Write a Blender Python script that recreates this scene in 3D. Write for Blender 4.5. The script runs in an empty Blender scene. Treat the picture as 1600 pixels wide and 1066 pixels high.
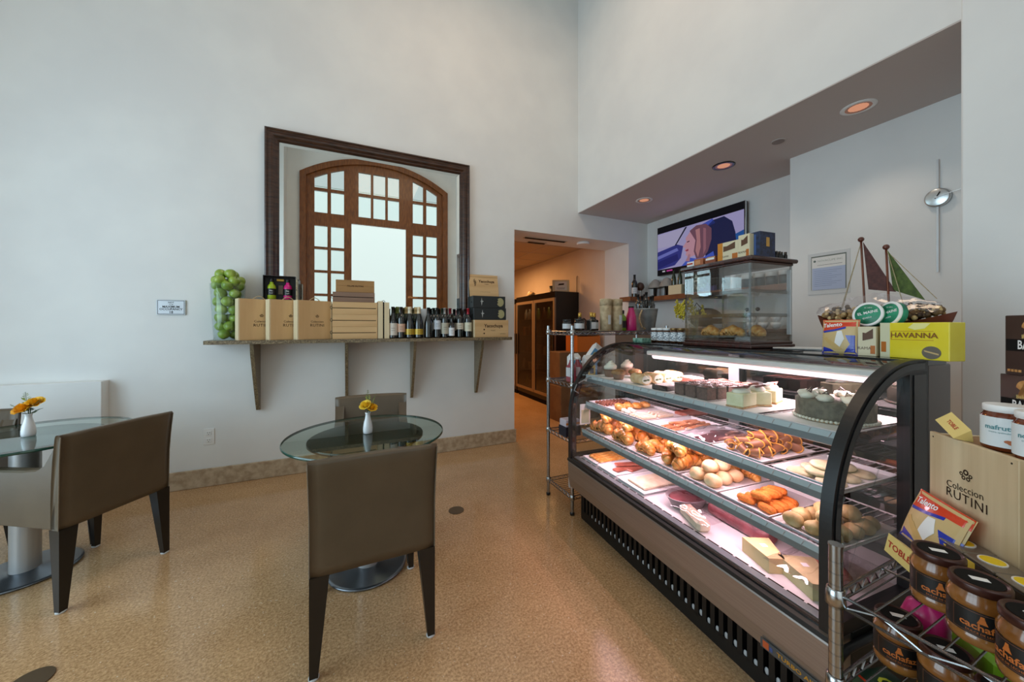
import bpy, math, random
from mathutils import Matrix, Vector, noise
random.seed(7)
SC = bpy.context.scene
COL = SC.collection
PI = math.pi
def R(d): return math.radians(d)

# ------------------------------------------------ camera, world, large lights, exposure
F_PX, HOR_Y, CAM_H = 557.0, 511.0, 1.33
YAW = math.atan(250 / F_PX)
cam = bpy.data.cameras.new('camera'); cam.sensor_width = 36; cam.lens = F_PX / 1600 * 36
cam.clip_start = 0.02; cam.clip_end = 200
cam.shift_y = (511 - 533) / 1600
camo = bpy.data.objects.new('camera', cam); COL.objects.link(camo)
camo.location = (0, 0, CAM_H); camo.rotation_euler = (PI / 2, 0, -YAW)
SC.camera = camo
SC.view_settings.view_transform = 'Standard'; SC.view_settings.look = 'None'
SC.view_settings.gamma = 1; SC.view_settings.exposure = -0.9
SC.view_settings.use_curve_mapping = False
try:
    SC.cycles.use_denoising = True
    SC.cycles.transparent_max_bounces = 32
    SC.cycles.max_bounces = 10; SC.cycles.glossy_bounces = 5; SC.cycles.diffuse_bounces = 5
    SC.cycles.sample_clamp_indirect = 6
    SC.cycles.caustics_reflective = False; SC.cycles.caustics_refractive = False
except Exception: pass

w = bpy.data.worlds.new('sky'); SC.world = w; w.use_nodes = True
bg = w.node_tree.nodes['Background']; bg.inputs[0].default_value = (0.88, 0.96, 0.97, 1); bg.inputs[1].default_value = 1.45

def area(name, loc, rot, sx, sy, power, color, spread=180):
    l = bpy.data.lights.new(name, 'AREA'); l.shape = 'RECTANGLE'; l.size = sx; l.size_y = sy
    l.energy = power; l.color = color; l.spread = R(spread)
    o = bpy.data.objects.new(name, l); COL.objects.link(o); o.location = loc; o.rotation_euler = rot
    return o
# daylight through the tall window of the wall beside the tables, and through the arched entrance behind the camera
area('window_daylight', (-3.25, 1.35, 1.6), (0, R(-90), 0), 2.7, 2.9, 178, (0.60, 0.84, 1.0))
area('entrance_daylight', (0.53, -0.95, 2.3), (R(90), 0, 0), 2.7, 3.9, 40, (0.84, 0.93, 0.96))
# warm ceiling lights of the double-height room and of the back corridor
area('ceiling_lamp_light', (0.9, 1.9, 5.25), (0, 0, 0), 1.6, 1.6, 56, (1.0, 0.72, 0.50))
area('corridor_lamp_light', (2.1, 6.4, 2.55), (0, 0, 0), 0.8, 0.8, 105, (1.0, 0.48, 0.17))

# ------------------------------------------------ pixel ray helpers (real distance always given)
_c, _s = math.cos(YAW), math.sin(YAW)
def ray(px, py):
    a = (px - 800) / F_PX
    return Vector((a * _c + _s, -a * _s + _c, (HOR_Y - py) / F_PX))
def at_z(px, py, z):
    r = ray(px, py); return Vector((0, 0, CAM_H)) + r * ((z - CAM_H) / r.z)
def at_y(px, py, y):
    r = ray(px, py); return Vector((0, 0, CAM_H)) + r * (y / r.y)
def at_x(px, py, x):
    r = ray(px, py); return Vector((0, 0, CAM_H)) + r * (x / r.x)
# frame of the display case: local x = depth, y = length, z up
CA = R(3.6)
CASE_O = Vector((1.379 - .844 * math.tan(CA), 0, 0))
CM = Matrix.Translation(CASE_O) @ Matrix.Rotation(-CA, 4, 'Z')
CMI = CM.inverted()
def cs(W, L, z): return CM @ Vector((W, L, z))
def case_z(px, py, z):
    p = CMI @ at_z(px, py, z); return p.x, p.y

# ------------------------------------------------ materials
def lin(h):
    if isinstance(h, (tuple, list)): v = h
    else:
        h = h.lstrip('#'); v = [int(h[i:i + 2], 16) / 255 for i in (0, 2, 4)]
    return tuple((c / 12.92 if c <= .04045 else ((c + .055) / 1.055) ** 2.4) for c in v) + (1,)
def newmat(name):
    m = bpy.data.materials.new(name); m.use_nodes = True
    return m, m.node_tree, m.node_tree.nodes['Principled BSDF']
def N(nt, t, **k):
    n = nt.nodes.new(t)
    for a, b in k.items(): setattr(n, a, b)
    return n
def mat(name, col, rough=.5, metal=0, spec=.5, coat=0, emit=None, es=0, sss=0):
    m, nt, b = newmat(name)
    b.inputs['Base Color'].default_value = lin(col); b.inputs['Roughness'].default_value = rough
    b.inputs['Metallic'].default_value = metal; b.inputs['Specular IOR Level'].default_value = spec
    b.inputs['Coat Weight'].default_value = coat
    if emit: b.inputs['Emission Color'].default_value = lin(emit); b.inputs['Emission Strength'].default_value = es
    if sss: b.inputs['Subsurface Weight'].default_value = sss; b.inputs['Subsurface Radius'].default_value = (.02, .01, .008); b.inputs['Subsurface Scale'].default_value = .5
    return m
def vary(name, c1, c2, scale=20, rough=.5, detail=3, stretch=(1, 1, 1), bump=0, bscale=None, lo=.35, hi=.65, c3=None, metal=0, spec=.5, coat=0):
    m, nt, b = newmat(name); L = nt.links
    tc = N(nt, 'ShaderNodeTexCoord'); mp = N(nt, 'ShaderNodeMapping'); mp.inputs['Scale'].default_value = stretch
    L.new(tc.outputs['Object'], mp.inputs[0])
    n = N(nt, 'ShaderNodeTexNoise'); n.inputs['Scale'].default_value = scale; n.inputs['Detail'].default_value = detail
    L.new(mp.outputs[0], n.inputs['Vector'])
    r = N(nt, 'ShaderNodeValToRGB'); e = r.color_ramp.elements
    e[0].position = lo; e[0].color = lin(c1); e[1].position = hi; e[1].color = lin(c2)
    if c3: x = e.new((lo + hi) / 2); x.color = lin(c3)
    L.new(n.outputs[0], r.inputs[0]); L.new(r.outputs[0], b.inputs['Base Color'])
    b.inputs['Roughness'].default_value = rough; b.inputs['Metallic'].default_value = metal
    b.inputs['Specular IOR Level'].default_value = spec; b.inputs['Coat Weight'].default_value = coat
    if bump:
        n2 = N(nt, 'ShaderNodeTexNoise'); n2.inputs['Scale'].default_value = bscale or scale * 3; n2.inputs['Detail'].default_value = 4
        L.new(mp.outputs[0], n2.inputs['Vector'])
        bm = N(nt, 'ShaderNodeBump'); bm.inputs['Strength'].default_value = bump; bm.inputs['Distance'].default_value = .01
        L.new(n2.outputs[0], bm.inputs['Height']); L.new(bm.outputs[0], b.inputs['Normal'])
    return m
def glass(name, tint='#ffffff', refl=.9, edge=None, ior=1.5, rough=0.0, base=0.0):
    """thin architectural glass: tinted transparency plus a Fresnel mirror layer"""
    m = bpy.data.materials.new(name); m.use_nodes = True; nt = m.node_tree; L = nt.links
    for n in list(nt.nodes): nt.nodes.remove(n)
    out = N(nt, 'ShaderNodeOutputMaterial'); mx = N(nt, 'ShaderNodeMixShader')
    tr = N(nt, 'ShaderNodeBsdfTransparent'); tr.inputs[0].default_value = lin(tint)
    gl = N(nt, 'ShaderNodeBsdfGlossy'); gl.inputs[0].default_value = (refl, refl, refl, 1); gl.inputs['Roughness'].default_value = rough
    fr = N(nt, 'ShaderNodeFresnel')
    ge = N(nt, 'ShaderNodeNewGeometry'); io = N(nt, 'ShaderNodeMapRange')   # same reflection seen from either face of the sheet
    io.inputs['To Min'].default_value = ior; io.inputs['To Max'].default_value = 1 / ior
    L.new(ge.outputs['Backfacing'], io.inputs['Value']); L.new(io.outputs[0], fr.inputs[0])
    f = fr.outputs[0]
    if base:
        ad = N(nt, 'ShaderNodeMath', operation='ADD'); ad.inputs[1].default_value = base; ad.use_clamp = True
        L.new(f, ad.inputs[0]); f = ad.outputs[0]
    L.new(f, mx.inputs[0]); L.new(tr.outputs[0], mx.inputs[1]); L.new(gl.outputs[0], mx.inputs[2]); L.new(mx.outputs[0], out.inputs[0])
    return m
def emis(name, col, s=1):
    return mat(name, '#000000', .6, spec=.2, emit=col, es=s)

def floor_mat():
    m, nt, b = newmat('shellstone_floor'); L = nt.links
    tc = N(nt, 'ShaderNodeTexCoord')
    def nz(scale, detail, stretch=(1, 1, 1), rot=0):
        mp = N(nt, 'ShaderNodeMapping'); mp.inputs['Scale'].default_value = stretch; mp.inputs['Rotation'].default_value = (0, 0, rot)
        L.new(tc.outputs['Object'], mp.inputs[0])
        n = N(nt, 'ShaderNodeTexNoise'); n.inputs['Scale'].default_value = scale; n.inputs['Detail'].default_value = detail
        n.inputs['Roughness'].default_value = .75
        L.new(mp.outputs[0], n.inputs['Vector']); return n.outputs[0]
    def ramp(src, a, ca, z, cz):
        r = N(nt, 'ShaderNodeValToRGB'); e = r.color_ramp.elements
        e[0].position = a; e[0].color = lin(ca); e[1].position = z; e[1].color = lin(cz); L.new(src, r.inputs[0]); return r.outputs[0]
    def mix(f, a, bb, mode='MIX'):
        x = N(nt, 'ShaderNodeMixRGB', blend_type=mode)
        if isinstance(f, float): x.inputs[0].default_value = f
        else: L.new(f, x.inputs[0])
        L.new(a, x.inputs[1]); L.new(bb, x.inputs[2]); return x.outputs[0]
    base = ramp(nz(1.6, 6), .36, '#b48b60', .66, '#dcb284')
    grain = ramp(nz(95, 9), .40, '#74522f', .60, '#deb98c')
    c = mix(.55, base, grain)
    v = N(nt, 'ShaderNodeTexVoronoi'); v.inputs['Scale'].default_value = 75; L.new(tc.outputs['Object'], v.inputs['Vector'])
    fl = ramp(v.outputs['Distance'], .13, '#ffffff', .24, '#000000')
    sel = ramp(nz(28, 4), .53, '#000000', .60, '#ffffff')
    k = N(nt, 'ShaderNodeMath', operation='MULTIPLY'); L.new(fl, k.inputs[0]); L.new(sel, k.inputs[1])
    lt = N(nt, 'ShaderNodeRGB'); lt.outputs[0].default_value = lin('#e2d2ba')
    c = mix(k.outputs[0], c, lt.outputs[0])
    v2 = N(nt, 'ShaderNodeTexVoronoi'); v2.inputs['Scale'].default_value = 60; L.new(tc.outputs['Object'], v2.inputs['Vector'])
    dk = ramp(v2.outputs['Distance'], .06, '#ffffff', .11, '#000000')
    s2 = ramp(nz(6, 3), .5, '#000000', .7, '#ffffff')
    k2 = N(nt, 'ShaderNodeMath', operation='MULTIPLY'); L.new(dk, k2.inputs[0]); L.new(s2, k2.inputs[1])
    dt = N(nt, 'ShaderNodeRGB'); dt.outputs[0].default_value = lin('#57422f')
    c = mix(k2.outputs[0], c, dt.outputs[0])
    L.new(c, b.inputs['Base Color'])
    rr = ramp(nz(3, 4), .3, '#4a4a4a', .7, '#6e6e6e'); L.new(rr, b.inputs['Roughness'])
    b.inputs['Specular IOR Level'].default_value = .45
    bm = N(nt, 'ShaderNodeBump'); bm.inputs['Strength'].default_value = .07; bm.inputs['Distance'].default_value = .003
    L.new(nz(95, 9), bm.inputs['Height']); L.new(bm.outputs[0], b.inputs['Normal'])
    return m

M = {}
M['wall'] = vary('white_wall_paint', '#e3e4e3', '#e9eae8', 2.5, .62, spec=.3, bump=.02, bscale=120)
M['wallwarm'] = vary('corridor_wall_paint', '#ddd0c2', '#e3d7ca', 2.5, .65, spec=.3)
M['soffit'] = mat('soffit_paint', '#c6bdb9', .7, spec=.2)
M['ceil'] = mat('ceiling_paint', '#e2e0dc', .8, spec=.2)
M['tile'] = mat('ceiling_tile', '#c9b8a4', .85, spec=.1)
M['floor'] = floor_mat()
M['basebd'] = vary('stone_baseboard', '#a58f74', '#c4b196', 22, .45, 5, (1, 1, 1), bump=.05)
M['granite'] = vary('brown_granite', '#4d4030', '#a99878', 160, .3, 5, lo=.38, hi=.66, c3='#76664c')
M['darkwood'] = vary('dark_frame_wood', '#2b1a12', '#4b2f20', 12, .32, 4, (1, 1, 6), coat=.2)
M['doorwood'] = vary('entrance_door_wood', '#6b3a16', '#8a5123', 8, .38, 4, (6, 1, 1), coat=.15)
M['mirror'] = mat('mirror_silver', '#eef4f1', .0, 1)
M['leather'] = vary('taupe_leather', '#574a39', '#5f513f', 6, .42, 3, bump=.05, bscale=260, spec=.5)
M['leatherseam'] = mat('taupe_piping', '#7b6f5f', .7, spec=.2)
M['legblack'] = mat('espresso_leg', '#1c1713', .35)
M['chrome'] = mat('chrome', '#d7dadd', .12, 1)
M['steel'] = vary('brushed_steel', '#a39c96', '#aaa39d', 3, .38, 2, (1, 1, 60), metal=.85)
M['pole'] = mat('satin_aluminium', '#c3c5c6', .38, .35)
M['basemetal'] = mat('brushed_base_plate', '#7f858d', .28, .9)
M['black'] = mat('black_plastic', '#141414', .38)
M['blackgloss'] = mat('black_gloss', '#0d0d0e', .12)
M['blackmatt'] = mat('black_matt', '#0c0b0a', .8, spec=.2)
M['white'] = mat('white_plastic', '#ececea', .4)
M['porcelain'] = mat('white_porcelain', '#eef0f2', .12, coat=.5)
M['paper'] = mat('white_paper', '#e9e9e6', .7, spec=.2)
M['tglass'] = glass('table_glass', '#d3e8e2', .95, ior=1.52)
M['tedge'] = mat('green_glass_edge', '#1d4a40', .1, spec=.8)
M['clear'] = glass('clear_glass', '#f7fbfb', .9, ior=1.45)
M['caseglass'] = glass('curved_case_glass', '#eef3f3', .9, ior=1.5, base=.015)
M['acrylic'] = glass('acrylic', '#f6f8f8', .9, ior=1.45, base=.03)
M['smoked'] = glass('smoked_door_glass', '#6e6468', .8, ior=1.5, base=.04)
M['fridgeglass'] = glass('fridge_glass', '#b9b4ae', .8, ior=1.5, base=.02)
M['acrylicedge'] = glass('acrylic_edge', '#cfd6d8', .9, ior=1.45, base=.12)
M['pine'] = vary('pine_board', '#c79f6d', '#dcb987', 7, .55, 4, (1, 1, .12), bump=.03, lo=.3, hi=.7)
M['pineend'] = vary('pale_pine_end', '#dcc9a2', '#e8d8b5', 9, .55, 4, (1, 1, .15))
M['pineh'] = vary('pine_board_flat', '#c79f6d', '#ddba88', 7, .55, 4, (.12, 1, 1.6))
M['pinedark'] = vary('stained_pine', '#7a5f4d', '#937663', 8, .55, 4, (.12, 1, 1.6))
M['pinebrown'] = vary('amber_pine', '#9a7242', '#ad8450', 8, .5, 4, (.12, 1, 1.6))
M['palecrate'] = vary('pale_pine_crate', '#b99e78', '#dcc7a2', 9, .5, 4, (2.2, 2.2, .10), bump=.03, lo=.3, hi=.7)
M['yellow_s'] = mat('script_yellow', '#d8c27a', .5); M['ink'] = mat('burnt_ink', '#33221a', .7, spec=.1)
M['inkblack'] = mat('black_ink', '#111111', .6, spec=.2)
M['rope'] = vary('jute_rope', '#b8a27c', '#d3c09b', 90, .8)
# ------------------------------------------------ mesh builder
IDT = Matrix.Identity(4)
def T(x, y=0, z=0): return Matrix.Translation((x, y, z))
def RX(d): return Matrix.Rotation(R(d), 4, 'X')
def RY(d): return Matrix.Rotation(R(d), 4, 'Y')
def RZ(d): return Matrix.Rotation(R(d), 4, 'Z')
def SCL(x, y, z): return Matrix.Diagonal((x, y, z, 1))
_txt = {}
def text_mesh(s, size, font_bold=False, spacing=1.0):
    k = (s, size, font_bold, spacing)
    if k not in _txt:
        cu = bpy.data.curves.new('t', 'FONT'); cu.body = s; cu.size = size; cu.align_x = 'CENTER'; cu.align_y = 'CENTER'
        cu.resolution_u = 2; cu.space_character = spacing
        if font_bold: cu.offset = size * .022
        o = bpy.data.objects.new('t', cu); me = bpy.data.meshes.new_from_object(o)
        _txt[k] = ([v.co.copy() for v in me.vertices], [tuple(p.vertices) for p in me.polygons])
        bpy.data.objects.remove(o); bpy.data.curves.remove(cu); bpy.data.meshes.remove(me)
    return _txt[k]
class MB:
    def __init__(s): s.v = []; s.f = []; s.mi = []; s.sm = []; s.mats = []
    def add(s, vs, fs, m, smooth=False, X=None, fn=None):
        if isinstance(m, str): m = M[m]
        if m not in s.mats: s.mats.append(m)
        i = s.mats.index(m); b = len(s.v)
        for v in vs:
            v = Vector(v)
            if fn: v = Vector(fn(v))
            if X is not None: v = X @ v
            s.v.append(v)
        for f in fs:
            s.f.append(tuple(b + k for k in f)); s.mi.append(i); s.sm.append(smooth)
        return s
    def box(s, x0, x1, y0, y1, z0, z1, m, X=None, bev=0, fn=None):
        if bev:
            b = min(bev, (x1 - x0) / 2.01, (y1 - y0) / 2.01, (z1 - z0) / 2.01)
            xs, ys, zs = (x0, x1), (y0, y1), (z0, z1); vs = []; idx = {}
            for i in (0, 1):
                for j in (0, 1):
                    for k in (0, 1):
                        sx, sy, sz = (1, -1)[i], (1, -1)[j], (1, -1)[k]
                        for a in range(3):
                            p = [xs[i] + sx * b, ys[j] + sy * b, zs[k] + sz * b]
                            p[a] = (xs[i], ys[j], zs[k])[a]
                            idx[i, j, k, a] = len(vs); vs.append(p)
            fs = []
            for a in range(3):
                o = [q for q in range(3) if q != a]
                for e in (0, 1):
                    q = []
                    for (p, r_) in ((0, 0), (1, 0), (1, 1), (0, 1)):
                        c = [0, 0, 0]; c[a] = e; c[o[0]] = p; c[o[1]] = r_; q.append(idx[c[0], c[1], c[2], a])
                    fs.append(q)
                for (p, r_) in ((0, 0), (1, 0), (1, 1), (0, 1)):
                    c0 = [0, 0, 0]; c0[o[0]] = p; c0[o[1]] = r_; c1 = list(c0); c1[a] = 1
                    fs.append((idx[c0[0], c0[1], c0[2], o[0]], idx[c0[0], c0[1], c0[2], o[1]], idx[c1[0], c1[1], c1[2], o[1]], idx[c1[0], c1[1], c1[2], o[0]]))
            for i in (0, 1):
                for j in (0, 1):
                    for k in (0, 1): fs.append((idx[i, j, k, 0], idx[i, j, k, 1], idx[i, j, k, 2]))
            return s.add(vs, fs, m, False, X, fn)
        vs = [(x, y, z) for x in (x0, x1) for y in (y0, y1) for z in (z0, z1)]
        fs = [(0, 1, 3, 2), (4, 6, 7, 5), (0, 4, 5, 1), (2, 3, 7, 6), (0, 2, 6, 4), (1, 5, 7, 3)]
        return s.add(vs, fs, m, False, X, fn)
    def cbox(s, c, d, m, X=None, bev=0, fn=None):
        return s.box(c[0] - d[0] / 2, c[0] + d[0] / 2, c[1] - d[1] / 2, c[1] + d[1] / 2, c[2] - d[2] / 2, c[2] + d[2] / 2, m, X, bev, fn)
    def lathe(s, prof, m, n=24, X=None, smooth=True, fn=None, cap=True):
        vs = []; fs = []
        for (r, z) in prof:
            for i in range(n):
                a = 2 * PI * i / n; vs.append((r * math.cos(a), r * math.sin(a), z))
        for j in range(len(prof) - 1):
            for i in range(n):
                k = (i + 1) % n; fs.append((j * n + i, j * n + k, (j + 1) * n + k, (j + 1) * n + i))
        s.add(vs, fs, m, smooth, X, fn)
        if cap:
            for j in (0, len(prof) - 1):
                if prof[j][0] > 1e-4: s.add(vs[j * n:(j + 1) * n], [tuple(range(n))], m, False, X, fn)
        return s
    def cyl(s, r, z0, z1, m, n=24, X=None, bev=0, r2=None):
        r2 = r if r2 is None else r2
        if bev: return s.lathe([(r - bev, z0), (r, z0 + bev), (r2, z1 - bev), (r2 - bev, z1)], m, n, X)
        s.lathe([(r, z0), (r2, z1)], m, n, X); return s
    def tube(s, pts, r, m, n=8, X=None, closed=False, smooth=True, rr=None, cap=True):
        pts = [Vector(p) for p in pts]; vs = []; fs = []; k = len(pts); up = None
        for i, p in enumerate(pts):
            a = pts[(i - 1) % k] if (closed or i) else p; b = pts[(i + 1) % k] if (closed or i < k - 1) else p
            d = (b - a).normalized()
            if up is None: up = d.orthogonal().normalized()
            up = (up - d * up.dot(d))
            up = up.normalized() if up.length > 1e-6 else d.orthogonal().normalized()
            q = d.cross(up); ri = rr[i] if rr else r
            for j in range(n):
                t = 2 * PI * j / n; vs.append(p + (up * math.cos(t) + q * math.sin(t)) * ri)
        for i in range(k if closed else k - 1):
            for j in range(n):
                a, b = i * n, ((i + 1) % k) * n; fs.append((a + j, a + (j + 1) % n, b + (j + 1) % n, b + j))
        if not closed and cap: fs += [tuple(range(n)), tuple(range((k - 1) * n, k * n))]
        return s.add(vs, fs, m, smooth, X)
    def prism(s, poly, z0, z1, m, X=None, smooth=False, fn=None):
        n = len(poly); vs = [(x, y, z0) for x, y in poly] + [(x, y, z1) for x, y in poly]
        fs = [tuple(reversed(range(n))), tuple(range(n, 2 * n))]
        s.add(vs, fs, m, False, X, fn)
        return s.add(vs, [(i, (i + 1) % n, n + (i + 1) % n, n + i) for i in range(n)], m, smooth, X, fn)
    def ball(s, c, r, m, n=14, X=None, noise_a=0, noise_s=20, seed=0, flat=None):
        if not isinstance(r, (tuple, list)): r = (r, r, r)
        h = max(5, n // 2); vs = [(0, 0, -1)]; fs = []
        for j in range(1, h):
            t = PI * j / h
            for i in range(n): a = 2 * PI * i / n; vs.append((math.sin(t) * math.cos(a), math.sin(t) * math.sin(a), -math.cos(t)))
        vs.append((0, 0, 1)); o = []
        for v in vs:
            v = Vector(v)
            if noise_a: v = v * (1 + noise_a * noise.noise(v * noise_s + Vector((seed * 3.1, seed * 1.7, 0))))
            v = Vector((v.x * r[0], v.y * r[1], v.z * r[2]))
            if flat is not None and v.z < -flat * r[2]: v.z = -flat * r[2]
            o.append(v + Vector(c))
        for i in range(n): fs.append((0, 1 + (i + 1) % n, 1 + i))
        for j in range(h - 2):
            for i in range(n):
                a = 1 + j * n; b = a + n; fs.append((a + i, a + (i + 1) % n, b + (i + 1) % n, b + i))
        a = 1 + (h - 2) * n; t = len(vs) - 1
        for i in range(n): fs.append((a + i, a + (i + 1) % n, t))
        return s.add(o, fs, m, True, X)
    def sheet(s, P, m, X=None, smooth=True):
        a, b = len(P), len(P[0]); vs = [p for r_ in P for p in r_]
        return s.add(vs, [(i * b + j, i * b + j + 1, (i + 1) * b + j + 1, (i + 1) * b + j) for i in range(a - 1) for j in range(b - 1)], m, smooth, X)
    def text(s, t, size, m, X, bold=False, fn=None, spacing=1.0, depth=0):
        vs, fs = text_mesh(t, size, bold, spacing)
        return s.add(vs, fs, m, False, X, fn)
    def mesh(s, name):
        me = bpy.data.meshes.new(name); me.from_pydata([tuple(v) for v in s.v], [], s.f)
        for m in s.mats: me.materials.append(m)
        me.polygons.foreach_set('material_index', s.mi); me.polygons.foreach_set('use_smooth', s.sm); me.update()
        return me
    def build(s, name, parent=None, loc=(0, 0, 0), rot=(0, 0, 0), label=None):
        o = bpy.data.objects.new(name, s.mesh(name)); COL.objects.link(o); o.location = loc; o.rotation_euler = rot
        if parent is not None: o.parent = parent
        if label: o['label'] = label
        return o
    def thing(s, name, label, cat, loc=(0, 0, 0), rot=(0, 0, 0), group=None, kind=None):
        o = s.build(name, None, loc, rot); tag(o, label, cat, group, kind); return o
def tag(o, label=None, cat=None, group=None, kind=None):
    if label: o['label'] = label
    if cat: o['category'] = cat
    if group: o['group'] = group
    if kind: o['kind'] = kind
    return o
def thing(name, label, cat, loc=(0, 0, 0), rotz=0, group=None):
    o = bpy.data.objects.new(name, None); COL.objects.link(o); o.location = loc; o.rotation_euler = (0, 0, rotz)
    o.empty_display_size = .05
    return tag(o, label, cat, group)
def struct(mb, name, label=None, loc=(0, 0, 0), rot=(0, 0, 0)):
    o = mb.build(name, None, loc, rot); o['kind'] = 'structure'
    if label: o['label'] = label; 
    return o
def dup(root, loc, rot=None, label=None, group=None):
    def cp(o, par):
        c = o.copy(); COL.objects.link(c)
        if par is not None: c.parent = par
        for ch in o.children: cp(ch, c)
        return c
    r = cp(root, None); r.location = loc
    if rot is not None: r.rotation_euler = rot if isinstance(rot, (tuple, list)) else (0, 0, rot)
    if label: r['label'] = label
    if group: r['group'] = group
    return r
FACE_S = RX(90)      # text lying in XY turned to face -Y
# ================================================ ROOM
b = MB(); b.box(-3.2, 4.2, -1.2, 10, -.1, 0, 'floor'); struct(b, 'floor', 'tan speckled shellstone floor')
WY = 3.76
# wall behind the tables with the doorway to the corridor
b = MB(); b.box(-3.2, 1.717, WY, WY + .5, 0, 5.5, 'wall'); b.box(1.717, 3.421, WY, WY + .5, 2.46, 5.5, 'wall'); b.box(3.421, 4.2, WY, WY + .5, 0, 5.5, 'wall')
struct(b, 'wall_back', 'white wall carrying the mirror and granite shelf, with the doorway to the corridor')
b = MB(); b.box(-1.70, 1.735, WY - .018, WY, 0, .15, 'basebd', bev=.004); struct(b, 'baseboard_back', 'tan stone baseboard')
b = MB(); b.box(-3.0, -1.70, WY - .09, WY, 0, .925, 'wall', bev=.003); struct(b, 'trim_1', 'white half-height wall projecting beside the tables')
# wall with the tall window beside the tables
b = MB(); b.box(-3.2, -3.0, -1.2, -.15, 0, 5.5, 'wall'); b.box(-3.2, -3.0, 2.85, WY, 0, 5.5, 'wall'); b.box(-3.2, -3.0, -.15, 2.85, 0, .25, 'wall'); b.box(-3.2, -3.0, -.15, 2.85, 4.6, 5.5, 'wall')
struct(b, 'wall_left', 'white wall with the tall daylight window')
b = MB()
for y in (-.15, .85, 1.84, 2.80): b.box(-3.13, -3.07, y, y + .05, .25, 4.6, 'doorwood')
for z in (.25, 2.5, 4.55): b.box(-3.13, -3.07, -.10, 2.80, z, z + .05, 'doorwood')
struct(b, 'window_1', 'tall window beside the tables')
# entrance wall behind the camera: deep recess with an arched timber door screen
b = MB(); FX0, FX1 = -1.15, 2.2
b.box(-3.0, FX0, -1.2, -.25, 0, 5.5, 'wall'); b.box(FX1, 2.5, -1.2, -.25, 0, 5.5, 'wall'); b.box(FX0, FX1, -1.2, -.25, 5.0, 5.5, 'wall')
AX, AH = .53, 1.465
def arch(x, off=0):            # height of the segmental arch, lowered by off
    hw = AH - off; sag = .46; rad = (AH * AH + sag * sag) / (2 * sag)
    rr = rad - off; return 4.84 - rad + math.sqrt(max(rr * rr - (x - AX) ** 2, 0))
xs = [AX - AH + 2 * AH * i / 24 for i in range(25)]
poly = [(FX0, 5.0), (FX0, 0), (AX - AH, 0)] + [(x, arch(x)) for x in xs] + [(AX + AH, 0), (FX1, 0), (FX1, 5.0)]
b.prism(poly, .60, .75, 'wall', RX(90))
struct(b, 'wall_front', 'white entrance wall with a recessed arch')
# timber screen, built in strips so that its openings follow the arch
def screen():
    d = MB(); FR = .10
    cols = [(-.684, -.453), (-.389, -.150), (.126, .363), (.414, .652), (.703, .937), (1.226, 1.453), (1.522, 1.76)]
    edges = sorted(set([AX - AH, AX + AH, -.01, 1.08] + [v for c in cols for v in c] + [AX - AH + 2 * AH * i / 20 for i in range(21)]))
    for x0, x1 in zip(edges[:-1], edges[1:]):
        if x1 - x0 < .002: continue
        xm = (x0 + x1) / 2; holes = []
        col = next((c for c in cols if c[0] <= xm <= c[1]), None)
        if col:
            top = lambda x: min(arch(x, .19), 4.56)
            holes += [(4.06 if col[0] < 1.0 and col[0] > 0 else 4.14, top), (3.625, lambda x: 4.10 if 0 < col[0] < 1 else 4.09)]
            holes = [(4.12, top), (3.625, lambda x: 4.06)]
            if not 0 < col[0] < 1:
                for k in range(6): holes.append((2.94 - .47 * k, lambda x, k=k: 3.36 - .47 * k))
        if -.01 <= xm <= 1.08: holes.append((-.01, lambda x: 3.47))
        holes.sort(key=lambda h: h[0]); segs = []; z0 = 0.0; f0 = lambda x: 0.0
        for hz, ht in holes:
            if hz > z0: segs.append((f0, (lambda x, hz=hz: hz)))
            f0 = ht; z0 = ht(xm)
        segs.append((f0, arch))
        for fa, fb in segs:
            a0, a1, c0, c1 = fa(x0), fa(x1), fb(x0), fb(x1)
            if c0 - a0 < .004 and c1 - a1 < .004: continue
            vs = [(x0, y, z) for y in (-.66, -.60) for z in (a0, c0)] + [(x1, y, z) for y in (-.66, -.60) for z in (a1, c1)]
            d.add(vs, [(0, 1, 3, 2), (4, 6, 7, 5), (0, 4, 5, 1), (2, 3, 7, 6), (0, 2, 6, 4), (1, 5, 7, 3)], 'doorwood')
    return d
dr = struct(screen(), 'door_1', 'arched timber entrance screen seen in the mirror')
d = MB(); n = 24
P = [(x, arch(x)) for x in xs]; Q = [(AX + (x - AX) * (AH - .11) / AH, arch(AX + (x - AX) * (AH - .11) / AH, .11)) for x in xs]
ring = [(AX - AH, 0)] + P + [(AX + AH, 0), (AX + AH - .11, 0)] + Q[::-1] + [(AX - AH + .11, 0)]
d.prism(ring, .55, .60, 'doorwood', RX(90)); d.build('door_frame', dr)
d = MB(); d.box(-.70, 1.78, -.645, -.640, 3.6, 4.62, 'clear'); d.box(-.70, -.14, -.645, -.640, .5, 3.40, 'clear'); d.box(1.21, 1.78, -.645, -.640, .5, 3.40, 'clear'); d.build('glass_panes', dr)
# pale forecourt outside the entrance
b = MB(); b.box(-6, 7, -6.0, -5.9, 0, 6, mat('forecourt_render', '#dfe6e0', .8)); b.box(-6, 7, -5.9, -1.2, -.1, -.02, mat('forecourt_paving', '#c9c6bd', .8)); struct(b, 'wall_outside', 'pale render wall across the forecourt')
# ceiling, upper wall, soffit
b = MB(); b.box(-3.2, 4.2, -1.2, WY + .5, 5.5, 5.6, 'ceil'); struct(b, 'ceiling', 'high white ceiling')
SX = 2.601
b = MB(); b.box(SX, 4.2, -1.2, WY, 2.771, 5.5, 'wall'); o = struct(b, 'wall_upper', 'white wall above the service recess')
b = MB(); b.box(SX + .001, 3.757, -.3, WY, 2.763, 2.771, 'soffit'); struct(b, 'ceiling_recess', 'taupe lowered ceiling over the display case')
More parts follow.
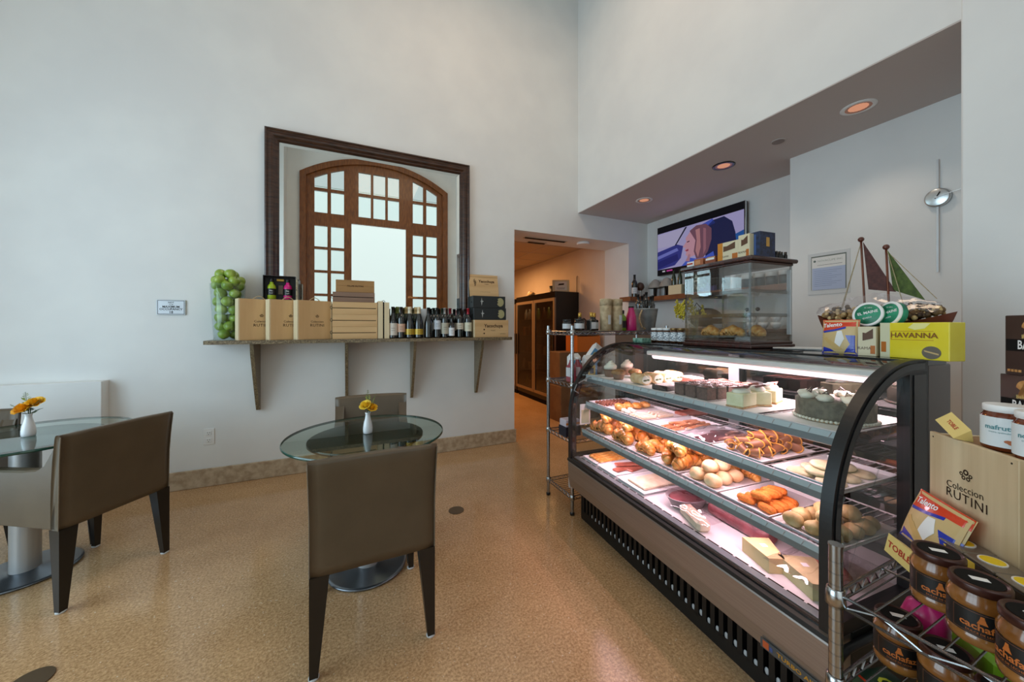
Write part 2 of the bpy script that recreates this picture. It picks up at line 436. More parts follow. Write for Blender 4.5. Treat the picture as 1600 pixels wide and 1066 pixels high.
# recess walls
b = MB(); b.box(3.757, 4.2, 1.80, WY, 0, 2.763, 'wall'); struct(b, 'wall_screen', 'white wall carrying the television')
b = MB(); b.box(3.404, 4.2, -1.2, 1.80, 0, 2.763, 'wall'); struct(b, 'wall_clock', 'white wall carrying the clock')
b = MB(); b.box(2.50, 3.404, -1.2, .637, 0, 5.5, 'wall', bev=.006); struct(b, 'wall_right', 'pale wall pier at the near end of the service recess')
# corridor
b = MB(); b.box(3.435, 3.6, WY + .5, 10, 0, 2.8, 'wallwarm'); struct(b, 'wall_corridor', 'warm corridor wall behind the drinks fridge')
b = MB(); b.box(.4, .5, WY + .5, 10, 0, 2.8, 'wallwarm'); b.box(.5, 3.435, 9.9, 10, 0, 2.8, 'wallwarm'); struct(b, 'wall_corridor_end', 'far corridor walls')
b = MB(); b.box(.5, 3.435, WY + .5, 9.9, 2.61, 2.64, 'tile')
for k in range(1, 10): b.box(.5, 3.435, WY + .5 + .6 * k - .008, WY + .5 + .6 * k + .008, 2.606, 2.611, 'soffit')
for k in range(5): b.box(1.0 + .6 * k - .008, 1.0 + .6 * k + .008, WY + .5, 9.9, 2.606, 2.611, 'soffit')
struct(b, 'ceiling_corridor', 'tiled corridor ceiling')
# recessed lights
cu = mat('copper_reflector', '#c98a70', .22, .85); 
for k, (y, lab) in enumerate(((3.064, 'small recessed ceiling downlight with copper reflector above the corner by the television'), (2.119, 'recessed downlight with dark rim and copper reflector, in the middle of the soffit'), (1.196, 'large-looking recessed downlight with ribbed copper reflector over the sailboat basket'))):
    t = thing('recessed_downlight', lab, 'ceiling light', (3.012, y, 2.763), 0, 'downlights in the lowered ceiling')
    r = .078
    MB().lathe([(r - .012, -.004), (r, -.006), (r + .012, -.003), (r + .012, 0)], 'white' if k != 1 else 'blackgloss', 36, cap=False).build('rim', t)
    q = MB(); nn = 36; vs = []; fs = []
    for j, (rad, z) in enumerate(((r - .012, -.004), (r - .016, -.0025), (r - .028, -.0020))):
        for i in range(nn):
            rr = rad * (1 + (.03 if i % 2 else -.03) * (j > 0)); a = 2 * PI * i / nn; vs.append((rr * math.cos(a), rr * math.sin(a), z))
    for j in range(2):
        for i in range(nn): fs.append((j * nn + i, j * nn + (i + 1) % nn, (j + 1) * nn + (i + 1) % nn, (j + 1) * nn + i))
    q.add(vs, fs, cu); q.build('reflector', t)
    MB().cyl(r - .026, -.0018, -.0014, emis('downlight_bulb_%d' % k, '#ffb08a', 1.1), 30).build('bulb', t)
    sp = bpy.data.lights.new('downlight_beam', 'SPOT'); sp.energy = 14; sp.spot_size = R(110); sp.spot_blend = .8; sp.color = (1, .82, .66); sp.shadow_soft_size = .05
    so = bpy.data.objects.new('downlight_beam', sp); COL.objects.link(so); so.location = (3.012, y, 2.74)
q = MB(); q.cyl(.048, -.006, 0, 'soffit', 30, bev=.002); q.cyl(.040, -.009, -.006, mat('sprinkler_cover', '#8c807b', .6), 30)
q.thing('sprinkler_cover', 'round flat sprinkler cover plate in the lowered ceiling', 'sprinkler', (2.996, 1.666, 2.763))
# corridor ceiling vents and detector (in the doorway lintel)
for (x0, x1, y0, lab) in ((at_z(820, 371, 2.46).x, at_z(884, 377, 2.46).x, at_z(850, 374, 2.46).y, 'long dark slot air vent in the doorway ceiling'), (at_z(821, 380, 2.46).x, at_z(847, 382, 2.46).x, WY + .46, 'short dark slot air vent behind the long one')):
    q = MB(); q.box(x0, x1, y0 - .03, y0 + .02, 2.449, 2.459, 'blackmatt'); q.box(x0 - .015, x1 + .015, y0 - .045, y0 - .03, 2.452, 2.459, 'tile'); q.box(x0 - .015, x1 + .015, y0 + .02, y0 + .035, 2.452, 2.459, 'tile')
    q.thing('air_vent', lab, 'air vent', group='slot vents in the doorway ceiling')
p = at_z(911, 379, 2.46); q = MB(); q.cyl(.085, -.03, 0, 'white', 30, bev=.008); q.thing('smoke_detector', 'round white smoke detector in the doorway ceiling', 'smoke detector', (p.x, p.y, 2.459))
# floor drains
for (x, y, lab) in ((.689, 2.52, 'round brass floor drain between the table and the display case'), (-1.10, 1.955, 'round brass floor drain before the leather chair beside the window table')):
    q = MB(); q.cyl(.055 if x > 0 else .062, .0005, .004, mat('tarnished_brass', '#6f5c46', .45, .6), 32, bev=.001); q.thing('floor_drain', lab, 'floor drain', (x, y, 0), group='floor drains')
# outlet, sign
q = thing('wall_outlet', 'white double power outlet low on the wall by the baseboard', 'power outlet', (-1.092, WY, .413))
MB().box(-.038, .038, -.006, 0, -.068, .068, 'white', bev=.002).build('cover_plate', q)
for z in (.03, -.03):
    s_ = MB(); s_.box(-.018, .018, -.009, -.005, z - .018, z + .018, 'white', bev=.002)
    for x in (-.008, .006): s_.box(x, x + .002, -.0095, -.0088, z - .002, z + .010, 'blackmatt')
    s_.cyl(.003, 0, .0006, 'blackmatt', 10, T(0, -.009, z - .011) @ RX(90)); s_.build('socket', q)
q = thing('occupancy_sign', 'small silver plate reading MAXIMUM OCCUPANCY 18 on the wall', 'sign', (-1.331, WY, 1.488))
MB().box(-.09, .09, -.012, 0, -.06, .06, mat('sign_silver', '#c7ccd2', .35, .4), bev=.002).build('plate', q)
s_ = MB()
for a in ((-.084, .084, .052, .055), (-.084, .084, -.055, -.052), (-.084, -.081, -.055, .055), (.081, .084, -.055, .055)): s_.box(a[0], a[1], -.0128, -.0118, a[2], a[3], 'inkblack')
for tx, sz, z in (('NOT', .017, .038), ('TO BE', .010, .021), ('MAXIMUM', .023, .004), ('OCCUPANCY', .023, -.016), ('18', .026, -.040)): s_.text(tx, sz, 'inkblack', T(0, -.0126, z) @ FACE_S, True)
s_.build('lettering', q)
# ================================================ TABLES AND CHAIRS
def make_table(loc, label):
    t = thing('cafe_table', label, 'table', loc, 0, 'round glass cafe tables')
    r, z0, z1 = .411, .728, .742
    MB().lathe([(0.001, z1), (r - .003, z1)], 'tglass', 96, cap=False, smooth=False).build('glass_top', t)
    MB().lathe([(r - .003, z1), (r, z1 - .003), (r, z0 + .003), (r - .003, z0)], 'tedge', 96, cap=False).build('glass_edge', t, label='dark green polished glass edge')
    b = MB(); b.cyl(.298, .712, .7275, 'support', 80, bev=.002); b.build('support_disc', t, label='dark round mounting disc under the glass')
    b = MB(); b.cyl(.055, .018, .713, 'pole', 40); b.build('pedestal', t)
    b = MB(); b.lathe([(.192, 0), (.203, .003), (.206, .009), (.203, .013), (.19, .016), (.06, .019), (.055, .022)], 'basemetal', 72); b.build('base_plate', t)
    return t
M['support'] = mat('smoked_disc', '#34312b', .15, .1, spec=.7)
T1 = (-1.616, 2.845, 0); T2 = (.080, 2.139, 0)
tb = make_table(T2, 'round glass table between two taupe chairs, below the granite wall shelf')
dup(tb, T1, label='round glass table beside the low white wall, with the chair seen from its side')

def make_chair(loc, rz, label):
    t = thing('armchair', label, 'chair', loc, rz, 'taupe leather armchairs')
    LE = 'leather'
    # back: gently curved slab, leaning back
    P = []; zz = [.385, .42, .50, .60, .70, .78, .822, .834, .836]
    yo = [-.262, -.264, -.266, -.27, -.279, -.291, -.298, -.296, -.288]
    yi = [-.20, -.20, -.20, -.205, -.222, -.243, -.252, -.262, -.275]
    b = MB(); n = 14
    prof = list(zip(yo, zz)) + list(zip(yi, zz))[::-1]; k = len(prof); vs = []; fs = []
    for i in range(n + 1):
        u_ = i / n * 2 - 1; e = 1 - abs(u_) ** 12
        bow = .010 * (u_ * u_)
        for (y, z) in prof:
            yc = -.24; wz = .236 + .006 * max(0, (z - .6) / .24)
            edge = (1 - e) * .35
            vs.append((u_ * wz, y + (yc - .02 * (z - .4) - y) * edge + bow * (z - .38), z - (.006 * (u_ * u_) if z > .8 else 0)))
    for i in range(n):
        for j in range(k): fs.append((i * k + j, i * k + (j + 1) % k, (i + 1) * k + (j + 1) % k, (i + 1) * k + j))
    fs += [tuple(range(k)), tuple(range(n * k, n * k + k))]
    b.add(vs, fs, LE, True); b.build('backrest', t)
    for sx in (-1, 1): MB().tube([(sx * (.2355 + .006 * max(0, (z - .6) / .24)), y + (-.24 - .02 * (z - .4) - y) * .35 * .8 + .01 * (z - .38), z) for y, z in zip(yo[:7], zz[:7])], .0024, 'leatherseam', 6).build('piping', t)
    # arms: low panels sweeping up into the back
    for sx in (-1, 1):
        pr = [(-.243, .385), (.235, .385), (.248, .40), (.250, .625), (.238, .64), (.10, .647), (-.06, .652), (-.14, .662), (-.185, .69), (-.222, .745), (-.252, .79), (-.264, .79), (-.256, .72), (-.246, .60)]
        b = MB(); x0, x1 = (sx * .236, sx * .182)
        m0 = Matrix(((0, 0, 1, 0), (1, 0, 0, 0), (0, 1, 0, 0), (0, 0, 0, 1)))
        lo, hi = min(x0, x1), max(x0, x1)
        def shrink(p, d):
            cy = sum(q[0] for q in p) / len(p); cz = sum(q[1] for q in p) / len(p)
            return [(y + (d if y < cy else -d), z + (d if z < cz - .05 else -d)) for y, z in p]
        q = shrink(pr, .007); nn = len(pr)
        vs = [m0 @ Vector((y, z, lo)) for y, z in q] + [m0 @ Vector((y, z, lo + .008)) for y, z in pr] + [m0 @ Vector((y, z, hi - .008)) for y, z in pr] + [m0 @ Vector((y, z, hi)) for y, z in q]
        fs = [tuple(range(nn)), tuple(range(3 * nn, 4 * nn))] + [(a * nn + i, a * nn + (i + 1) % nn, (a + 1) * nn + (i + 1) % nn, (a + 1) * nn + i) for a in range(3) for i in range(nn)]
        b.add(vs, fs, LE, False); b.build('armrest', t)
    b = MB(); b.box(-.183, .183, -.205, .245, .40, .475, LE, bev=.018); b.build('seat', t)
    b = MB(); b.box(-.20, .20, -.24, .23, .375, .40, 'legblack', bev=.004); b.build('seat_frame', t)
    for sx in (-1, 1):
        # rear leg: square, tapering on the inner sides
        def leg(xo, xi0, xi1, yo_, yi0, yi1, name):
            b = MB(); vs = [(xo, yo_, .386), (xi0, yo_, .386), (xi0, yi0, .386), (xo, yi0, .386), (xo, yo_, .008), (xi1, yo_, .008), (xi1, yi1, .008), (xo, yi1, .008)]
            b.add(vs, [(0, 1, 2, 3), (4, 5, 6, 7), (0, 1, 5, 4), (1, 2, 6, 5), (2, 3, 7, 6), (3, 0, 4, 7)], 'legblack'); l = b.build(name, t)
            g = MB(); g.cyl(.019, 0, .009, 'glide', 16, T((xo + xi1) / 2, (yo_ + yi1) / 2, 0), bev=.002); g.build('foot_glide', l)
            return l
        leg(sx * .236, sx * .168, sx * .206, -.262, -.205, -.234, 'leg')
        l = leg(sx * .232, sx * .176, sx * .206, .245, .190, .217, 'leg')
        g = MB()
        for (a, c) in (((sx * .233, .246), (sx * .233, .246)), ((sx * .175, .246), (sx * .205, .246))):
            g.tube([(a[0], a[1], .385), (c[0], c[1], .02)], .0035, 'chrome', 6)
        g.tube([(sx * .233, .246, .02), (sx * .218, .247, .008), (sx * .203, .246, .02)], .0035, 'chrome', 6); g.build('metal_edge', l)
    return t
M['glide'] = mat('grey_glide', '#c9ccce', .4)
import math as _m
def facing(dx, dy): return _m.atan2(-dx, dy)
ch = make_chair((.083, 1.79, 0), R(1.4), 'taupe leather armchair with its plain back showing whole, pushed under the black-disc table')
dup(ch, (.12, 2.535, 0), R(180 - 3), 'taupe leather armchair facing out from under the granite shelf, behind the small vase of roses')
dup(ch, (-1.333, 2.694, 0), facing(-.852, .523), 'taupe leather armchair seen from the rear corner, drawn up to the window-side table')
dup(ch, (-2.045, 2.930, 0), facing(.20, -.98) , 'taupe leather armchair of which only the backrest shows beyond the window-side table')

# ================================================ VASES WITH ROSES
M['petal'] = vary('yellow_petal', '#e6a90e', '#f4c92c', 25, .5, 2)
M['petal2'] = vary('pale_yellow_petal', '#ecc21c', '#f8e058', 25, .5, 2)
M['petal3'] = vary('amber_petal', '#e29a10', '#f2b92a', 25, .5, 2)
M['leaf'] = vary('rose_leaf', '#24401b', '#3c6428', 30, .45, 2)
M['fern'] = vary('pale_fern', '#7d9440', '#a3b45a', 40, .6, 2)
def rose(par, c, rad, m, seed, tilt=(0, 0)):
    """cupped petals in rings: tight upright bud in the middle, wider petals curling back outside"""
    rnd = random.Random(seed); b = MB(); X0 = T(*c) @ RX(tilt[0]) @ RY(tilt[1])
    b.ball((0, 0, -.05 * rad), (rad * .34, rad * .34, rad * .5), m, 12, X0)
    for ring, (n, r0, h, curl) in enumerate(((3, .20, .62, -.10), (4, .34, .60, -.02), (5, .50, .52, .06), (6, .68, .40, .16), (7, .84, .22, .30))):
        for i in range(n):
            a = 360 / n * i + ring * 37 + rnd.uniform(-8, 8); P = []; half = 200 / n * (1 + .25 * rnd.random())
            for u in range(6):
                uu = u / 5; row = []
                for v in range(7):
                    vv = v / 6 * 2 - 1; ang = R(vv * half * (.55 + .45 * math.sin(PI * min(1, uu * .75 + .1))))
                    rr = rad * (r0 * (.45 + .62 * uu) + curl * uu ** 3 * .7 + .012 * math.sin(vv * 5 + seed + i) * uu)
                    zz = rad * (-.42 + (h + .42) * uu - .16 * abs(vv) ** 2.2 * uu - max(0, curl) * 1.1 * max(0, uu - .7) ** 1.3)
                    row.append((math.cos(ang) * rr, math.sin(ang) * rr, zz))
                P.append(row)
            b.sheet(P, m, X0 @ RZ(a))
    return b.build('rose_bloom', par)
def spray(b, p0, p1, n, lw, m, seed=0):
    p0, p1 = Vector(p0), Vector(p1); rnd = random.Random(seed); b.tube([p0, p0.lerp(p1, .5) + Vector((0, 0, .004)), p1], .0009, 'leaf', 5)
    d = (p1 - p0); L_ = d.length
    for i in range(n):
        t = .2 + .8 * i / n; c = p0.lerp(p1, t) + Vector((0, 0, .004 * (1 - abs(2 * t - 1))))
        for s in (-1, 1):
            side = Vector((d.y, -d.x, 0)); side = (side.normalized() if side.length > 1e-4 else Vector((1, 0, 0))) * s
            if rnd.random() < .5: side = (side + Vector((0, 0, rnd.uniform(-.6, .6)))).normalized()
            l = lw * (1.15 - t) * rnd.uniform(.8, 1.2); e = c + side * l + d.normalized() * l * .6
            q = (e - c).cross(Vector((rnd.uniform(-.4, .4), 1, rnd.uniform(-.5, .5)))); q = q.normalized() * l * .20 if q.length > 1e-5 else Vector((0, l * .2, 0))
            mid = c.lerp(e, .5); b.add([c, mid + q, e, mid - q], [(0, 1, 2, 3)], m)
def vase_with_roses(loc, label, big, seed):
    t = thing('bud_vase', label, 'vase', loc)
    s = 1.0 if not big else 1.06
    pr = [(.0195, 0), (.0215, .002), (.0225, .012), (.0225, .03), (.019, .055), (.0135, .078), (.0108, .095), (.0112, .104), (.0140, .112), (.0128, .1125), (.0100, .104), (.0095, .09)]
    MB().lathe([(r * s * 1.12, z * s * 1.02) for r, z in pr], 'porcelain', 40, cap=True).build('vase_body', t)
    H_ = .113 * s
    g = MB()
    for i in range(16):
        a = i * 2.4; rnd = random.Random(seed + i); L_ = .012 + .01 * rnd.random()
        c = Vector((math.cos(a) * .008, math.sin(a) * .008, H_ - .004 + .03 * rnd.random())); e = c + Vector((math.cos(a) * L_, math.sin(a) * L_, .006)); q = Vector((-math.sin(a), math.cos(a), .3)) * .007
        g.add([c, c.lerp(e, .5) + q, e, c.lerp(e, .5) - q], [(0, 1, 2, 3)], 'leaf')
    g.tube([(0, 0, .05), (0, 0, H_ + .03)], .002, 'leaf', 6); g.tube([(.002, 0, .05), (.012, 0, H_ + .03)], .002, 'leaf', 6); g.build('stems', t)
    if not big:
        rose(t, (-.010, -.010, H_ + .044), .030, M['petal2'], seed, (40, -8)); rose(t, (.026, -.006, H_ + .030), .027, M['petal'], seed + 1, (30, 22))
        f = MB(); spray(f, (-.002, .006, H_), (-.004, .010, H_ + .125), 10, .024, 'fern', 1); spray(f, (.004, .008, H_ + .02), (.046, .004, H_ + .105), 7, .018, 'fern', 2); spray(f, (0, 0, H_ + .02), (-.050, 0, H_ + .060), 5, .018, 'leaf', 3); spray(f, (.01, 0, H_ + .02), (.058, .0, H_ + .072), 4, .016, 'leaf', 4); f.build('greenery', t)
    else:
        rose(t, (-.012, -.014, H_ + .034), .040, M['petal3'], seed, (38, -6)); rose(t, (.018, .012, H_ + .058), .036, M['petal'], seed + 1, (34, 10))
        f = MB(); spray(f, (-.006, .004, H_ + .01), (-.034, .012, H_ + .115), 11, .030, 'fern', 1); spray(f, (-.008, 0, H_), (-.092, -.004, H_ + .050), 9, .024, 'fern', 2); spray(f, (.012, 0, H_ + .004), (.078, .0, H_ + .030), 3, .018, 'leaf', 3); spray(f, (.01, 0, H_ + .03), (.066, .004, H_ + .075), 5, .018, 'leaf', 4); f.build('greenery', t)
    t.rotation_euler = (0, 0, -YAW); return t
vase_with_roses((.080, 2.128, .743), 'slim white bud vase with two yellow roses on the table by the two taupe chairs', False, 5)
vase_with_roses((-1.588, 2.815, .743), 'white bud vase with two amber-yellow roses and fern on the window-side table', True, 11)
# ================================================ GRANITE SHELF, MIRROR
SZ = 1.222
t = thing('granite_wall_shelf', 'long brown granite shelf on four tapering brackets on the white wall', 'shelf', (0, WY, 0))
b = MB(); sx0, sx1, sy = -1.075, 1.57, -.315
b.prism([(sx0, 0), (sx0 + .03, sy + .03), (sx0 + .07, sy), (sx1 - .05, sy), (sx1 - .015, sy + .015), (sx1, sy + .05), (sx1, 0)], SZ - .030, SZ, 'granite'); b.build('slab', t)
for x in (-.745, -.045, .555, 1.243):
    b = MB(); m0 = Matrix(((0, 0, 1, x), (1, 0, 0, 0), (0, 1, 0, 0), (0, 0, 0, 1)))
    b.prism([(0, SZ - .03), (-.25, SZ - .03), (-.235, SZ - .12), (-.06, .66), (-.035, .61), (0, .605)], -.013, .013, 'granite', m0); b.build('bracket', t)
t = thing('wall_mirror', 'large square mirror in a dark carved wooden frame standing on the shelf', 'mirror', (0, WY, 0))
mx0, mx1, mz0, mz1 = -.695, 1.163, 1.224, 3.08
b = MB(); prof = [(0, 0), (0, -.050), (.012, -.056), (.022, -.046), (.032, -.046), (.045, -.054), (.062, -.050), (.078, -.034), (.090, -.034), (.098, -.026), (.104, -.018), (.104, 0)]
corners = [(mx0, mz0, 1, 1), (mx1, mz0, -1, 1), (mx1, mz1, -1, -1), (mx0, mz1, 1, -1)]
for i in range(4):
    a, c = corners[i], corners[(i + 1) % 4]; vs = []
    for (u, y) in prof: vs.append((a[0] + a[2] * u, y, a[1] + a[3] * u))
    for (u, y) in prof: vs.append((c[0] + c[2] * u, y, c[1] + c[3] * u))
    k = len(prof); b.add(vs, [(j, j + 1, k + j + 1, k + j) for j in range(k - 1)], 'darkwood', False)
b.build('frame', t)
b = MB(); ix0, ix1, iz0, iz1 = mx0 + .104, mx1 - .104, mz0 + .104, mz1 - .104; w_ = .030
b.add([(ix0 + w_, -.018, iz0 + w_), (ix1 - w_, -.018, iz0 + w_), (ix1 - w_, -.018, iz1 - w_), (ix0 + w_, -.018, iz1 - w_)], [(0, 1, 2, 3)], 'mirror'); b.build('mirror_pane', t)
b = MB(); o_ = [(ix0, iz0), (ix1, iz0), (ix1, iz1), (ix0, iz1)]; i_ = [(ix0 + w_, iz0 + w_), (ix1 - w_, iz0 + w_), (ix1 - w_, iz1 - w_), (ix0 + w_, iz1 - w_)]
for k in range(4):
    a, c = k, (k + 1) % 4
    b.add([(o_[a][0], -.0145, o_[a][1]), (o_[c][0], -.0145, o_[c][1]), (i_[c][0], -.018, i_[c][1]), (i_[a][0], -.018, i_[a][1])], [(0, 1, 2, 3)], 'mirror')
b.build('bevel', t)
# ================================================ ON THE GRANITE SHELF
SH = SZ + .0005
# --- tall glass vase of green apples
M['apple'] = vary('green_apple_skin', '#7c9a2e', '#a9bf52', 14, .28, 3, coat=.3, c3='#90ac3e')
M['applestem'] = mat('apple_stem', '#4a3a20', .7)
vx, vy = -.928, WY - .135
t = thing('glass_vase', 'tall clear glass vase filled with green apples at the end of the granite shelf', 'vase', (vx, vy, SH))
b = MB(); b.lathe([(.090, 0), (.094, .004), (.106, .20), (.119, .455), (.1175, .457), (.115, .455), (.102, .20), (.090, .012), (.001, .012)], 'clear', 48); b.build('vase_body', t)
ap = thing('green_apple', 'green apple heaped in the glass vase on the shelf', 'apple', (0, 0, 0), 0, 'green apples in the glass vase')
ar = .0405
b = MB(); b.lathe([(.0005, -.030), (.010, -.034), (.022, -.0335), (.033, -.024), (.040, -.004), (.0405, .010), (.036, .024), (.026, .0335), (.014, .0355), (.006, .031), (.0008, .026)], 'apple', 22, cap=False); b.build('apple_body', ap)
MB().tube([(0, 0, .026), (.001, 0, .036), (.004, 0, .042)], .0014, 'applestem', 5).build('stem', ap)
rnd = random.Random(3); spots = []
z = SH + .012 + .036; lay = 0
while z < SH + .46:
    rr = .090 + (.118 - .090) * min(1, (z - SH) / .455) - ar - .006
    n = 3 if rr < .0585 else 4
    for i in range(n):
        a = 2 * PI * i / n + lay * .78 + .2
        spots.append((vx + rr * math.cos(a), vy + rr * math.sin(a), z + rnd.uniform(-.002, .002)))
    z += .066; lay += 1
for (dx, dy, dz) in [(.078 * math.cos(a), .078 * math.sin(a), .012 + .006 * math.sin(3 * a)) for a in [2 * PI * k / 5 + .45 for k in range(5)]] + [(.049 * math.cos(a), .049 * math.sin(a), .066) for a in [2 * PI * k / 3 + 1.1 for k in range(3)]]:
    spots.append((vx + dx, vy + dy, SH + .47 + dz))
for i, s in enumerate(spots):
    top = i >= len(spots) - 8
    o = ap if i == 0 else dup(ap, s)
    o.location = s; o.rotation_euler = (rnd.uniform(-.7, .7), rnd.uniform(-.7, .7), rnd.uniform(0, 6))
    if top: o['label'] = 'green apple lodged around the open rim of the glass vase'; o['group'] = 'green apples at the vase rim'
    if i >= len(spots) - 3: o['label'] = 'green apple crowning the very top of the heap in the vase'; o['group'] = 'topmost green apples'
# --- pine wine crates with rope handles
def emblem(b, X, s, m='ink'):
    # small crest: crown of ellipses over script
    for (x, z, r) in ((-.5, 0, .20), (.5, 0, .20), (0, .25, .30), (-.25, -.35, .22), (.25, -.35, .22)):
        pts = [(x * s + r * s * math.cos(a), z * s + r * s * math.sin(a)) for a in [2 * PI * k / 12 for k in range(12)]]
        inner = [(x * s + r * s * .5 * math.cos(a), z * s + r * s * .5 * math.sin(a)) for a in [2 * PI * k / 12 for k in range(12)]]
        b.add([(p[0], p[1], 0) for p in pts + inner], [(i, (i + 1) % 12, 12 + (i + 1) % 12, 12 + i) for i in range(12)], m, X=X)
def wine_crate(loc, rot, label, w=.285, d=.080, h=.335, body='pine', end='pineend', name='wine_crate', group='upright pine wine crates', handle=True):
    t = thing(name, label, 'wine crate', loc, rot, group)
    b = MB(); b.box(.012, w - .012, 0, .012, 0, h, body, bev=.0015); b.box(.012, w - .012, d - .012, d, 0, h, body, bev=.0015); b.box(.012, w - .012, .012, d - .012, 0, .010, end); b.box(.012, w - .012, .012, d - .012, h - .010, h, end, bev=.001); b.build('boards', t)
    b = MB(); b.box(0, .012, 0, d, 0, h, end, bev=.0015); b.build('end_board', t); b = MB(); b.box(w - .012, w, 0, d, 0, h, end, bev=.0015); b.build('end_board', t)
    b = MB(); FX = T(w * .56, -.0006, 0) @ FACE_S
    b.text('RUTINI', .034, 'ink', T(0, 0, 0) @ T(w * .56, -.0008, h * .36) @ FACE_S, False, spacing=1.1)
    b.text('Coleccion', .026, 'ink', T(w * .56, -.0008, h * .455) @ FACE_S @ Matrix.Shear('XZ', 4, (.0, 0)) , False)
    emblem(b, T(w * .56, -.0008, h * .60) @ FACE_S, .022); b.build('printed_mark', t)
    if handle:
        b = MB(); b.tube([(w * .36 + .09 * k / 8, d * .32, h - .002 + .028 * math.sin(PI * k / 8)) for k in range(9)], .0032, 'rope', 7); b.build('rope_handle', t)
    return t
for k, (x, lab) in enumerate(((-.829, 'pine wine crate with rope handle, next to the vase of apples'), (-.624, 'pine wine crate with rope handle, in the middle of the three upright ones'), (-.426, 'pine wine crate with rope handle and full printed crest, next to the flat box stack'))):
    wine_crate((x + .008, 3.451, SH), R(27), lab)
# --- gift box with two bottles on the crates
def plain_bottle(par, x, y, z, s, m, lab='black'):
    b = MB(); pr = [(.0, 0), (.026, 0), (.028, .003), (.028, .085), (.024, .102), (.013, .115), (.0115, .13)]
    b.lathe([(r * s, zz * s) for r, zz in pr], m, 26, T(x, y, z)); o = b.build('small_bottle', par)
    b = MB(); b.cyl(.0135 * s, .128 * s, .155 * s, 'black', 22, T(x, y, z), bev=.0015); b.build('cap', o)
    b = MB(); b.lathe([(.0285 * s, .03 * s), (.0285 * s, .078 * s)], 'black', 26, T(x, y, z), cap=False)
    b.text('No', .016 * s, 'white', T(x, y - .0292 * s, z + .062 * s) @ FACE_S); b.text('virgen', .009 * s, 'white', T(x, y - .0292 * s, z + .045 * s) @ FACE_S); b.build('label', o)
    return o
GZ = SH + .3365
M['limebottle'] = mat('lime_bottle', '#9db81f', .3); M['pinkbottle'] = mat('pink_bottle', '#d31b7c', .3); M['goldfoil'] = mat('gold_foil', '#c9a24d', .3, .7)
t = thing('gift_box', 'open black gift box holding a lime and a pink bottle, on top of the crates', 'gift box', (-.565, 3.612, GZ + .001), R(3))
b = MB(); W2 = .118; b.box(-W2, W2, .05, .056, 0, .205, 'black'); b.box(-W2, W2, -.03, .05, 0, .006, 'black'); b.box(-W2, -W2 + .005, -.03, .05, 0, .205, 'black'); b.box(W2 - .005, W2, -.03, .05, 0, .205, 'black'); b.box(-W2, W2, -.03, .05, .2, .206, 'black'); b.build('box_shell', t)
b = MB(); b.box(-.028, .028, .03, .05, .165, .185, 'goldfoil', bev=.002); b.box(-.016, .020, .03, .05, .05, .13, mat('tin_label', '#6f6450', .4), bev=.002); b.build('insert', t)
plain_bottle(t, -.060, .005, .006, 1.15, M['limebottle']); plain_bottle(t, .058, .005, .006, 1.15, M['pinkbottle'])
q = MB(); q.box(0, .009, -.045, .045, 0, .175, vary('speckled_card', '#5d5340', '#c0b08a', 60, .5)); q.thing('patterned_card', 'narrow patterned card box beside the black gift box', 'box', (-.438, 3.59, GZ))
# --- flat hinged pine boxes in a stack
def flat_box(loc, label, w, d, h, m, group='flat wooden boxes stacked on the shelf', gap=True, name='wooden_box', text=None, hinge=True, rot=0):
    t = thing(name, label, 'wooden box', loc, rot, group)
    g = .006 if gap else 0
    b = MB(); b.box(0, w, 0, d, 0, h / 2 - g / 2, m, bev=.0015); b.build('lower_half', t)
    b = MB(); b.box(0, w, 0, d, h / 2 + g / 2, h - .0006, m, bev=.0015); b.build('lid', t)
    if gap: b = MB(); b.box(.0, w - .012, .004, d - .004, h / 2 - g / 2 - .0005, h / 2 + g / 2 + .0005, 'blackmatt'); b.box(w - .012, w, .002, d - .002, h / 2 - g / 2, h / 2 + g / 2, m); b.build('seam', t)
    if hinge:
        for z in (h * .5,):
            b = MB(); b.tube([(-.0005, .03, z + .012), (-.010, .03, z + .018), (-.018, .028, z + .008), (-.016, .03, z - .004), (-.006, .03, z - .012), (-.0005, .03, z - .012)], .0022, 'black', 6); b.build('cord_latch', t)
    if text: b = MB(); b.text(text, .019, 'ink', T(w * .5, -.0008, h * .5) @ FACE_S, True, spacing=1.15); b.build('printed_mark', t)
    return t
fx = -.157
for k, lab in enumerate(('pale pine box with a dark seam, lowest of the flat stack', 'pale pine box with a dark seam, second from the shelf in the flat stack', 'pale pine box with a dark seam, uppermost pale one under the stained box')):
    flat_box((fx, 3.49, SH + .110 * k), lab, .37, .20, .110, 'pineh')
flat_box((fx + .002, 3.495, SH + .3305), 'grey-brown stained wooden box with a dark seam lying on the pale pine boxes', .345, .20, .088, 'pinedark')
flat_box((fx + .026, 3.50, SH + .419), 'amber wooden box with stamped lettering topping the flat stack', .318, .17, .108, 'pinebrown', gap=False, text='FELIPE RUTINI', hinge=False)
t = thing('wooden_box', 'two-part pale pine box standing on end between the flat stack and the bottles', 'wooden box', (.218, 3.49, SH))
MB().box(0, .043, 0, .2, 0, .345, 'pineend', bev=.0015).build('lower_half', t); MB().box(.055, .099, 0, .2, 0, .335, 'pineend', bev=.0015).build('lid', t)
b = MB(); b.box(.043, .055, .004, .196, .001, .338, 'blackmatt'); b.build('seam', t)
b = MB(); b.tube([(.035, .03, .34), (.042, .03, .352), (.052, .03, .354), (.066, .03, .338)], .0025, 'black', 6); b.build('cord_latch', t)
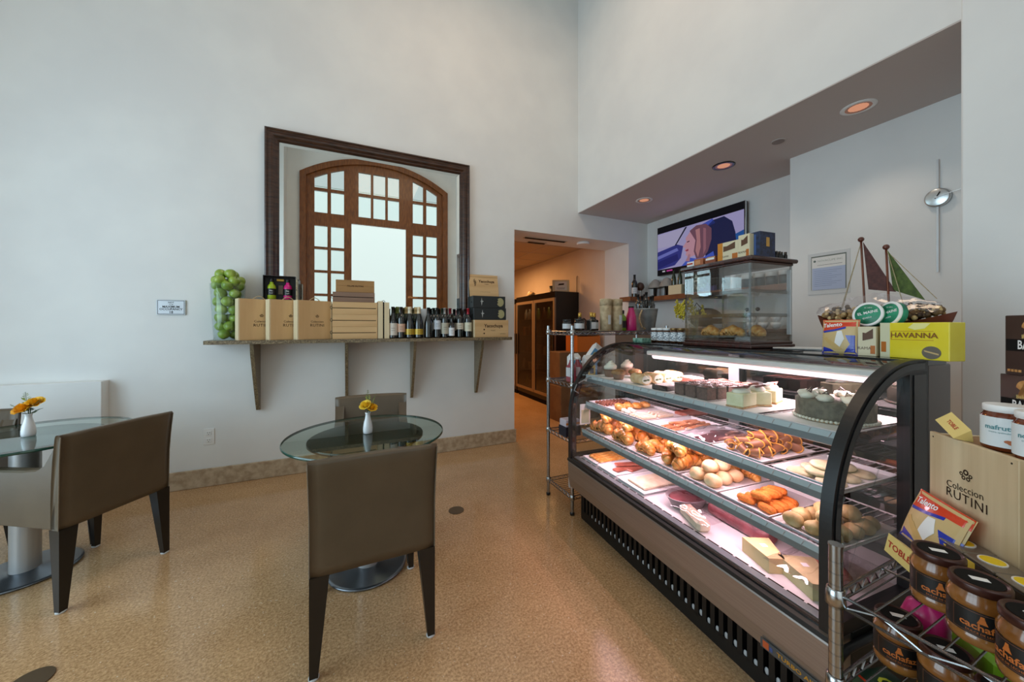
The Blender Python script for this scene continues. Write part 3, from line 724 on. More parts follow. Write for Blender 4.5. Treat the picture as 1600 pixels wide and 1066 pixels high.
# --- wine bottles
M['wineglass'] = mat('dark_wine_bottle', '#0d120e', .08, coat=.6, spec=.8)
M['greenglass'] = mat('green_wine_bottle', '#1c2e18', .1, coat=.6, spec=.8)
def bottle_prof(kind):
    if kind == 'bordeaux': return [(.0, .004), (.030, 0), (.037, .003), (.0375, .01), (.0375, .185), (.035, .203), (.024, .222), (.0155, .236), (.0142, .25), (.0140, .292), (.0155, .293), (.0155, .301), (.012, .302)]
    if kind == 'burgundy': return [(.0, .004), (.033, 0), (.041, .003), (.0415, .01), (.0415, .12), (.039, .15), (.031, .185), (.021, .218), (.0155, .245), (.0145, .292), (.016, .293), (.016, .301), (.012, .302)]
    if kind == 'champagne': return [(.0, .004), (.036, 0), (.043, .003), (.0435, .01), (.0435, .125), (.041, .155), (.033, .19), (.023, .225), (.018, .25), (.0165, .275), (.0185, .278), (.0185, .29), (.017, .302), (.010, .305)]
    if kind == 'half': return [(.0, .003), (.024, 0), (.029, .003), (.029, .11), (.026, .128), (.014, .15), (.0115, .17), (.0115, .225), (.013, .226), (.013, .233), (.009, .234)]
def wine_bottle(loc, label, kind, lab=None, labz=(.06, .15), cap='#141414', glassm='wineglass', s=1.0, group='wine bottles on the granite shelf', rot=0, labw=360, capz=None, deco=None, name='wine_bottle', tilt=None, cat='wine bottle'):
    t = thing(name, label, cat, loc, rot, group)
    pr = [(r * s, z * s) for r, z in bottle_prof(kind)]
    MB().lathe(pr, glassm, 24).build('bottle_body', t)
    H_ = pr[-1][1]; rn = pr[-2][0]
    cz = capz or .24; cz = cz * s
    cm = cap if cap in M else None
    if cm is None: M[cap] = mat('capsule_' + cap.strip('#'), cap, .35, .2); cm = cap
    k = .0008
    neck = [(r + k, z) for r, z in pr if z >= cz]
    r0 = None
    for (ra, za), (rb, zb) in zip(pr[:-1], pr[1:]):
        if za <= cz <= zb and zb > za: r0 = ra + (rb - ra) * (cz - za) / (zb - za)
    MB().lathe([((r0 or rn) + k, cz)] + neck[:-1] + [(rn * .9, H_ + k)], cm, 20).build('capsule', t)
    if lab:
        if lab not in M: M[lab] = mat('label_' + lab.strip('#'), lab, .55)
        rb = max(r for r, z in pr if labz[0] * s <= z <= labz[1] * s or z < labz[0] * s) + .0006
        b = MB(); n = 18; a0 = R(-90 - labw / 2 if labw < 360 else -270); vs = []
        for z in labz:
            for i in range(n + 1):
                a = a0 + R(min(labw, 360)) * i / n; vs.append((rb * math.cos(a), rb * math.sin(a), z * s))
        b.add(vs, [(i, i + 1, n + 2 + i, n + 1 + i) for i in range(n)], lab, True)
        wrap = lambda v: (math.sin(v.x / rb) * (rb + .0004), -math.cos(v.x / rb) * (rb + .0004), v.y)
        zc = (labz[0] + labz[1]) / 2 * s
        for (tx, sz, dz, cm_) in deco or (('reserva', .012, .01, 'inkblack'), ('MENDOZA', .007, -.012, 'inkblack')):
            b.text(tx, sz, cm_, None, fn=lambda v, dz=dz: wrap(Vector((v.x, v.y + zc + dz, 0))))
        b.build('label', t)
    return t
M['goldlab'] = mat('gold_label', '#c8a83e', .35, .3)
YF = 3.53; YB = 3.665
fr = [(.353, 'burgundy', '#d9d2c6', (.03, .145), '#15110f', 'dark wine bottle with a tall cream label, against the upright pine box'),
      (.427, 'bordeaux', '#d8b49c', (.06, .14), '#1d1413', 'dark wine bottle with a faded pink label, second along from the pine box'),
      (.507, 'champagne', 'goldlab', (.035, .09), '#e2d7bd', 'sparkling wine bottle with gold label and pale cap, beside the pink-labelled one'),
      (.592, 'champagne', 'goldlab', (.035, .09), '#e2cfa9', 'sparkling wine bottle with gold label and pale cap, beside the all-black bottle'),
      (.685, 'burgundy', None, (.03, .1), '#16130f', 'black wine bottle with embossed glass and no paper label'),
      (.772, 'bordeaux', '#cdd5df', (.085, .175), '#141714', 'dark wine bottle with a square pale blue label'),
      (.848, 'bordeaux', '#b9b4a2', (.04, .15), '#8d8a84', 'dark wine bottle with silver cap and dull beige label'),
      (.912, 'half', '#e8ebee', (.02, .10), '#1c1c22', 'half-size bottle with a small bright white label'),
      (1.003, 'bordeaux', '#dad3c1', (.085, .15), '#121212', 'dark wine bottle with a small cream label and black cap'),
      (1.089, 'bordeaux', '#dedcc4', (.065, .155), '#a11f2c', 'dark wine bottle with red cap and cream label beside the box tower')]
for i, (x, k, l, lz, cp_, lb) in enumerate(fr):
    wine_bottle((x, YF - (.02 if k == 'half' else 0) + (.01 if i % 3 == 2 else 0), SH), lb, k, l, lz, cp_, rot=R(-3), labw=200 if l and l != 'goldlab' else 360, s=.985 if k != 'half' else 1)
bk = [(.408, 'champagne', '#c9b06a', '#6e7a3a', 'green glass', 'wine bottle with olive foil peeking between the cream-labelled and pink-labelled bottles'),
      (.494, 'champagne', '#c9b06a', '#d0b577', '', 'sparkling wine bottle with gold foil in the second row, next to the olive-topped one'),
      (.585, 'champagne', '#c9b06a', '#d9bf86', '', 'sparkling wine bottle with gold foil in the second row, behind the gold-labelled pair'),
      (.765, 'bordeaux', '#d5d5cf', '#17211a', '', 'wine bottle in the second row, behind the blue-labelled one'),
      (.852, 'bordeaux', '#c7c2a5', '#2a3a2c', '', 'wine bottle in the second row with a dark green cap'),
      (.935, 'bordeaux', '#cfcabb', '#8b1c28', '', 'wine bottle in the second row with a red cap, above the half-size bottle'),
      (1.020, 'bordeaux', '#cfcabb', '#15171b', '', 'wine bottle in the second row with a black cap, next to the red-capped ones'),
      (1.100, 'burgundy', '#cfcabb', '#2a1a1a', '', 'wine bottle in the second row beside the black boxes')]
for (x, k, l, cp_, _, lb) in bk:
    wine_bottle((x, YB, SH), lb, k, l, (.07, .15), cp_, glassm='greenglass' if k == 'champagne' else 'wineglass', labw=200)
b = MB(); b.lathe([(.03, 0), (.034, .05), (.036, .12), (.046, .20), (.052, .285), (.049, .29)], mat('white_wrap', '#cfd6da', .5), 14, X=None, fn=lambda v: (v[0] * (1 + .12 * math.sin(5 * math.atan2(v[1], v[0]))), v[1], v[2]))
b.thing('wrapped_bottle', 'bottle wrapped in white tissue behind the all-black bottle', 'wrapped bottle', (.672, YB + .012, SH))
# --- boxes at the corridor end
t = thing('wine_crate', 'low pale pine wine crate printed in black, under the two black boxes', 'wine crate', (1.140, 3.49, SH), 0)
b = MB(); b.box(.012, .385, 0, .22, 0, .180, 'pineh', bev=.002); b.build('boards', t); b = MB(); b.box(0, .0115, 0, .22, 0, .18, 'pineend', bev=.002); b.build('end_board', t)
b = MB(); b.text('Yacochuya', .048, 'ink', T(.215, -.0008, .118) @ FACE_S, True); b.text('MALBEC', .014, 'ink', T(.21, -.0008, .07) @ FACE_S); b.text('de Rolland', .014, 'ink', T(.32, -.0008, .035) @ FACE_S)
for z in (.08, .04): b.ball((.11, -.0006, z), (.008, .0006, .008), 'ink', 10)
b.build('printed_mark', t)
M['slatebox'] = mat('slate_box', '#23282a', .5); M['medal'] = mat('medal_gold', '#a8a276', .5)
for k, (x, z, lb) in enumerate(((1.142, SH + .181, 'flat black gift box with gold medallion, the lower of two on the printed crate'), (1.134, SH + .306, 'flat black gift box with gold medallion, the upper of two, under the leaning pine lid'))):
    t = thing('black_gift_box', lb, 'gift box', (x, 3.505, z), 0, 'black gift boxes on the shelf')
    MB().box(0, .362, 0, .18, 0, .1245, 'slatebox', bev=.003).build('box_body', t)
    b = MB(); b.prism([(.30 + .042 * math.cos(a), .062 + .046 * math.sin(a)) for a in [R(-95 + 190 * i / 12) for i in range(13)]] + [(.272, .098), (.280, .08), (.268, .07), (.280, .055), (.266, .045), (.276, .03)], 0, .001, 'medal', RX(90))
    for q_ in ([(.095, .105), (.089, .062), (.095, .022), (.101, .062)], [(.078, .068), (.098, .058), (.116, .068), (.098, .076)]): b.prism(q_, 0, .001, mat('pale_print', '#c8ccca', .6), RX(90))
    b.build('medallion', t)
    b = MB(); b.cyl(.008, -.006, 0, 'black', 12, T(0, .05, .06) @ RY(90)); b.build('clasp', t)
t = thing('crate_lid', 'pale pine crate lid with printed grapes, leaning on the wall above the black boxes', 'crate lid', (1.154, 3.665, SH + .4315), 0)
o = MB(); o.box(0, .335, 0, .014, 0, .255, 'pineh', bev=.002); o.box(0, .335, -.004, 0, .23, .255, 'pineh', bev=.001); o.build('board', t)
b = MB(); b.text('Yacochuya', .042, 'ink', T(.20, -.0012, .180) @ FACE_S, True); b.text('Cafayate', .014, 'ink', T(.20, -.0012, .15) @ FACE_S)
b.text('San Pedro de Yacochuya', .012, 'pinedark', T(.175, -.0012, .06) @ FACE_S)
for (x, z, r) in ((.062, .20, .006), (.056, .185, .009), (.070, .178, .009), (.060, .168, .009), (.074, .16, .008), (.062, .15, .008), (.068, .14, .007), (.064, .128, .006)): b.lathe([(r, 0), (r * .55, .0003)], 'ink', 10, T(x, -.001, z) @ FACE_S, cap=False)
b.build('printed_mark', t); t.rotation_euler = (R(-13), 0, 0); t.location.y = 3.665
M['palespot'] = mat('pale_spot', '#b5b8ba', .4); M['logogold'] = mat('gold_print', '#c9962e', .4, .3)
M['deckwhite'] = mat('white_enamel_deck', '#e6e2e4', .3); M['railgrey'] = mat('grey_price_rail', '#8d9aa0', .3, .5)
M['railpale'] = mat('pale_price_strip', '#c3cdcf', .25); M['sidepanel'] = vary('dark_side_panel', '#38271f', '#46332a', 4, .22, 3, (1, 1, .2), coat=.3); M['lowside'] = mat('black_lower_side', '#15160f', .5)
M['topblack'] = mat('black_case_top', '#262526', .15, coat=.4); M['wirewhite'] = mat('white_coated_wire', '#e4e2e4', .35); M['cordclear'] = mat('grey_stay_cord', '#8c8f90', .3)
M['lamptube'] = emis('case_tube_light', '#ffe4ec', 3.2); M['greycake'] = vary('grey_brown_cake', '#5f5848', '#7b7360', 60, .7, 4, bump=.3)
# ================================================ DISPLAY CASE (local x = depth, y = length)
L0, L1 = .555, 2.075
SZ1, SZ2, SZ3 = .985, .800, .618
def arcp(off=0, n=40):       # outer front profile in (W, z), offset inwards
    P = [(-.10 + off, .425), (-.10 + off, .58)]
    for i in range(n + 1):
        a = PI / 2 * i / n; P.append((.35 - (.45 - off) * math.cos(a), .72 + (.50 - off) * math.sin(a)))
    return P
dc = thing('display_case', 'long curved-glass refrigerated bakery display case filled with pastries', 'display case', CASE_O, -CA)
YZ = Matrix(((1, 0, 0, 0), (0, 0, -1, 0), (0, 1, 0, 0), (0, 0, 0, 1)))    # prism poly (x=W, y=z) extruded along -y
def wz(b, poly, l0, l1, m, smooth=False): return b.prism(poly, -l1, -l0, m, YZ, smooth)
b = MB(); b.box(.03, .54, L0 + .02, L1 - .02, 0, .235, 'blackmatt'); wz(b, [(.0, 0), (.03, 0), (.03, .07), (.0, .06)], L0 + .01, L1 - .005, 'black'); b.box(0, .03, L0 + .01, L1 - .005, .205, .235, 'black')
y = L0 + .02
while y < L1 - .02: b.box(0, .028, y, y + .021, .05, .21, 'black'); y += .0405
b.build('kick_grille', dc)
b = MB(); y = L0 + .02 + .0308; k = 0
while y < L1 - .12: b.ball((.006, y, .070 + .004 * math.sin(k * 1.7)), (.004, .0085, .014), 'palespot', 10); y += .0405; k += 1
b.build('grille_spots', dc)  # small pale blobs set low in the gaps between the grille slats
b = MB(); wz(b, [(-.088, .238), (-.060, .232), (.0, .232), (.0, .425), (-.098, .425), (-.104, .405), (-.100, .30)], L0 + .004, L1 - .002, 'steel'); b.build('front_panel', dc)
b = MB(); wz(b, [(-.104, .412), (-.110, .418), (-.108, .432), (-.080, .446), (-.074, .425)], L0 + .004, L1 - .002, 'black'); wz(b, [(-.100, .43), (-.094, .443), (-.086, .445)], L0 + .004, L1 - .002, 'blackgloss'); b.build('bumper_strip', dc)
q = MB(); q.box(-.1020, -.0985, .562, .758, .243, .273, mat('logo_plate_grey', '#5d666b', .3, .6)); 
q.text('TURBO AIR', .0165, 'logogold', T(-.1024, .648, .258) @ RZ(-90) @ FACE_S @ SCL(1.35, 1.1, 1), True); q.box(-.1026, -.102, .718, .728, .250, .264, mat('logo_blue', '#3a4f86', .5)); q.box(-.1026, -.102, .730, .750, .247, .270, mat('logo_orange', '#b8552a', .5)); q.build('logo_plate', dc, label='metal plate with gold maker name')
# body behind and below the deck
b = MB(); b.box(.0, .545, L0 + .012, L1 - .006, .235, .425, 'blackmatt'); b.build('lower_body', dc)
# deck
b = MB(); b.box(-.072, .515, L0 + .03, L1 - .03, .426, .440, 'deckwhite'); b.box(-.074, -.040, L0 + .03, L1 - .03, .44, .446, 'railgrey', bev=.001)
y = L0 + .05
while y < L1 - .1: b.box(-.036, -.026, y, y + .052, .4395, .4406, 'blackmatt'); y += .062
b.build('deck', dc)
# end frames
def end_frame(y0, y1, name='end_frame'):
    P = arcp(0); Q = arcp(.045); b = MB()
    ring = P + [(.43, 1.22), (.43, 1.175)] + Q[::-1]
    wz(b, ring, y0, y1, 'black'); P2 = arcp(.012); Q2 = arcp(.033); wz(b, P2 + [(.40, 1.208), (.40, 1.187)] + Q2[::-1], y0 - .004, y1 + .004, 'blackgloss')
    b.box(.315, .43, y0, y1, .42, 1.178, 'black'); b.box(.335, .41, y0 - .003, y1 + .003, .42, 1.17, 'blackgloss'); b.box(-.099, .43, y0, y1, .42, .462, 'black'); b.build(name, dc)
end_frame(L0, L0 + .032); end_frame(L1 - .032, L1)
for (y0, nm) in ((L0 + .016, 'end_glass'), (L1 - .016, 'end_glass')):
    b = MB(); Q = arcp(.04); pl = Q + [(.33, 1.18), (.33, .45), (-.06, .45)]
    b.add([(w_, y0, z_) for w_, z_ in pl], [tuple(range(len(pl)))], 'caseglass'); b.build(nm, dc)
for (y0, y1) in ((L0, L0 + .03), (L1 - .03, L1)):
    b = MB(); b.box(.43, .583, y0, y1, .0, 1.20, 'sidepanel', bev=.004); b.build('side_panel', dc)
for (y0, y1) in ((L0, L0 + .012), (L1 - .012, L1)):
    b = MB(); b.box(.0, .43, y0, y1, .0, .42, 'lowside', bev=.003); b.build('lower_side', dc)
b = MB(); b.tube([(-.085, L0 - .004, .36), (-.07, L0 - .010, .385), (-.05, L0 - .012, .395), (.42, L0 - .012, .395)], .011, 'black', 10); b.build('side_bumper', dc)
# curved front glass
b = MB(); P = arcp(.006, 40)[1:]; P = [(P[0][0], .44)] + P
for yy in (L0 + .03, L1 - .03): pass
b.sheet([[(w_, L0 + .004, z_), (w_, L1 - .004, z_)] for w_, z_ in P], 'caseglass'); b.build('curved_glass', dc)
b = MB(); b.box(.346, .358, L0 + .002, L1 - .002, 1.2135, 1.2195, 'blackgloss'); b.build('glass_top_edge', dc)
b = MB(); b.box(.358, .555, L0, L1, 1.196, 1.2185, 'topblack', bev=.003); b.build('case_top', dc)
# lamp under the top
b = MB(); b.box(.285, .375, L0 + .06, L1 - .32, 1.152, 1.178, 'white', bev=.006); lh = b.build('lamp_housing', dc)
b = MB(); b.lathe([(.019, 0), (.019, L1 - .36 - L0 - .08)], 'lamptube', 16, T(.315, L0 + .08, 1.148) @ RX(-90)); b.build('tube', lh)
for (zz, ww) in ((SZ1, .030), (SZ2, .030), (SZ3, -.004)):
    area('shelf_lamp_light', cs(ww + .026, 1.30, zz - .030), (0, R(-18), -CA), .018, 1.3, 6.5, (1.0, .62, .70))
al = area('case_lamp_light', cs(.318, 1.20, 1.126), (0, 0, -CA), .05, 1.15, 27, (1.0, .68, .74)); al.rotation_euler = (0, R(-14), -CA)
# back frame with sliding doors
b = MB()
for (y0, y1) in ((L0 + .03, L0 + .06), (1.29, 1.34), (L1 - .06, L1 - .03)): b.box(.515, .55, y0, y1, .44, 1.18, 'black')
b.box(.515, .55, L0 + .03, L1 - .03, .44, .475, 'black'); b.box(.515, .55, L0 + .03, L1 - .03, 1.15, 1.196, 'black'); b.build('back_frame', dc)
for (y0, y1, x) in ((L0 + .06, 1.30, .525), (1.33, L1 - .06, .532)): b = MB(); b.box(x, x + .005, y0, y1, .475, 1.15, 'smoked'); b.build('sliding_door', dc)
b = MB(); b.box(.50, .515, 1.30, 1.33, .44, 1.18, 'black'); b.box(.495, .50, 1.285, 1.345, .44, 1.18, 'railgrey'); b.build('rear_standard', dc)
# wire shelves
def wire_deck(b, x0, x1, y0, y1, z, m, pitch=.026, r=.0019, along='x', rim=.0034):
    for x in (x0, x1): b.tube([(x, y0, z), (x, y1, z)], rim, m, 6)
    for y in (y0, y1): b.tube([(x0, y, z), (x1, y, z)], rim, m, 6)
    if along == 'x':
        n = int((y1 - y0) / pitch)
        for i in range(1, n): yy = y0 + (y1 - y0) * i / n; b.tube([(x0, yy, z), (x1, yy, z)], r, m, 4, cap=False)
        for x in (x0 + (x1 - x0) * k / 3 for k in (1, 2)): b.tube([(x, y0, z - .003), (x, y1, z - .003)], rim * .9, m, 5)
    return b
for (z, W0, W1) in ((SZ1, .022, .46), (SZ2, .022, .47), (SZ3, -.012, .48)):
    b = MB(); wire_deck(b, W0 + .004, W1, L0 + .045, 2.03, z + .008, 'wirewhite')
    sh = b.build('wire_shelf', dc)
    b = MB(); wz(b, [(W0 - .006, z + .014), (W0 + .004, z + .014), (W0 + .006, z - .006), (W0 - .006, z - .006)], L0 + .04, 2.035, 'railpale')
    b.tube([(W0 - .004, L0 + .04, z + .016), (W0 - .004, 2.035, z + .016)], .003, 'wirewhite', 6)
    y = L0 + .06
    while y < 2.0: b.tube([(W0 - .007, y, z + .013), (W0 - .0065, y + .008, z - .004)], .0017, 'wirewhite', 4); y += .058
    b.build('price_rail', sh)
    b = MB(); wz(b, [(W0 - .004, z - .007), (W0 + .036, z - .007), (W0 + .036, z - .014), (W0 + .006, z - .034), (W0 - .002, z - .030)], L0 + .045, 2.03, 'railgrey'); b.build('lamp_housing', sh)
    for y in (L0 + .07, 1.30, 2.0):
        b = MB(); wz(b, [(W1 - .02, z - .002), (.515, z - .002), (.515, z - .05), (.47, z - .02)], y, y + .004, 'wirewhite'); b.build('shelf_bracket', sh)
b = MB(); b.tube([(-.05, 2.02, .95), (.0, 1.98, .99), (.06, 1.95, 1.0), (.1, 1.9, .995)], .004, 'cordclear', 8); b.tube([(-.06, 2.03, .94), (-.08, 2.03, .90), (-.05, 2.02, .88)], .004, 'cordclear', 8); b.build('glass_stay_cord', dc)
b = MB(); b.box(-.03, .05, 2.036, 2.040, .66, .80, 'paper'); b.box(-.02, .04, 2.034, 2.036, .67, .76, mat('pale_green_note', '#bcc4a4', .7)); b.build('note', dc, label='pale note stuck inside the far end glass')

# ================================================ FOOD
def pmat(name, c1, c2, c3, scale=30, rough=.45, bump=.25, coat=0, lo=.3, hi=.7): return vary(name, c1, c3, scale, rough, 4, bump=bump, bscale=scale * 2.5, c3=c2, coat=coat, lo=lo, hi=hi)
pmat_c = pmat('croissant_crust', '#a5551c', '#d08a3c', '#e9bd77', 26, .35, .3, .2)
M['croiss'] = pmat_c; M['roll'] = pmat('pale_roll_crust', '#cf9a62', '#e6c596', '#eed6ae', 18, .5, .2)
M['croq'] = pmat('croquette_crumb', '#c8641a', '#dd7d29', '#e99440', 90, .7, .5)
M['knish'] = pmat('floury_bun_crust', '#8f7444', '#b39c68', '#cbbc90', 22, .65, .3)
M['cookie'] = pmat('sugar_biscuit', '#a8603c', '#c88458', '#dba27a', 60, .7, .3)
M['palecookie'] = pmat('pale_cookie', '#c7b487', '#dccfa6', '#e6dcba', 25, .6, .2)
M['nut'] = pmat('nut_cluster', '#5e3226', '#8a5240', '#b98467', 60, .5, .4)
M['puff'] = pmat('puff_pastry', '#b96f27', '#dd9c49', '#ecc380', 40, .4, .35, .2)
M['cream'] = mat('whipped_cream', '#f0ead9', .45, sss=.2); M['icingpink'] = mat('pale_pink_icing', '#ecd6c2', .5, sss=.2)
M['choc'] = pmat('chocolate', '#241512', '#3a231d', '#4c3027', 30, .35, .1, .2); M['chocmid'] = pmat('chocolate_sponge', '#4a3129', '#5c4036', '#6d4f43', 80, .7, .3)
M['cheesecake'] = pmat('cheesecake', '#e0dbab', '#ebe6bd', '#f0ecca', 20, .5, .05); M['crust'] = pmat('crumb_crust', '#a98154', '#c7a070', '#d9b98b', 90, .8, .4)
M['redglaze'] = mat('red_brown_glaze', '#7a3326', .3, coat=.3); M['greenfill'] = mat('spinach_filling', '#4e5a24', .6)
M['muffin'] = pmat('muffin_crumb', '#6e4a26', '#94683a', '#b08450', 50, .6, .35); M['papercup'] = mat('brown_paper_cup', '#7b5a44', .7)
M['ham'] = pmat('cured_meat', '#8d4a3c', '#a8604e', '#be7a66', 20, .45, .1); M['wafer'] = pmat('pale_wafer', '#d8bfa0', '#e6d2b6', '#eedfc8', 30, .6, .1)
M['salami'] = pmat('dark_salami', '#4a2228', '#693038', '#8a4a50', 14, .4, .15); M['paleslice'] = mat('pale_sausage', '#d8a48e', .45, sss=.1)
M['hardcheese'] = pmat('hard_cheese', '#cfae74', '#dcc08a', '#e3cb9a', 10, .5, .03); M['oldcheese'] = pmat('aged_cheese', '#b0a676', '#c2b988', '#cec697', 12, .5, .05)
M['wrap'] = glass('cling_film', '#f6f2f5', .95, ior=1.45, rough=.06, base=.12)
M['traywhite'] = mat('white_food_tray', '#eeeef0', .3)
def wtray(W0, W1, Lc0, Lc1, z, label, m='traywhite', group='white trays in the display case', h=.014):
    cx, cy = (W0 + W1) / 2, (Lc0 + Lc1) / 2; hx, hy = (W1 - W0) / 2, (Lc1 - Lc0) / 2
    b = MB(); vs = []; prof = ((0, 0), (.010, .0) , (.004, h), (0, h + .0005), (-.003, h - .001))
    def rect(ins, zz): return [(-hx + ins, -hy + ins, zz), (hx - ins, -hy + ins, zz), (hx - ins, hy - ins, zz), (-hx + ins, hy - ins, zz)]
    rings = [rect(.012, 0), rect(.003, h - .002), rect(0, h - .001), rect(0, h), rect(.004, h), rect(.014, .003)]
    for r_ in rings: vs += r_
    fs = [(0, 1, 2, 3), tuple(20 + k for k in range(4))]
    for j in range(5):
        for k in range(4): fs.append((j * 4 + k, j * 4 + (k + 1) % 4, j * 4 + 4 + (k + 1) % 4, j * 4 + 4 + k))
    b.add(vs, fs, m)
    return b.thing('food_tray', label, 'tray', cs(cx, cy, z), (0, 0, -CA), group)
TZ = {1: SZ1 + .0115, 2: SZ2 + .0115, 3: SZ3 + .0115, 0: .4405}
def put(o, W, L, z, rz=0, rot=None, sc=None, label=None, group=None, first=False):
    if not first: o = dup(o, (0, 0, 0))
    o.location = cs(W, L, z); o.rotation_euler = (rot[0], rot[1], rz - CA) if rot else (0, 0, rz - CA)
    if sc: o.scale = (sc,) * 3
    if label: o['label'] = label
    if group: o['group'] = group
    return o
def croissant_mb(m='croiss', L_=.115, r=.028, bend=1.0, ridges=6, seed=0):
    b = MB(); n = 30; pts = []; rr = []
    for i in range(n + 1):
        t = i / n * 2 - 1; a = t * bend
        pts.append((math.sin(a) * L_ / 2 / math.sin(max(bend, .01)) , (1 - math.cos(a)) * L_ * .45, r * .9 * (1 - .25 * t * t)))
        env = (1 - abs(t) ** 2.2) ** .5 if abs(t) < 1 else 0
        st = (abs(t) * ridges) % 1.0
        rr.append(max(.0015, r * (env * (.70 + .40 * (1 - st) ** .8))))
    pts = [(p[0], p[1], max(q, r * .35)) for p, q in zip(pts, rr)]
    b.tube(pts, r, m, 12, rr=rr); return b
wtray(0, .33, .590, .788, TZ[3], 'white tray of floury brown buns, lowest shelf by the near end glass')
wtray(0, .33, .797, .998, TZ[3], 'white tray of orange croquettes on the lowest wire shelf')
wtray(0, .33, 1.006, 1.198, TZ[3], 'white tray of pale round rolls on the lowest wire shelf')
wtray(0, .33, 1.212, 1.408, TZ[3], 'white tray of the largest croissants, beside the round rolls')
wtray(0, .33, 1.420, 1.592, TZ[3], 'white tray of small golden croissants between two larger kinds')
wtray(0, .33, 1.604, 1.800, TZ[3], 'white tray of two heaped croissants, second from the far end glass')
wtray(0, .33, 1.812, 2.010, TZ[3], 'white tray of dark croissants at the far end glass, lowest shelf')
rnd = random.Random(12)
# floury buns
t = MB().ball((0, 0, .024), (.030, .027, .024), 'knish', 16, noise_a=.10, noise_s=1.6, flat=.8).thing('bun', 'round floury brown bun on the tray by the near end glass', 'bun', group='floury buns'); k = 0
for i in range(5):
    for j in range(3):
        put(t, .035 + .056 * i + .01 * (j % 2), .628 + .056 * j + rnd.uniform(-.006, .006), TZ[3] + .003, rnd.uniform(0, 6), sc=rnd.uniform(.92, 1.12), first=(k == 0)); k += 1
for (W, L) in ((.065, .655), (.12, .69), (.18, .65)): put(t, W, L, TZ[3] + .043, rnd.uniform(0, 6), label='round floury brown bun lying on top of the others', group='floury buns on top')
# croquettes
b = MB(); b.lathe([(.001, -.034), (.008, -.033), (.0135, -.026), (.0150, -.012), (.0150, .012), (.0135, .026), (.008, .033), (.001, .034)], 'croq', 14, T(0, 0, .0150) @ RX(90), cap=False)
t = b.thing('croquette', 'orange breaded croquette lying on its white tray', 'croquette', group='orange croquettes'); k = 0
for i, (W, L, a) in enumerate([(.045, .835, 80), (.080, .83, 75), (.115, .835, 85), (.150, .83, 80), (.185, .845, 85), (.045, .915, 95), (.080, .91, 85), (.115, .905, 80), (.150, .915, 95), (.185, .92, 85), (.215, .90, 20)]):
    put(t, W, L, TZ[3] + .003, R(a - 90), first=(k == 0)); k += 1
for (W, L, a) in ((.062, .87, 20), (.10, .865, 60), (.135, .875, 10), (.17, .88, 30)): put(t, W, L, TZ[3] + .032, R(a), label='orange breaded croquette lying across the top of the others', group='orange croquettes on top')
# rolls
t = MB().ball((0, 0, .026), (.036, .034, .027), 'roll', 18, noise_a=.12, noise_s=1.3, flat=.8).thing('bread_roll', 'pale round bread roll on its white tray', 'bread roll', group='pale bread rolls'); k = 0
for (W, L) in ((.045, 1.15), (.045, 1.065), (.115, 1.145), (.115, 1.07), (.185, 1.15), (.185, 1.07)): put(t, W + rnd.uniform(-.004, .004), L, TZ[3] + .003, rnd.uniform(0, 6), sc=rnd.uniform(.95, 1.08), first=(k == 0)); k += 1
for (W, L) in ((.08, 1.11), (.15, 1.105)): put(t, W, L, TZ[3] + .046, rnd.uniform(0, 6), label='pale round bread roll resting on the layer below', group='bread rolls on top')
b = croissant_mb('puff', .10, .022, .5, 5); t2 = b.thing('pastry_twist', 'small brown pastry twist behind the pale rolls', 'pastry', group='pastry twists behind the rolls')
put(t2, .26, 1.13, TZ[3] + .003, R(20), first=True); put(t2, .275, 1.06, TZ[3] + .003, R(80))
# croissants
t = croissant_mb('croiss', .135, .036, 1.0, 5).thing('croissant', 'large golden croissant on the tray beside the round rolls', 'croissant', group='large croissants'); k = 0
for (W, L, a) in ((.095, 1.36, 200), (.090, 1.262, 20), (.145, 1.31, 190), (.225, 1.30, 10), (.29, 1.31, 185)): put(t, W, L, TZ[3] + .003, R(a + 90 if k in (2, 3, 4) else a), first=(k == 0)); k += 1
put(t, .085, 1.30, TZ[3] + .060, R(70), label='large golden croissant heaped over two others beside the rolls', group='heaped croissant'); put(t, .18, 1.30, TZ[3] + .062, R(100), label='large golden croissant lying on top towards the back of its tray', group='heaped croissant at the back')
for (grp, lab, Lc, n_, s_) in (('small golden croissants', 'small golden croissant on the tray between two larger kinds', 1.506, 4, .88), ('croissants second from the end glass', 'golden brown croissant on the second tray from the far end glass', 1.70, 3, 1.14), ('dark croissants at the end glass', 'dark golden croissant on the tray at the far end glass', 1.91, 3, 1.16)):
    for i in range(n_):
        put(t, .065 + (.070 if n_ == 4 else .098) * i, Lc + rnd.uniform(-.008, .008), TZ[3] + .003, R(90 + rnd.uniform(-20, 20) + 180 * (i % 2)), sc=s_, label=lab, group=grp)
    if Lc > 1.6: put(t, .11, Lc + .01, TZ[3] + .068, R(60), sc=s_, label=lab.replace('croissant on', 'croissant heaped on the others on'), group=grp + ' on top')
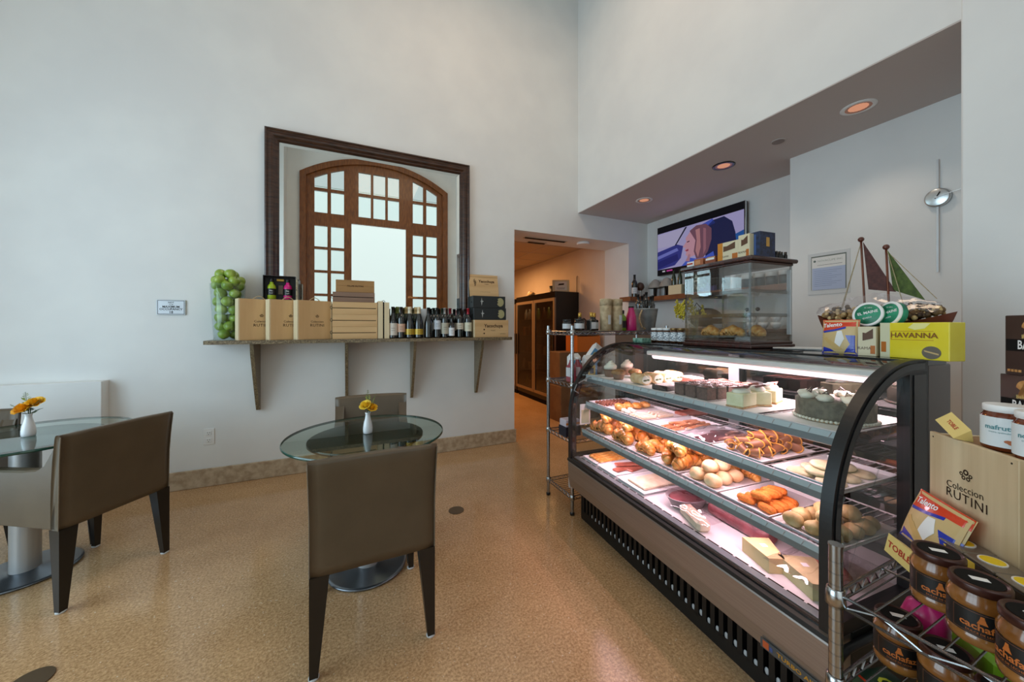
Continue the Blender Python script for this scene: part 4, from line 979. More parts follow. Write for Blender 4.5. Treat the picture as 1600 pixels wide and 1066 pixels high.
# ---- middle shelf
z2 = TZ[2]
wtray(.02, .34, .590, .803, z2, 'white tray of large pale cookies by the near end glass, middle shelf')
wtray(.02, .34, .835, 1.050, z2, 'white tray heaped with striped rolled biscuits, middle shelf')
wtray(.02, .34, 1.060, 1.245, z2, 'white tray of film-wrapped meat slices, middle shelf')
wtray(.02, .34, 1.255, 1.455, z2, 'white tray of sugared finger biscuits, middle shelf')
wtray(.02, .34, 1.465, 2.010, z2, 'long white tray of mixed sweets at the far end of the middle shelf')
b = MB(); b.lathe([(.001, 0), (.036, .001), (.041, .006), (.038, .012), (.02, .014), (.001, .0145)], 'palecookie', 22, cap=False)
t = b.thing('cookie', 'large pale cookie on the tray by the near end glass', 'cookie', group='large pale cookies'); k = 0
for (W, L, dz, a) in ((.07, .645, 0, 0), (.07, .735, 0, 0), (.155, .65, 0, 0), (.155, .74, 0, 0), (.24, .65, 0, 0), (.24, .735, 0, 0)): put(t, W, L, z2 + .003 + dz, R(a), first=(k == 0)); k += 1
for (W, L, dz) in ((.09, .69, .0155), (.15, .695, .0155), (.215, .69, .0155), (.12, .69, .031)): put(t, W, L, z2 + .003 + dz, 0, rot=(R(3), R(-2)), label='large pale cookie lying on top of the cookie layer', group='large pale cookies on top')
b = MB(); wrapP = [[(.035 + .25 * i / 14, .61 + .17 * j / 10, .036 + .006 * noise.noise(Vector((i * .7, j * .7, 1))) - .022 * (max(abs(i / 7 - 1), abs(j / 5 - 1)) ** 6)) for j in range(11)] for i in range(15)]
# striped rolled biscuits: small curled cones with yellow edge lines
def curl_mb():
    b = MB(); n = 20
    for (m, r0, r1, z0, z1) in (('biscroll', .020, .014, -.022, .022),):
        P = []
        for j in range(7):
            row = []; v = j / 6
            for i in range(n + 1):
                a = 5.2 * i / n; r = (r0 + (r1 - r0) * v) * (1 - .06 * i / n); row.append((math.cos(a) * r, z0 + (z1 - z0) * v + .008 * math.sin(a * 1.5), math.sin(a) * r))
            P.append(row)
        b.sheet(P, m); b.tube(P[0], .0028, 'yellowedge', 6); b.tube(P[-1], .0028, 'yellowedge', 6); b.tube([p[n] for p in P], .0026, 'yellowedge', 6)
        b.ball((0, 0, 0), (.012, .018, .012), 'caramel', 10)
    return b
M['biscroll'] = mat('rolled_biscuit', '#8e5a36', .4); M['yellowedge'] = mat('golden_biscuit_edge', '#e0a038', .4); M['caramel'] = pmat('guava_filling', '#7a3c2a', '#9a5a44', '#b57a62', 40, .3, .1)
for m_ in (M['biscroll'],): pass
t = curl_mb().thing('rolled_biscuit', 'striped rolled biscuit in the heap on its white tray', 'biscuit', group='striped rolled biscuits'); k = 0
for lay, cnt in ((0, 15), (1, 10), (2, 3)):
    for i in range(cnt):
        W = .06 + (i % 5) * .056 + .02 * lay + rnd.uniform(-.006, .006); L = .885 + (i // 5) * .052 + .02 * lay + rnd.uniform(-.008, .008)
        if lay == 2: W = .12 + .06 * i
        put(t, min(W, .30), L, z2 + .024 + .026 * lay, rnd.uniform(0, 3), rot=(rnd.uniform(-.5, .5), rnd.uniform(-.5, .5)), sc=.95, first=(k == 0)); k += 1
# film-wrapped meats
for (W, L, a, lab) in ((.12, 1.13, 10, 'dark red slice of cured meat under film, in front on its tray'), (.25, 1.15, -15, 'dark red slice of cured meat under film, at the back of its tray')):
    MB().box(-.07, .07, -.045, .045, 0, .010, 'salami', bev=.004).thing('cured_meat', lab, 'cured meat', cs(W, L, z2 + .0035), (0, 0, R(a) - CA), 'cured meat slices')
b = MB(); b.tube([(-.045, 0, .011), (0, .004, .012), (.045, 0, .011)], .0085, 'paleslice', 10, rr=[.006, .009, .006]); t = b.thing('sausage_stick', 'thin pale sausage stick beside the dark cured meat', 'sausage', group='pale sausage sticks')
for k, (W, L) in enumerate(((.15, 1.078), (.20, 1.088), (.25, 1.08), (.21, 1.103))): put(t, W, L, z2 + .004 + (.012 if k == 3 else 0), R(-8 + 5 * k), first=(k == 0))
def film(name, label, W0, W1, La, Lb, z, h, seed, amp=.010, group='film wrapping', z_edge=None):
    b = MB(); n1, n2 = 22, 18; P = []
    for i in range(n1 + 1):
        row = []
        for j in range(n2 + 1):
            u, v = i / n1 * 2 - 1, j / n2 * 2 - 1; e = (1 - abs(u) ** 3.5) * (1 - abs(v) ** 3.5)
            nz = noise.noise(Vector((u * 3.1 + seed, v * 3.1, seed))) + .6 * abs(noise.noise(Vector((u * 7 + seed, v * 7, seed * 2))))
            row.append((u * (W1 - W0) / 2, v * (Lb - La) / 2, .002 + h * e + amp * nz * (.2 + e)))
        P.append(row)
    mn = min(p[2] for r_ in P for p in r_)
    P = [[(p[0], p[1], p[2] - mn + .0005) for p in r_] for r_ in P]
    b.sheet(P, 'wrap'); return b.thing(name, label, 'plastic wrap', cs((W0 + W1) / 2, (La + Lb) / 2, z), (0, 0, -CA), group)
film('plastic_film', 'crinkled clear film over the cured meat on the middle shelf', .03, .33, 1.068, 1.238, z2 + .010, .030, 2.3, .008, group=None)
# finger biscuits
b = MB(); b.box(-.045, .045, -.009, .009, 0, .011, 'cookie', bev=.0045); t = b.thing('finger_biscuit', 'sugared brown finger biscuit on its white tray', 'biscuit', group='finger biscuits'); k = 0
for (W, L, dz, a) in ((.075, 1.29, 0, 4), (.08, 1.325, 0, -3), (.075, 1.36, 0, 6), (.17, 1.285, 0, 12), (.18, 1.32, 0, 0), (.175, 1.36, 0, -6), (.26, 1.30, 0, 5), (.265, 1.34, 0, -5), (.12, 1.31, .012, 14), (.13, 1.35, .012, -12), (.21, 1.315, .012, 8), (.22, 1.35, .012, -6)): put(t, W, L, z2 + .0035 + dz, R(a), first=(k == 0)); k += 1
# sweets at the far end
t = MB().ball((0, 0, .011), (.012, .011, .011), 'nut', 10, noise_a=.25, noise_s=3).thing('nut_cluster', 'small brown nut cluster at the far corner of the middle shelf', 'nut cluster', group='nut clusters'); k = 0
for i in range(8):
    for j in range(4): put(t, .045 + .028 * i, 1.87 + .027 * j, z2 + .0035, rnd.uniform(0, 6), first=(k == 0)); k += 1
t = MB().ball((0, 0, .019), (.033, .036, .020), 'puff', 16, noise_a=.22, noise_s=2.2, flat=.85).thing('puff_pastry', 'golden puff pastry between the nut clusters and the cream sticks', 'puff pastry', group='golden puff pastries')
for k, (W, L) in enumerate(((.075, 1.74), (.14, 1.75), (.205, 1.745), (.27, 1.75), (.11, 1.80), (.18, 1.805))): put(t, W, L, z2 + .0035, k, sc=1.0 if k < 4 else .8, first=(k == 0))
b = MB(); b.box(-.055, .055, -.010, .010, 0, .016, 'wafer', bev=.006); b.box(-.05, .05, -.006, .006, .013, .0185, 'cream', bev=.003)
t = b.thing('cream_stick', 'pale cream-topped pastry stick beside the dark cake slab', 'pastry', group='cream sticks')
for k in range(8): put(t, .085 + .125 * (k // 4), 1.51 + .027 * (k % 4), z2 + .0035, R(3 * (k % 3) - 3), first=(k == 0))
t = MB().ball((0, 0, .014), (.022, .020, .016), 'cream', 12, noise_a=.2, noise_s=2, flat=.8).thing('meringue', 'small white meringue in front of the cream sticks', 'meringue', group='meringues')
for k, (W, L) in enumerate(((.05, 1.64), (.095, 1.645), (.06, 1.685), (.11, 1.69))): put(t, W, L, z2 + .0035, k, sc=.9, first=(k == 0))
MB().box(-.085, .085, -.045, .045, 0, .022, M['ham'], bev=.006).thing('fruit_paste_slab', 'dark red-brown slab of fruit paste behind the cream sticks', 'fruit paste', cs(.41, 1.52, z2 - .0015), (0, 0, -CA))
# ---- top shelf
z1 = TZ[1]
def doily(W0, W1, La, Lb, z, label): return wtray(W0, W1, La, Lb, z, label, m='paper', group='white boards on the top shelf', h=.004)
doily(.03, .42, .600, .835, z1, 'white board under the large chocolate cake'); doily(.03, .42, .865, 1.075, z1, 'white board under the cheesecake slices'); doily(.03, .42, 1.09, 1.30, z1, 'white board under the dark chocolate cubes'); doily(.03, .42, 1.31, 1.66, z1, 'white board under the filled rolls and dark slab'); doily(.03, .42, 1.67, 2.01, z1, 'white board under the frosted cupcakes')
z1 += .0045
def cupcake(loc, label, topm, sc=1.0):
    t = thing('cupcake', label, 'cupcake', loc, -CA, 'frosted cupcakes'); b = MB(); n = 24
    b.lathe([(.022, 0), (.030, .030)], 'papercup', n, fn=lambda v: (v[0] * (1 + .04 * math.cos(12 * math.atan2(v[1], v[0]))), v[1] * (1 + .04 * math.cos(12 * math.atan2(v[1], v[0]))), v[2])); b.build('paper_cup', t)
    b = MB(); pts = []; rr = []
    for i in range(61):
        u = i / 60; a = u * 2 * PI * 3; r_ = .020 * (1 - u * .95); pts.append((math.cos(a) * r_, math.sin(a) * r_, .033 + .030 * u)); rr.append(.012 * (1 - .55 * u))
    b.tube(pts, .01, topm, 8, rr=rr); b.ball((0, 0, .034), (.022, .022, .012), topm, 12); b.build('frosting', t)
    t.scale = (sc,) * 3; return t
cupcake(cs(.125, 1.905, z1), 'cupcake with pale green-white swirled frosting, closer to the curved glass', 'cream', 1.6); cupcake(cs(.29, 1.945, z1), 'cupcake with pinkish-white swirled frosting, deeper in the case', 'icingpink', 1.6)
def muffin(loc, label, sc=1):
    t = thing('muffin', label, 'muffin', loc, -CA, 'brown muffins'); MB().lathe([(.026, 0), (.036, .034)], 'papercup', 24).build('paper_cup', t)
    MB().ball((0, 0, .036), (.043, .042, .022), 'muffin', 18, noise_a=.1, noise_s=2, flat=.3).build('crown', t); t.scale = (sc,) * 3
muffin(cs(.095, 1.785, z1), 'brown muffin in front of the frosted cupcakes', 1.1); muffin(cs(.235, 1.80, z1), 'brown muffin behind the first, beside the filled rolls')
for k, (W, L, lab) in enumerate(((.095, 1.585, 'filled pastry roll cut open, first in the row behind the curved glass'), (.185, 1.59, 'filled pastry roll cut open, second in the row from the curved glass'), (.275, 1.605, 'filled pastry roll cut open, third in the row from the curved glass'), (.365, 1.615, 'filled pastry roll cut open, last in the row at the back'))):
    t = thing('filled_roll', lab, 'filled roll', cs(W, L, z1), -CA, 'filled pastry rolls')
    XX = RX(90); b = MB(); b.lathe([(.001, -.05), (.030, -.05), (.038, -.044), (.038, .05), (.001, .05)], 'roll', 22, T(0, 0, .030) @ XX @ SCL(1, .80, 1)); b.build('dough', t)
    b = MB(); b.cyl(.030, 0, .0015, 'cream', 20, T(0, -.050, .030) @ XX @ SCL(1, .8, 1))
    b.ball((-.010, -.052, .026), (.013, .003, .005), 'greenfill', 10); b.ball((.012, -.052, .028), (.010, .003, .005), 'greenfill', 10); b.build('filling', t)
    b = MB(); b.ball((0, .0, .052), (.024, .040, .010), 'puff', 12, noise_a=.2); b.build('glazed_crust', t)
MB().box(-.09, .09, -.045, .045, 0, .026, 'choc', bev=.004).thing('chocolate_slab', 'flat near-black chocolate slab in front of the filled rolls', 'chocolate cake', cs(.13, 1.40, z1), (0, 0, R(12) - CA))
t = thing('cake_slice', 'rectangular cake slice with pale pink topping, behind the chocolate slab', 'cake slice', cs(.37, 1.47, z1), R(80) - CA); MB().box(-.055, .055, -.03, .03, 0, .034, M['redglaze'], bev=.002).build('sponge', t); MB().box(-.056, .056, -.031, .031, .034, .044, 'icingpink', bev=.004).build('icing', t)
t = thing('chocolate_cube', 'dark chocolate cake cube with drizzled top, in the block on the top shelf', 'chocolate cake', (0, 0, 0), 0, 'dark chocolate cake cubes')
b = MB(); b.box(-.028, .028, -.028, .028, 0, .050, 'chocmid', bev=.002); b.build('cake', t); b = MB(); b.box(-.029, .029, -.029, .029, .0495, .056, 'choc', bev=.002)
for s_ in (-.012, .002, .016): b.tube([(s_ - .008, -.02, .0575), (s_ + .008, .02, .0575)], .003, M['ham'], 6)
b.build('ganache', t); k = 0
for i in range(5):
    for j in range(3): put(t, .075 + .066 * i, 1.125 + .066 * j, z1, first=(k == 0)); k += 1
def cheesecake(W, L, rz, lab):
    t = thing('cheesecake_slice', lab, 'cheesecake', cs(W, L, z1), R(rz) - CA, 'cheesecake slices')
    b = MB(); b.box(-.05, .05, -.034, .034, .006, .058, 'cheesecake', bev=.003); b.build('filling', t); b = MB(); b.box(-.051, .051, -.035, .035, 0, .0062, 'crust'); b.build('crust', t)
    b = MB(); b.ball((0, 0, .062), (.042, .030, .018), 'cream', 16, noise_a=.2, noise_s=2.5, flat=.3); b.build('cream_topping', t)
    b = MB(); b.sheet([[(-.035 + .07 * i / 8, -.02 + .04 * j / 3, .083 + .006 * math.sin(i * .9) - .003 * j) for j in range(4)] for i in range(9)], M['redglaze']); b.build('glaze', t)
cheesecake(.085, .965, 8, 'block-shaped cheesecake slice with cream and red glaze, in front of two others'); cheesecake(.19, .975, 60, 'cheesecake slice with cream topping, in the middle of the three'); cheesecake(.29, .985, 20, 'cheesecake slice with cream topping, deepest of the three in the case')
t = thing('chocolate_cake', 'large round grey-brown chocolate cake with cream swirls and chocolate triangles', 'cake', cs(.215, .712, z1), -CA)
b = MB(); b.lathe([(.108, .006), (.110, .010), (.110, .066), (.104, .071), (.001, .072)], 'greycake', 48); b.build('cake', t)
b = MB(); b.lathe([(.001, 0), (.113, 0), (.116, .004), (.113, .008), (.001, .008)], 'crust', 40); 
for i in range(60): a = 2 * PI * i / 60; b.ball((math.cos(a) * .114, math.sin(a) * .114, .006), (.006, .006, .005), 'cream', 6, noise_a=.3, seed=i)
b.build('crumb_border', t)
for i in range(8):
    a = 2 * PI * i / 8 + .2; b = MB(); cx, cy = math.cos(a) * .084, math.sin(a) * .084
    b.ball((cx, cy, .080), (.027, .024, .014), 'cream', 14, noise_a=.2, noise_s=2.5, seed=i); b.ball((cx * .7, cy * .7, .082), (.016, .014, .010), 'cream', 10, noise_a=.2); b.build('cream_swirl', t)
    b = MB(); X = T(cx * 1.0, cy * 1.0, .083) @ RZ(math.degrees(a) + 90) @ RX(52)
    b.prism([(-.014, 0), (-.010, -.004), (.010, -.004), (.014, 0), (.012, .012), (0, .030), (-.012, .012)], -.0012, .0012, 'choc', X)
    for (x, y) in ((-.005, .003), (.004, .003), (0, .010), (0, .019)): b.lathe([(.0028, 0), (.001, .0003)], 'cream', 8, X @ T(x, y, .0013), cap=False); b.lathe([(.0028, 0), (.001, .0003)], 'cream', 8, X @ T(x, y, -.0016), cap=False)
    b.build('chocolate_triangle', t)
# ---- deck
z0 = TZ[0]
def deck_tray(W0, W1, La, Lb, lab): return wtray(W0, W1, La, Lb, z0 + .0005, lab, group='white trays on the case floor')
deck_tray(-.02, .34, 1.858, 2.018, 'white tray of flat golden bread on the case floor, at the far end'); deck_tray(-.02, .34, 1.665, 1.85, 'white tray of dry cured strips on the case floor'); deck_tray(-.02, .34, 1.42, 1.655, 'white tray of a pale wafer slab on the case floor')
zd = z0 + .004
for k in range(4): MB().box(-.13, .13, -.016, .016, 0, .022, 'puff', bev=.008).thing('flat_bread', 'long golden bread finger on the tray at the far end of the case floor', 'bread', cs(.15, 1.886 + .035 * k, zd), (0, 0, -CA), 'golden bread fingers')
for (W, L, a, dz, lab) in ((.12, 1.75, 8, 0, 'brown cured meat strip lying lowest on its tray'), (.16, 1.765, -14, .013, 'brown cured meat strip lying across the others'), (.20, 1.73, 14, .0, 'brown cured meat strip at the back of its tray')): MB().box(-.09, .09, -.024, .024, 0, .012, 'ham', bev=.005).thing('cured_strip', lab, 'cured meat', cs(W, L, zd + dz), (0, 0, R(a) - CA), 'cured meat strips')
MB().box(-.13, .13, -.07, .07, 0, .016, 'wafer', bev=.004).thing('wafer_slab', 'thick pale wafer slab on the case floor tray', 'wafer', cs(.15, 1.535, zd), (0, 0, -CA))
t = thing('salami_dish', 'oval grey dish of dark sliced meat under film on the case floor', 'dish', cs(.12, 1.275, z0 + .0005), R(90) - CA)
b = MB(); b.lathe([(.001, .001), (.06, .001), (.080, .05), (.083, .052), (.080, .055), (.076, .052), (.058, .008), (.001, .007)], mat('grey_dish', '#8e8588', .35), 36, SCL(1.0, 1.35, 1)); b.build('dish_body', t)
b = MB(); b.lathe([(.001, .050), (.045, .050), (.070, .042)], 'salami', 30, SCL(1, 1.3, 1)); b.build('sliced_meat', t)
MB().lathe([(.03, -.14), (.043, -.13), (.046, -.06), (.044, .06), (.040, .13), (.02, .145)], 'salami', 24, RZ(88) @ RX(90) @ SCL(1, .9, 1)).thing('cured_ham', 'long dark cured ham piece under film behind the cheeses', 'cured meat', cs(.165, 1.03, z0 + .042), (0, 0, R(92) - CA))
MB().lathe([(.02, -.09), (.034, -.08), (.036, .06), (.022, .085)], M['ham'], 20, RZ(80) @ RX(90) @ SCL(1, .85, 1)).thing('wrapped_sausage', 'stubby pinkish sausage under film near the case end, on the floor', 'cured meat', cs(.20, .72, z0 + .0345), (0, 0, R(60) - CA))
MB().box(-.085, .085, -.03, .03, 0, .05, 'wafer', bev=.012).thing('pale_loaf', 'pale pinkish block in film, between the dish and the cheese wedges', 'deli block', cs(.02, 1.14, z0 + .0005), (0, 0, R(70) - CA))
def wedge(loc, rz, m, lab, a=.13, w_=.10, h=.055, tilt=0):
    b = MB(); b.prism([(0, -w_ / 2), (a, -w_ * .28), (a, w_ * .28), (0, w_ / 2)], 0, h, m); b.box(.04, .06, -.008, .012, h, h + .0006, 'white'); o = b.thing('cheese_wedge', lab, 'cheese', loc, (0, R(tilt), rz - CA), 'cheese wedges'); return o
wedge(cs(.075, .90, z0 + .0005), R(-115), 'hardcheese', 'golden-orange cheese wedge with small price sticker on the case floor'); wedge(cs(.10, .77, z0 + .0005), R(-120), 'oldcheese', 'olive-grey cheese wedge with small price sticker, closer to the near end glass', a=.15, w_=.12)
film('plastic_film', 'crinkled clear film over the sliced-meat dish', .02, .22, 1.16, 1.385, z0 + .058, .010, 1.1, .009, None); film('plastic_film', 'crinkled clear film loosely covering the cured ham', .075, .27, .88, 1.17, z0 + .086, .010, 4.4, .012, None)
film('plastic_film', 'crumpled clear film around the pale block at the curved glass', -.04, .08, 1.03, 1.22, z0 + .05, .010, 5.2, .010, None); film('plastic_film', 'crumpled clear film bunched before the near end glass', -.03, .30, .605, .80, z0 + .058, .014, 7.7, .016, None)
# ================================================ ON AND BEHIND THE DISPLAY CASE
TOP = 1.219
M['mahogany'] = vary('mahogany', '#2e1512', '#431f1a', 8, .25, 4, (1, 6, 1), coat=.3); M['shelfwood'] = vary('warm_wood_shelf', '#6a4028', '#8a5638', 8, .4, 4, (6, 1, 1))
b = MB(); b.box(.585, .97, .76, 2.07, 0, TOP - .03, mat('counter_body', '#3a3430', .6)); b.box(.585, .99, .74, 2.072, TOP - .03, TOP - .0005, 'topblack', bev=.003)
b.thing('service_counter', 'dark counter standing directly behind the display case', 'counter', CASE_O, (0, 0, -CA))
# --- acrylic pastry cabinet
AL0, AL1, AW0, AW1 = 1.19, 1.60, .45, .77
t = thing('acrylic_cabinet', 'clear acrylic countertop pastry cabinet with dark wooden base and top', 'pastry cabinet', CASE_O + Vector((0, 0, TOP)), -CA)
b = MB(); b.box(AW0 - .012, AW1 + .012, AL0 - .012, AL1 + .012, 0, .020, 'mahogany', bev=.004); b.box(AW0 - .004, AW1 + .004, AL0 - .004, AL1 + .004, .020, .034, 'mahogany', bev=.003); b.build('base', t)
b = MB(); b.box(AW0 - .006, AW1 + .006, AL0 - .006, AL1 + .006, .440, .452, 'mahogany', bev=.003); b.box(AW0 - .022, AW1 + .022, AL0 - .022, AL1 + .022, .452, .474, 'mahogany', bev=.006); b.build('top_board', t)
for nm, (x0, x1, y0, y1) in (('front_panel', (AW0, AW0 + .004, AL0, AL1)), ('side_panel', (AW0, AW1, AL0, AL0 + .004)), ('side_panel', (AW0, AW1, AL1 - .004, AL1))): MB().box(x0, x1, y0, y1, .034, .440, 'acrylic').build(nm, t)
for k, (y0, y1) in enumerate(((AL0 + .004, 1.40), (1.385, AL1 - .004))):
    d = MB().box(AW1 - .006 - .005 * k, AW1 - .002 - .005 * k, y0, y1, .05, .43, 'acrylic').build('door', t)
    b = MB(); b.lathe([(.001, .016), (.009, .015), (.012, .008), (.008, 0)], 'black', 20, T(AW1 - .012, 1.36 if k == 0 else 1.425, .215) @ RY(-90)); b.lathe([(.0, .0165), (.005, .0165)], 'chrome', 14, T(AW1 - .0125, 1.36 if k == 0 else 1.425, .215) @ RY(-90)); b.build('knob', d)
for x, y in ((AW0 + .003, AL0 + .003), (AW0 + .003, AL1 - .003), (AW1 - .003, AL0 + .003), (AW1 - .003, AL1 - .003)): MB().box(x - .004, x + .004, y - .004, y + .004, .034, .44, 'acrylicedge').build('corner_strip', t)
b = MB(); b.box(AW1 - .012, AW1, AL0 - .001, AL0 + .018, .07, .42, mat('white_channel', '#e2e6ea', .4)); b.build('door_channel', t)
for z in (.045, .165, .290):
    b = MB(); b.box(AW0 + .012, AW1 - .02, AL0 + .012, AL1 - .012, z, z + .004, 'acrylic'); b.box(AW0 + .010, AW0 + .014, AL0 + .012, AL1 - .012, z, z + .018, 'acrylicedge'); b.box(AW0 + .012, AW1 - .02, AL0 + .010, AL0 + .014, z, z + .018, 'acrylicedge'); b.build('tray_shelf', t)
b = croissant_mb('puff', .13, .034, .5, 4)
c_ = b.thing('croissant', 'golden croissant inside the clear countertop cabinet', 'croissant', cs(.54, 1.495, TOP + .050), (0, 0, R(80) - CA), 'croissants in the clear cabinet')
for (W, L, a) in ((.54, 1.355, 98), (.64, 1.43, 88), (.62, 1.275, 65)): put(c_, W, L, TOP + .050, R(a))
# --- packages on the cabinet top
PT = TOP + .4745
def pbox(loc, rz, dims, m, label, cat='package', name='package', group=None, deco=None, tilt=(0, 0), bev=.0015):
    b = MB(); w_, d, h = dims; b.box(-w_ / 2, w_ / 2, -d / 2, d / 2, 0, h, m, bev=bev)
    if deco: deco(b, w_, d, h)
    return b.thing(name, label, cat, loc, (tilt[0], tilt[1], rz), group)
FW = -PI / 2 - CA          # face turned to the aisle (local -y faces case front)
M['cream'] = M['cream']; M['creambox'] = mat('cream_carton', '#d9cfae', .5); M['orangebox'] = mat('orange_carton', '#c9801f', .5); M['navybox'] = vary('navy_carton', '#121c34', '#23345c', 60, .4); M['brownpic'] = mat('chocolate_picture', '#5b3a22', .5); M['orangep'] = mat('orange_print', '#b9681f', .5)
def choc_deco(b, w_, d, h):
    y = -d / 2 - .0006
    b.prism([(-w_ * .22, h * .52), (w_ * .34, h * .60), (w_ * .34, h * .93), (-w_ * .05, h * .78), (-w_ * .22, h * .80)], 0, .0005, 'brownpic', T(0, y, 0) @ RX(90)); b.box(w_ * .2, w_ * .45, y, y + .001, h * .08, h * .36, 'orangep'); b.text('RAMA', h * .135, 'brownpic', T(-w_ * .12, y, h * .26) @ FACE_S)
pbox(cs(.515, 1.345, PT), FW, (.125, .05, .108), 'creambox', 'cream carton with a chocolate picture and an orange end, on the clear cabinet', 'carton', 'carton', None, lambda b, w_, d, h: (choc_deco(b, w_, d, h), b.box(-w_ / 2 - .0006, -w_ / 2 + .03, -d / 2 - .0007, d / 2, 0, h, 'orangebox')))
pbox(cs(.510, 1.250, PT), FW, (.062, .05, .125), 'creambox', 'narrower cream carton with a chocolate picture beside the navy box', 'carton', 'carton', None, choc_deco)
def navy(b, w_, d, h):
    y = -d / 2 - .0006; b.box(-w_ * .1, w_ * .1, y, y + .001, h * .1, h * .9, mat('blue_band', '#3d5a92', .4))
    b.box(w_ / 2 - .0004, w_ / 2 + .0006, -.012, .012, h * .42, h * .78, mat('amber_panel', '#c99a45', .4))
pbox(cs(.575, 1.213, PT), FW, (.055, .115, .132), 'navybox', 'tall navy blue patterned box on the corner of the clear cabinet', 'carton', 'carton', None, navy)
pbox(cs(.51, 1.455, PT), FW, (.07, .05, .038), mat('rust_pack', '#8b4a2c', .45), 'low rust-brown pack with a pale label between the blue-lidded one and the biscuit packs', 'package', 'package', 'packs on the clear cabinet', lambda b, w_, d, h: b.box(-w_ * .4, w_ * .4, -d / 2 - .0006, -d / 2, h * .7, h, 'paper'))
pbox(cs(.51, 1.535, PT), FW, (.065, .05, .048), mat('terracotta_pack', '#a8603c', .45), 'terracotta biscuit pack on the clear cabinet', 'package', 'package', 'packs on the clear cabinet', lambda b, w_, d, h: b.box(-w_ * .35, w_ * .2, -d / 2 - .0006, -d / 2, h * .3, h * .8, mat('tan_print', '#c98f62', .5)))
pbox(cs(.51, 1.598, PT), FW, (.055, .04, .040), 'paper', 'white pack with a red stripe at the end of the clear cabinet', 'package', 'package', 'packs on the clear cabinet', lambda b, w_, d, h: (b.box(-w_ / 2, w_ * .3, -d / 2 - .0006, -d / 2, h * .55, h * .8, mat('red_stripe', '#b5432c', .5)), b.box(-w_ / 2, w_ / 2, -d / 2 - .0006, -d / 2, h * .05, h * .3, mat('blue_stripe', '#5d9db5', .5))))
pbox(cs(.57, 1.50, PT), FW, (.06, .05, .060), mat('dark_caramel_pack', '#6a3a24', .4), 'dark caramel pack standing behind the terracotta one', 'package', 'package', 'packs on the clear cabinet', lambda b, w_, d, h: b.box(-w_ * .45, w_ * .45, -d / 2 - .0006, -d / 2, h * .5, h * .95, mat('cream_print', '#d8b080', .5)))
b = MB(); b.lathe([(.001, 0), (.009, 0), (.0095, .002), (.0095, .022), (.007, .026), (.007, .040), (.001, .040)], 'blackgloss', 16); t = b.thing('small_bottle', 'tiny black-capped bottle on the end of the clear cabinet', 'bottle', cs(.66, 1.20, PT), (0, 0, 0), 'tiny bottles on the clear cabinet')
for (W, L) in ((.685, 1.20), (.71, 1.205), (.735, 1.20), (.672, 1.225), (.70, 1.23)): put(t, W, L, PT)
# --- row of patterned jars on the far end of the case
M['patt'] = vary('blue_white_pattern', '#4d6476', '#e6eaec', 130, .4, 2, lo=.42, hi=.5); M['jam'] = mat('dark_preserve', '#4a2c1a', .2, coat=.5)
def jar(loc, label, r, h, body, lab, lid, group, name='jar', labz=(.12, .72), deco=None, rz=0):
    t = thing(name, label, 'jar', loc, rz, group)
    lh = min(.016, h * .16)
    MB().lathe([(.001, .001), (r * .88, 0), (r, .004), (r, h * .74), (r * .9, h * .80), (r * .84, h - lh)], body, 26).build('jar_body', t)
    MB().cyl(r * .93, h - lh, h, lid, 26, bev=.0015).build('lid', t)
    if lab:
        b = MB(); b.lathe([(r + .0006, h * labz[0]), (r + .0006, h * labz[1])], lab, 26, cap=False)
        if deco: deco(b, r + .0009, h)
        b.build('label', t)
    return t
for k, (L, lid, lb) in enumerate(((2.022, 'white', 'preserve jar with patterned label and white lid, first in the row from the corridor side'), (1.962, 'white', 'preserve jar with patterned label and white lid, second in the row'), (1.902, 'white', 'preserve jar with patterned label and white lid, third in the row'), (1.838, 'goldlid', 'preserve jar with patterned label and gold-brown lid, beside the third white-lidded one'), (1.776, 'goldlid', 'preserve jar with patterned label and gold-brown lid, closest to the clear cabinet'))):
    if lid == 'goldlid' and 'goldlid' not in M: M['goldlid'] = mat('bronze_lid', '#8b6e43', .35, .5)
    jar(cs(.60, L, TOP), lb, .028, .103, 'jam', 'patt', lid, 'patterned preserve jars')
# flower vase with yellow spray
t = thing('flower_vase', 'clear glass vase with a tall spray of yellow blossom beside the clear cabinet', 'vase', cs(.735, 1.80, TOP), 0)
MB().lathe([(.001, .002), (.028, 0), (.030, .003), (.030, .13), (.0285, .13), (.0285, .006), (.001, .006)], 'clear', 28).build('vase_body', t)
M['solid'] = vary('yellow_blossom', '#a89a24', '#d8c83e', 60, .6); M['solidleaf'] = mat('olive_leaf', '#5c6a24', .6)
b = MB(); r2 = random.Random(8)
for i in range(7):
    a = -.5 + i * .32; b.tube([(0, 0, .02), (math.sin(a) * .03, r2.uniform(-.01, .01), .13), (math.sin(a) * .085 - .04, r2.uniform(-.03, .03), .22 + .05 * math.cos(a))], .0016, 'solidleaf', 5)
for i in range(26):
    c = Vector((r2.uniform(-.06, .05), r2.uniform(-.03, .03), r2.uniform(.11, .2))); e = c + Vector((r2.uniform(-.03, .03), r2.uniform(-.02, .02), .02)); q = Vector((.003, .002, 0)); b.add([c, c.lerp(e, .5) + q, e, c.lerp(e, .5) - q], [(0, 1, 2, 3)], 'solidleaf')
b.build('stems', t); b = MB()
for i in range(11):
    ax = r2.uniform(-.10, .05); ay = r2.uniform(-.05, .05); az = r2.uniform(.16, .24); d = Vector((r2.uniform(-.5, .35), r2.uniform(-.3, .3), 1)).normalized()
    for j in range(26):
        u = j / 26; p_ = Vector((ax, ay, az)) + d * .085 * u + Vector((r2.uniform(-1, 1), r2.uniform(-1, 1), r2.uniform(-1, 1))) * .016 * (1 - u * .7)
        b.ball(p_, .0062, 'solid', 5)
b.build('blossom', t); t.rotation_euler = (0, 0, -YAW)
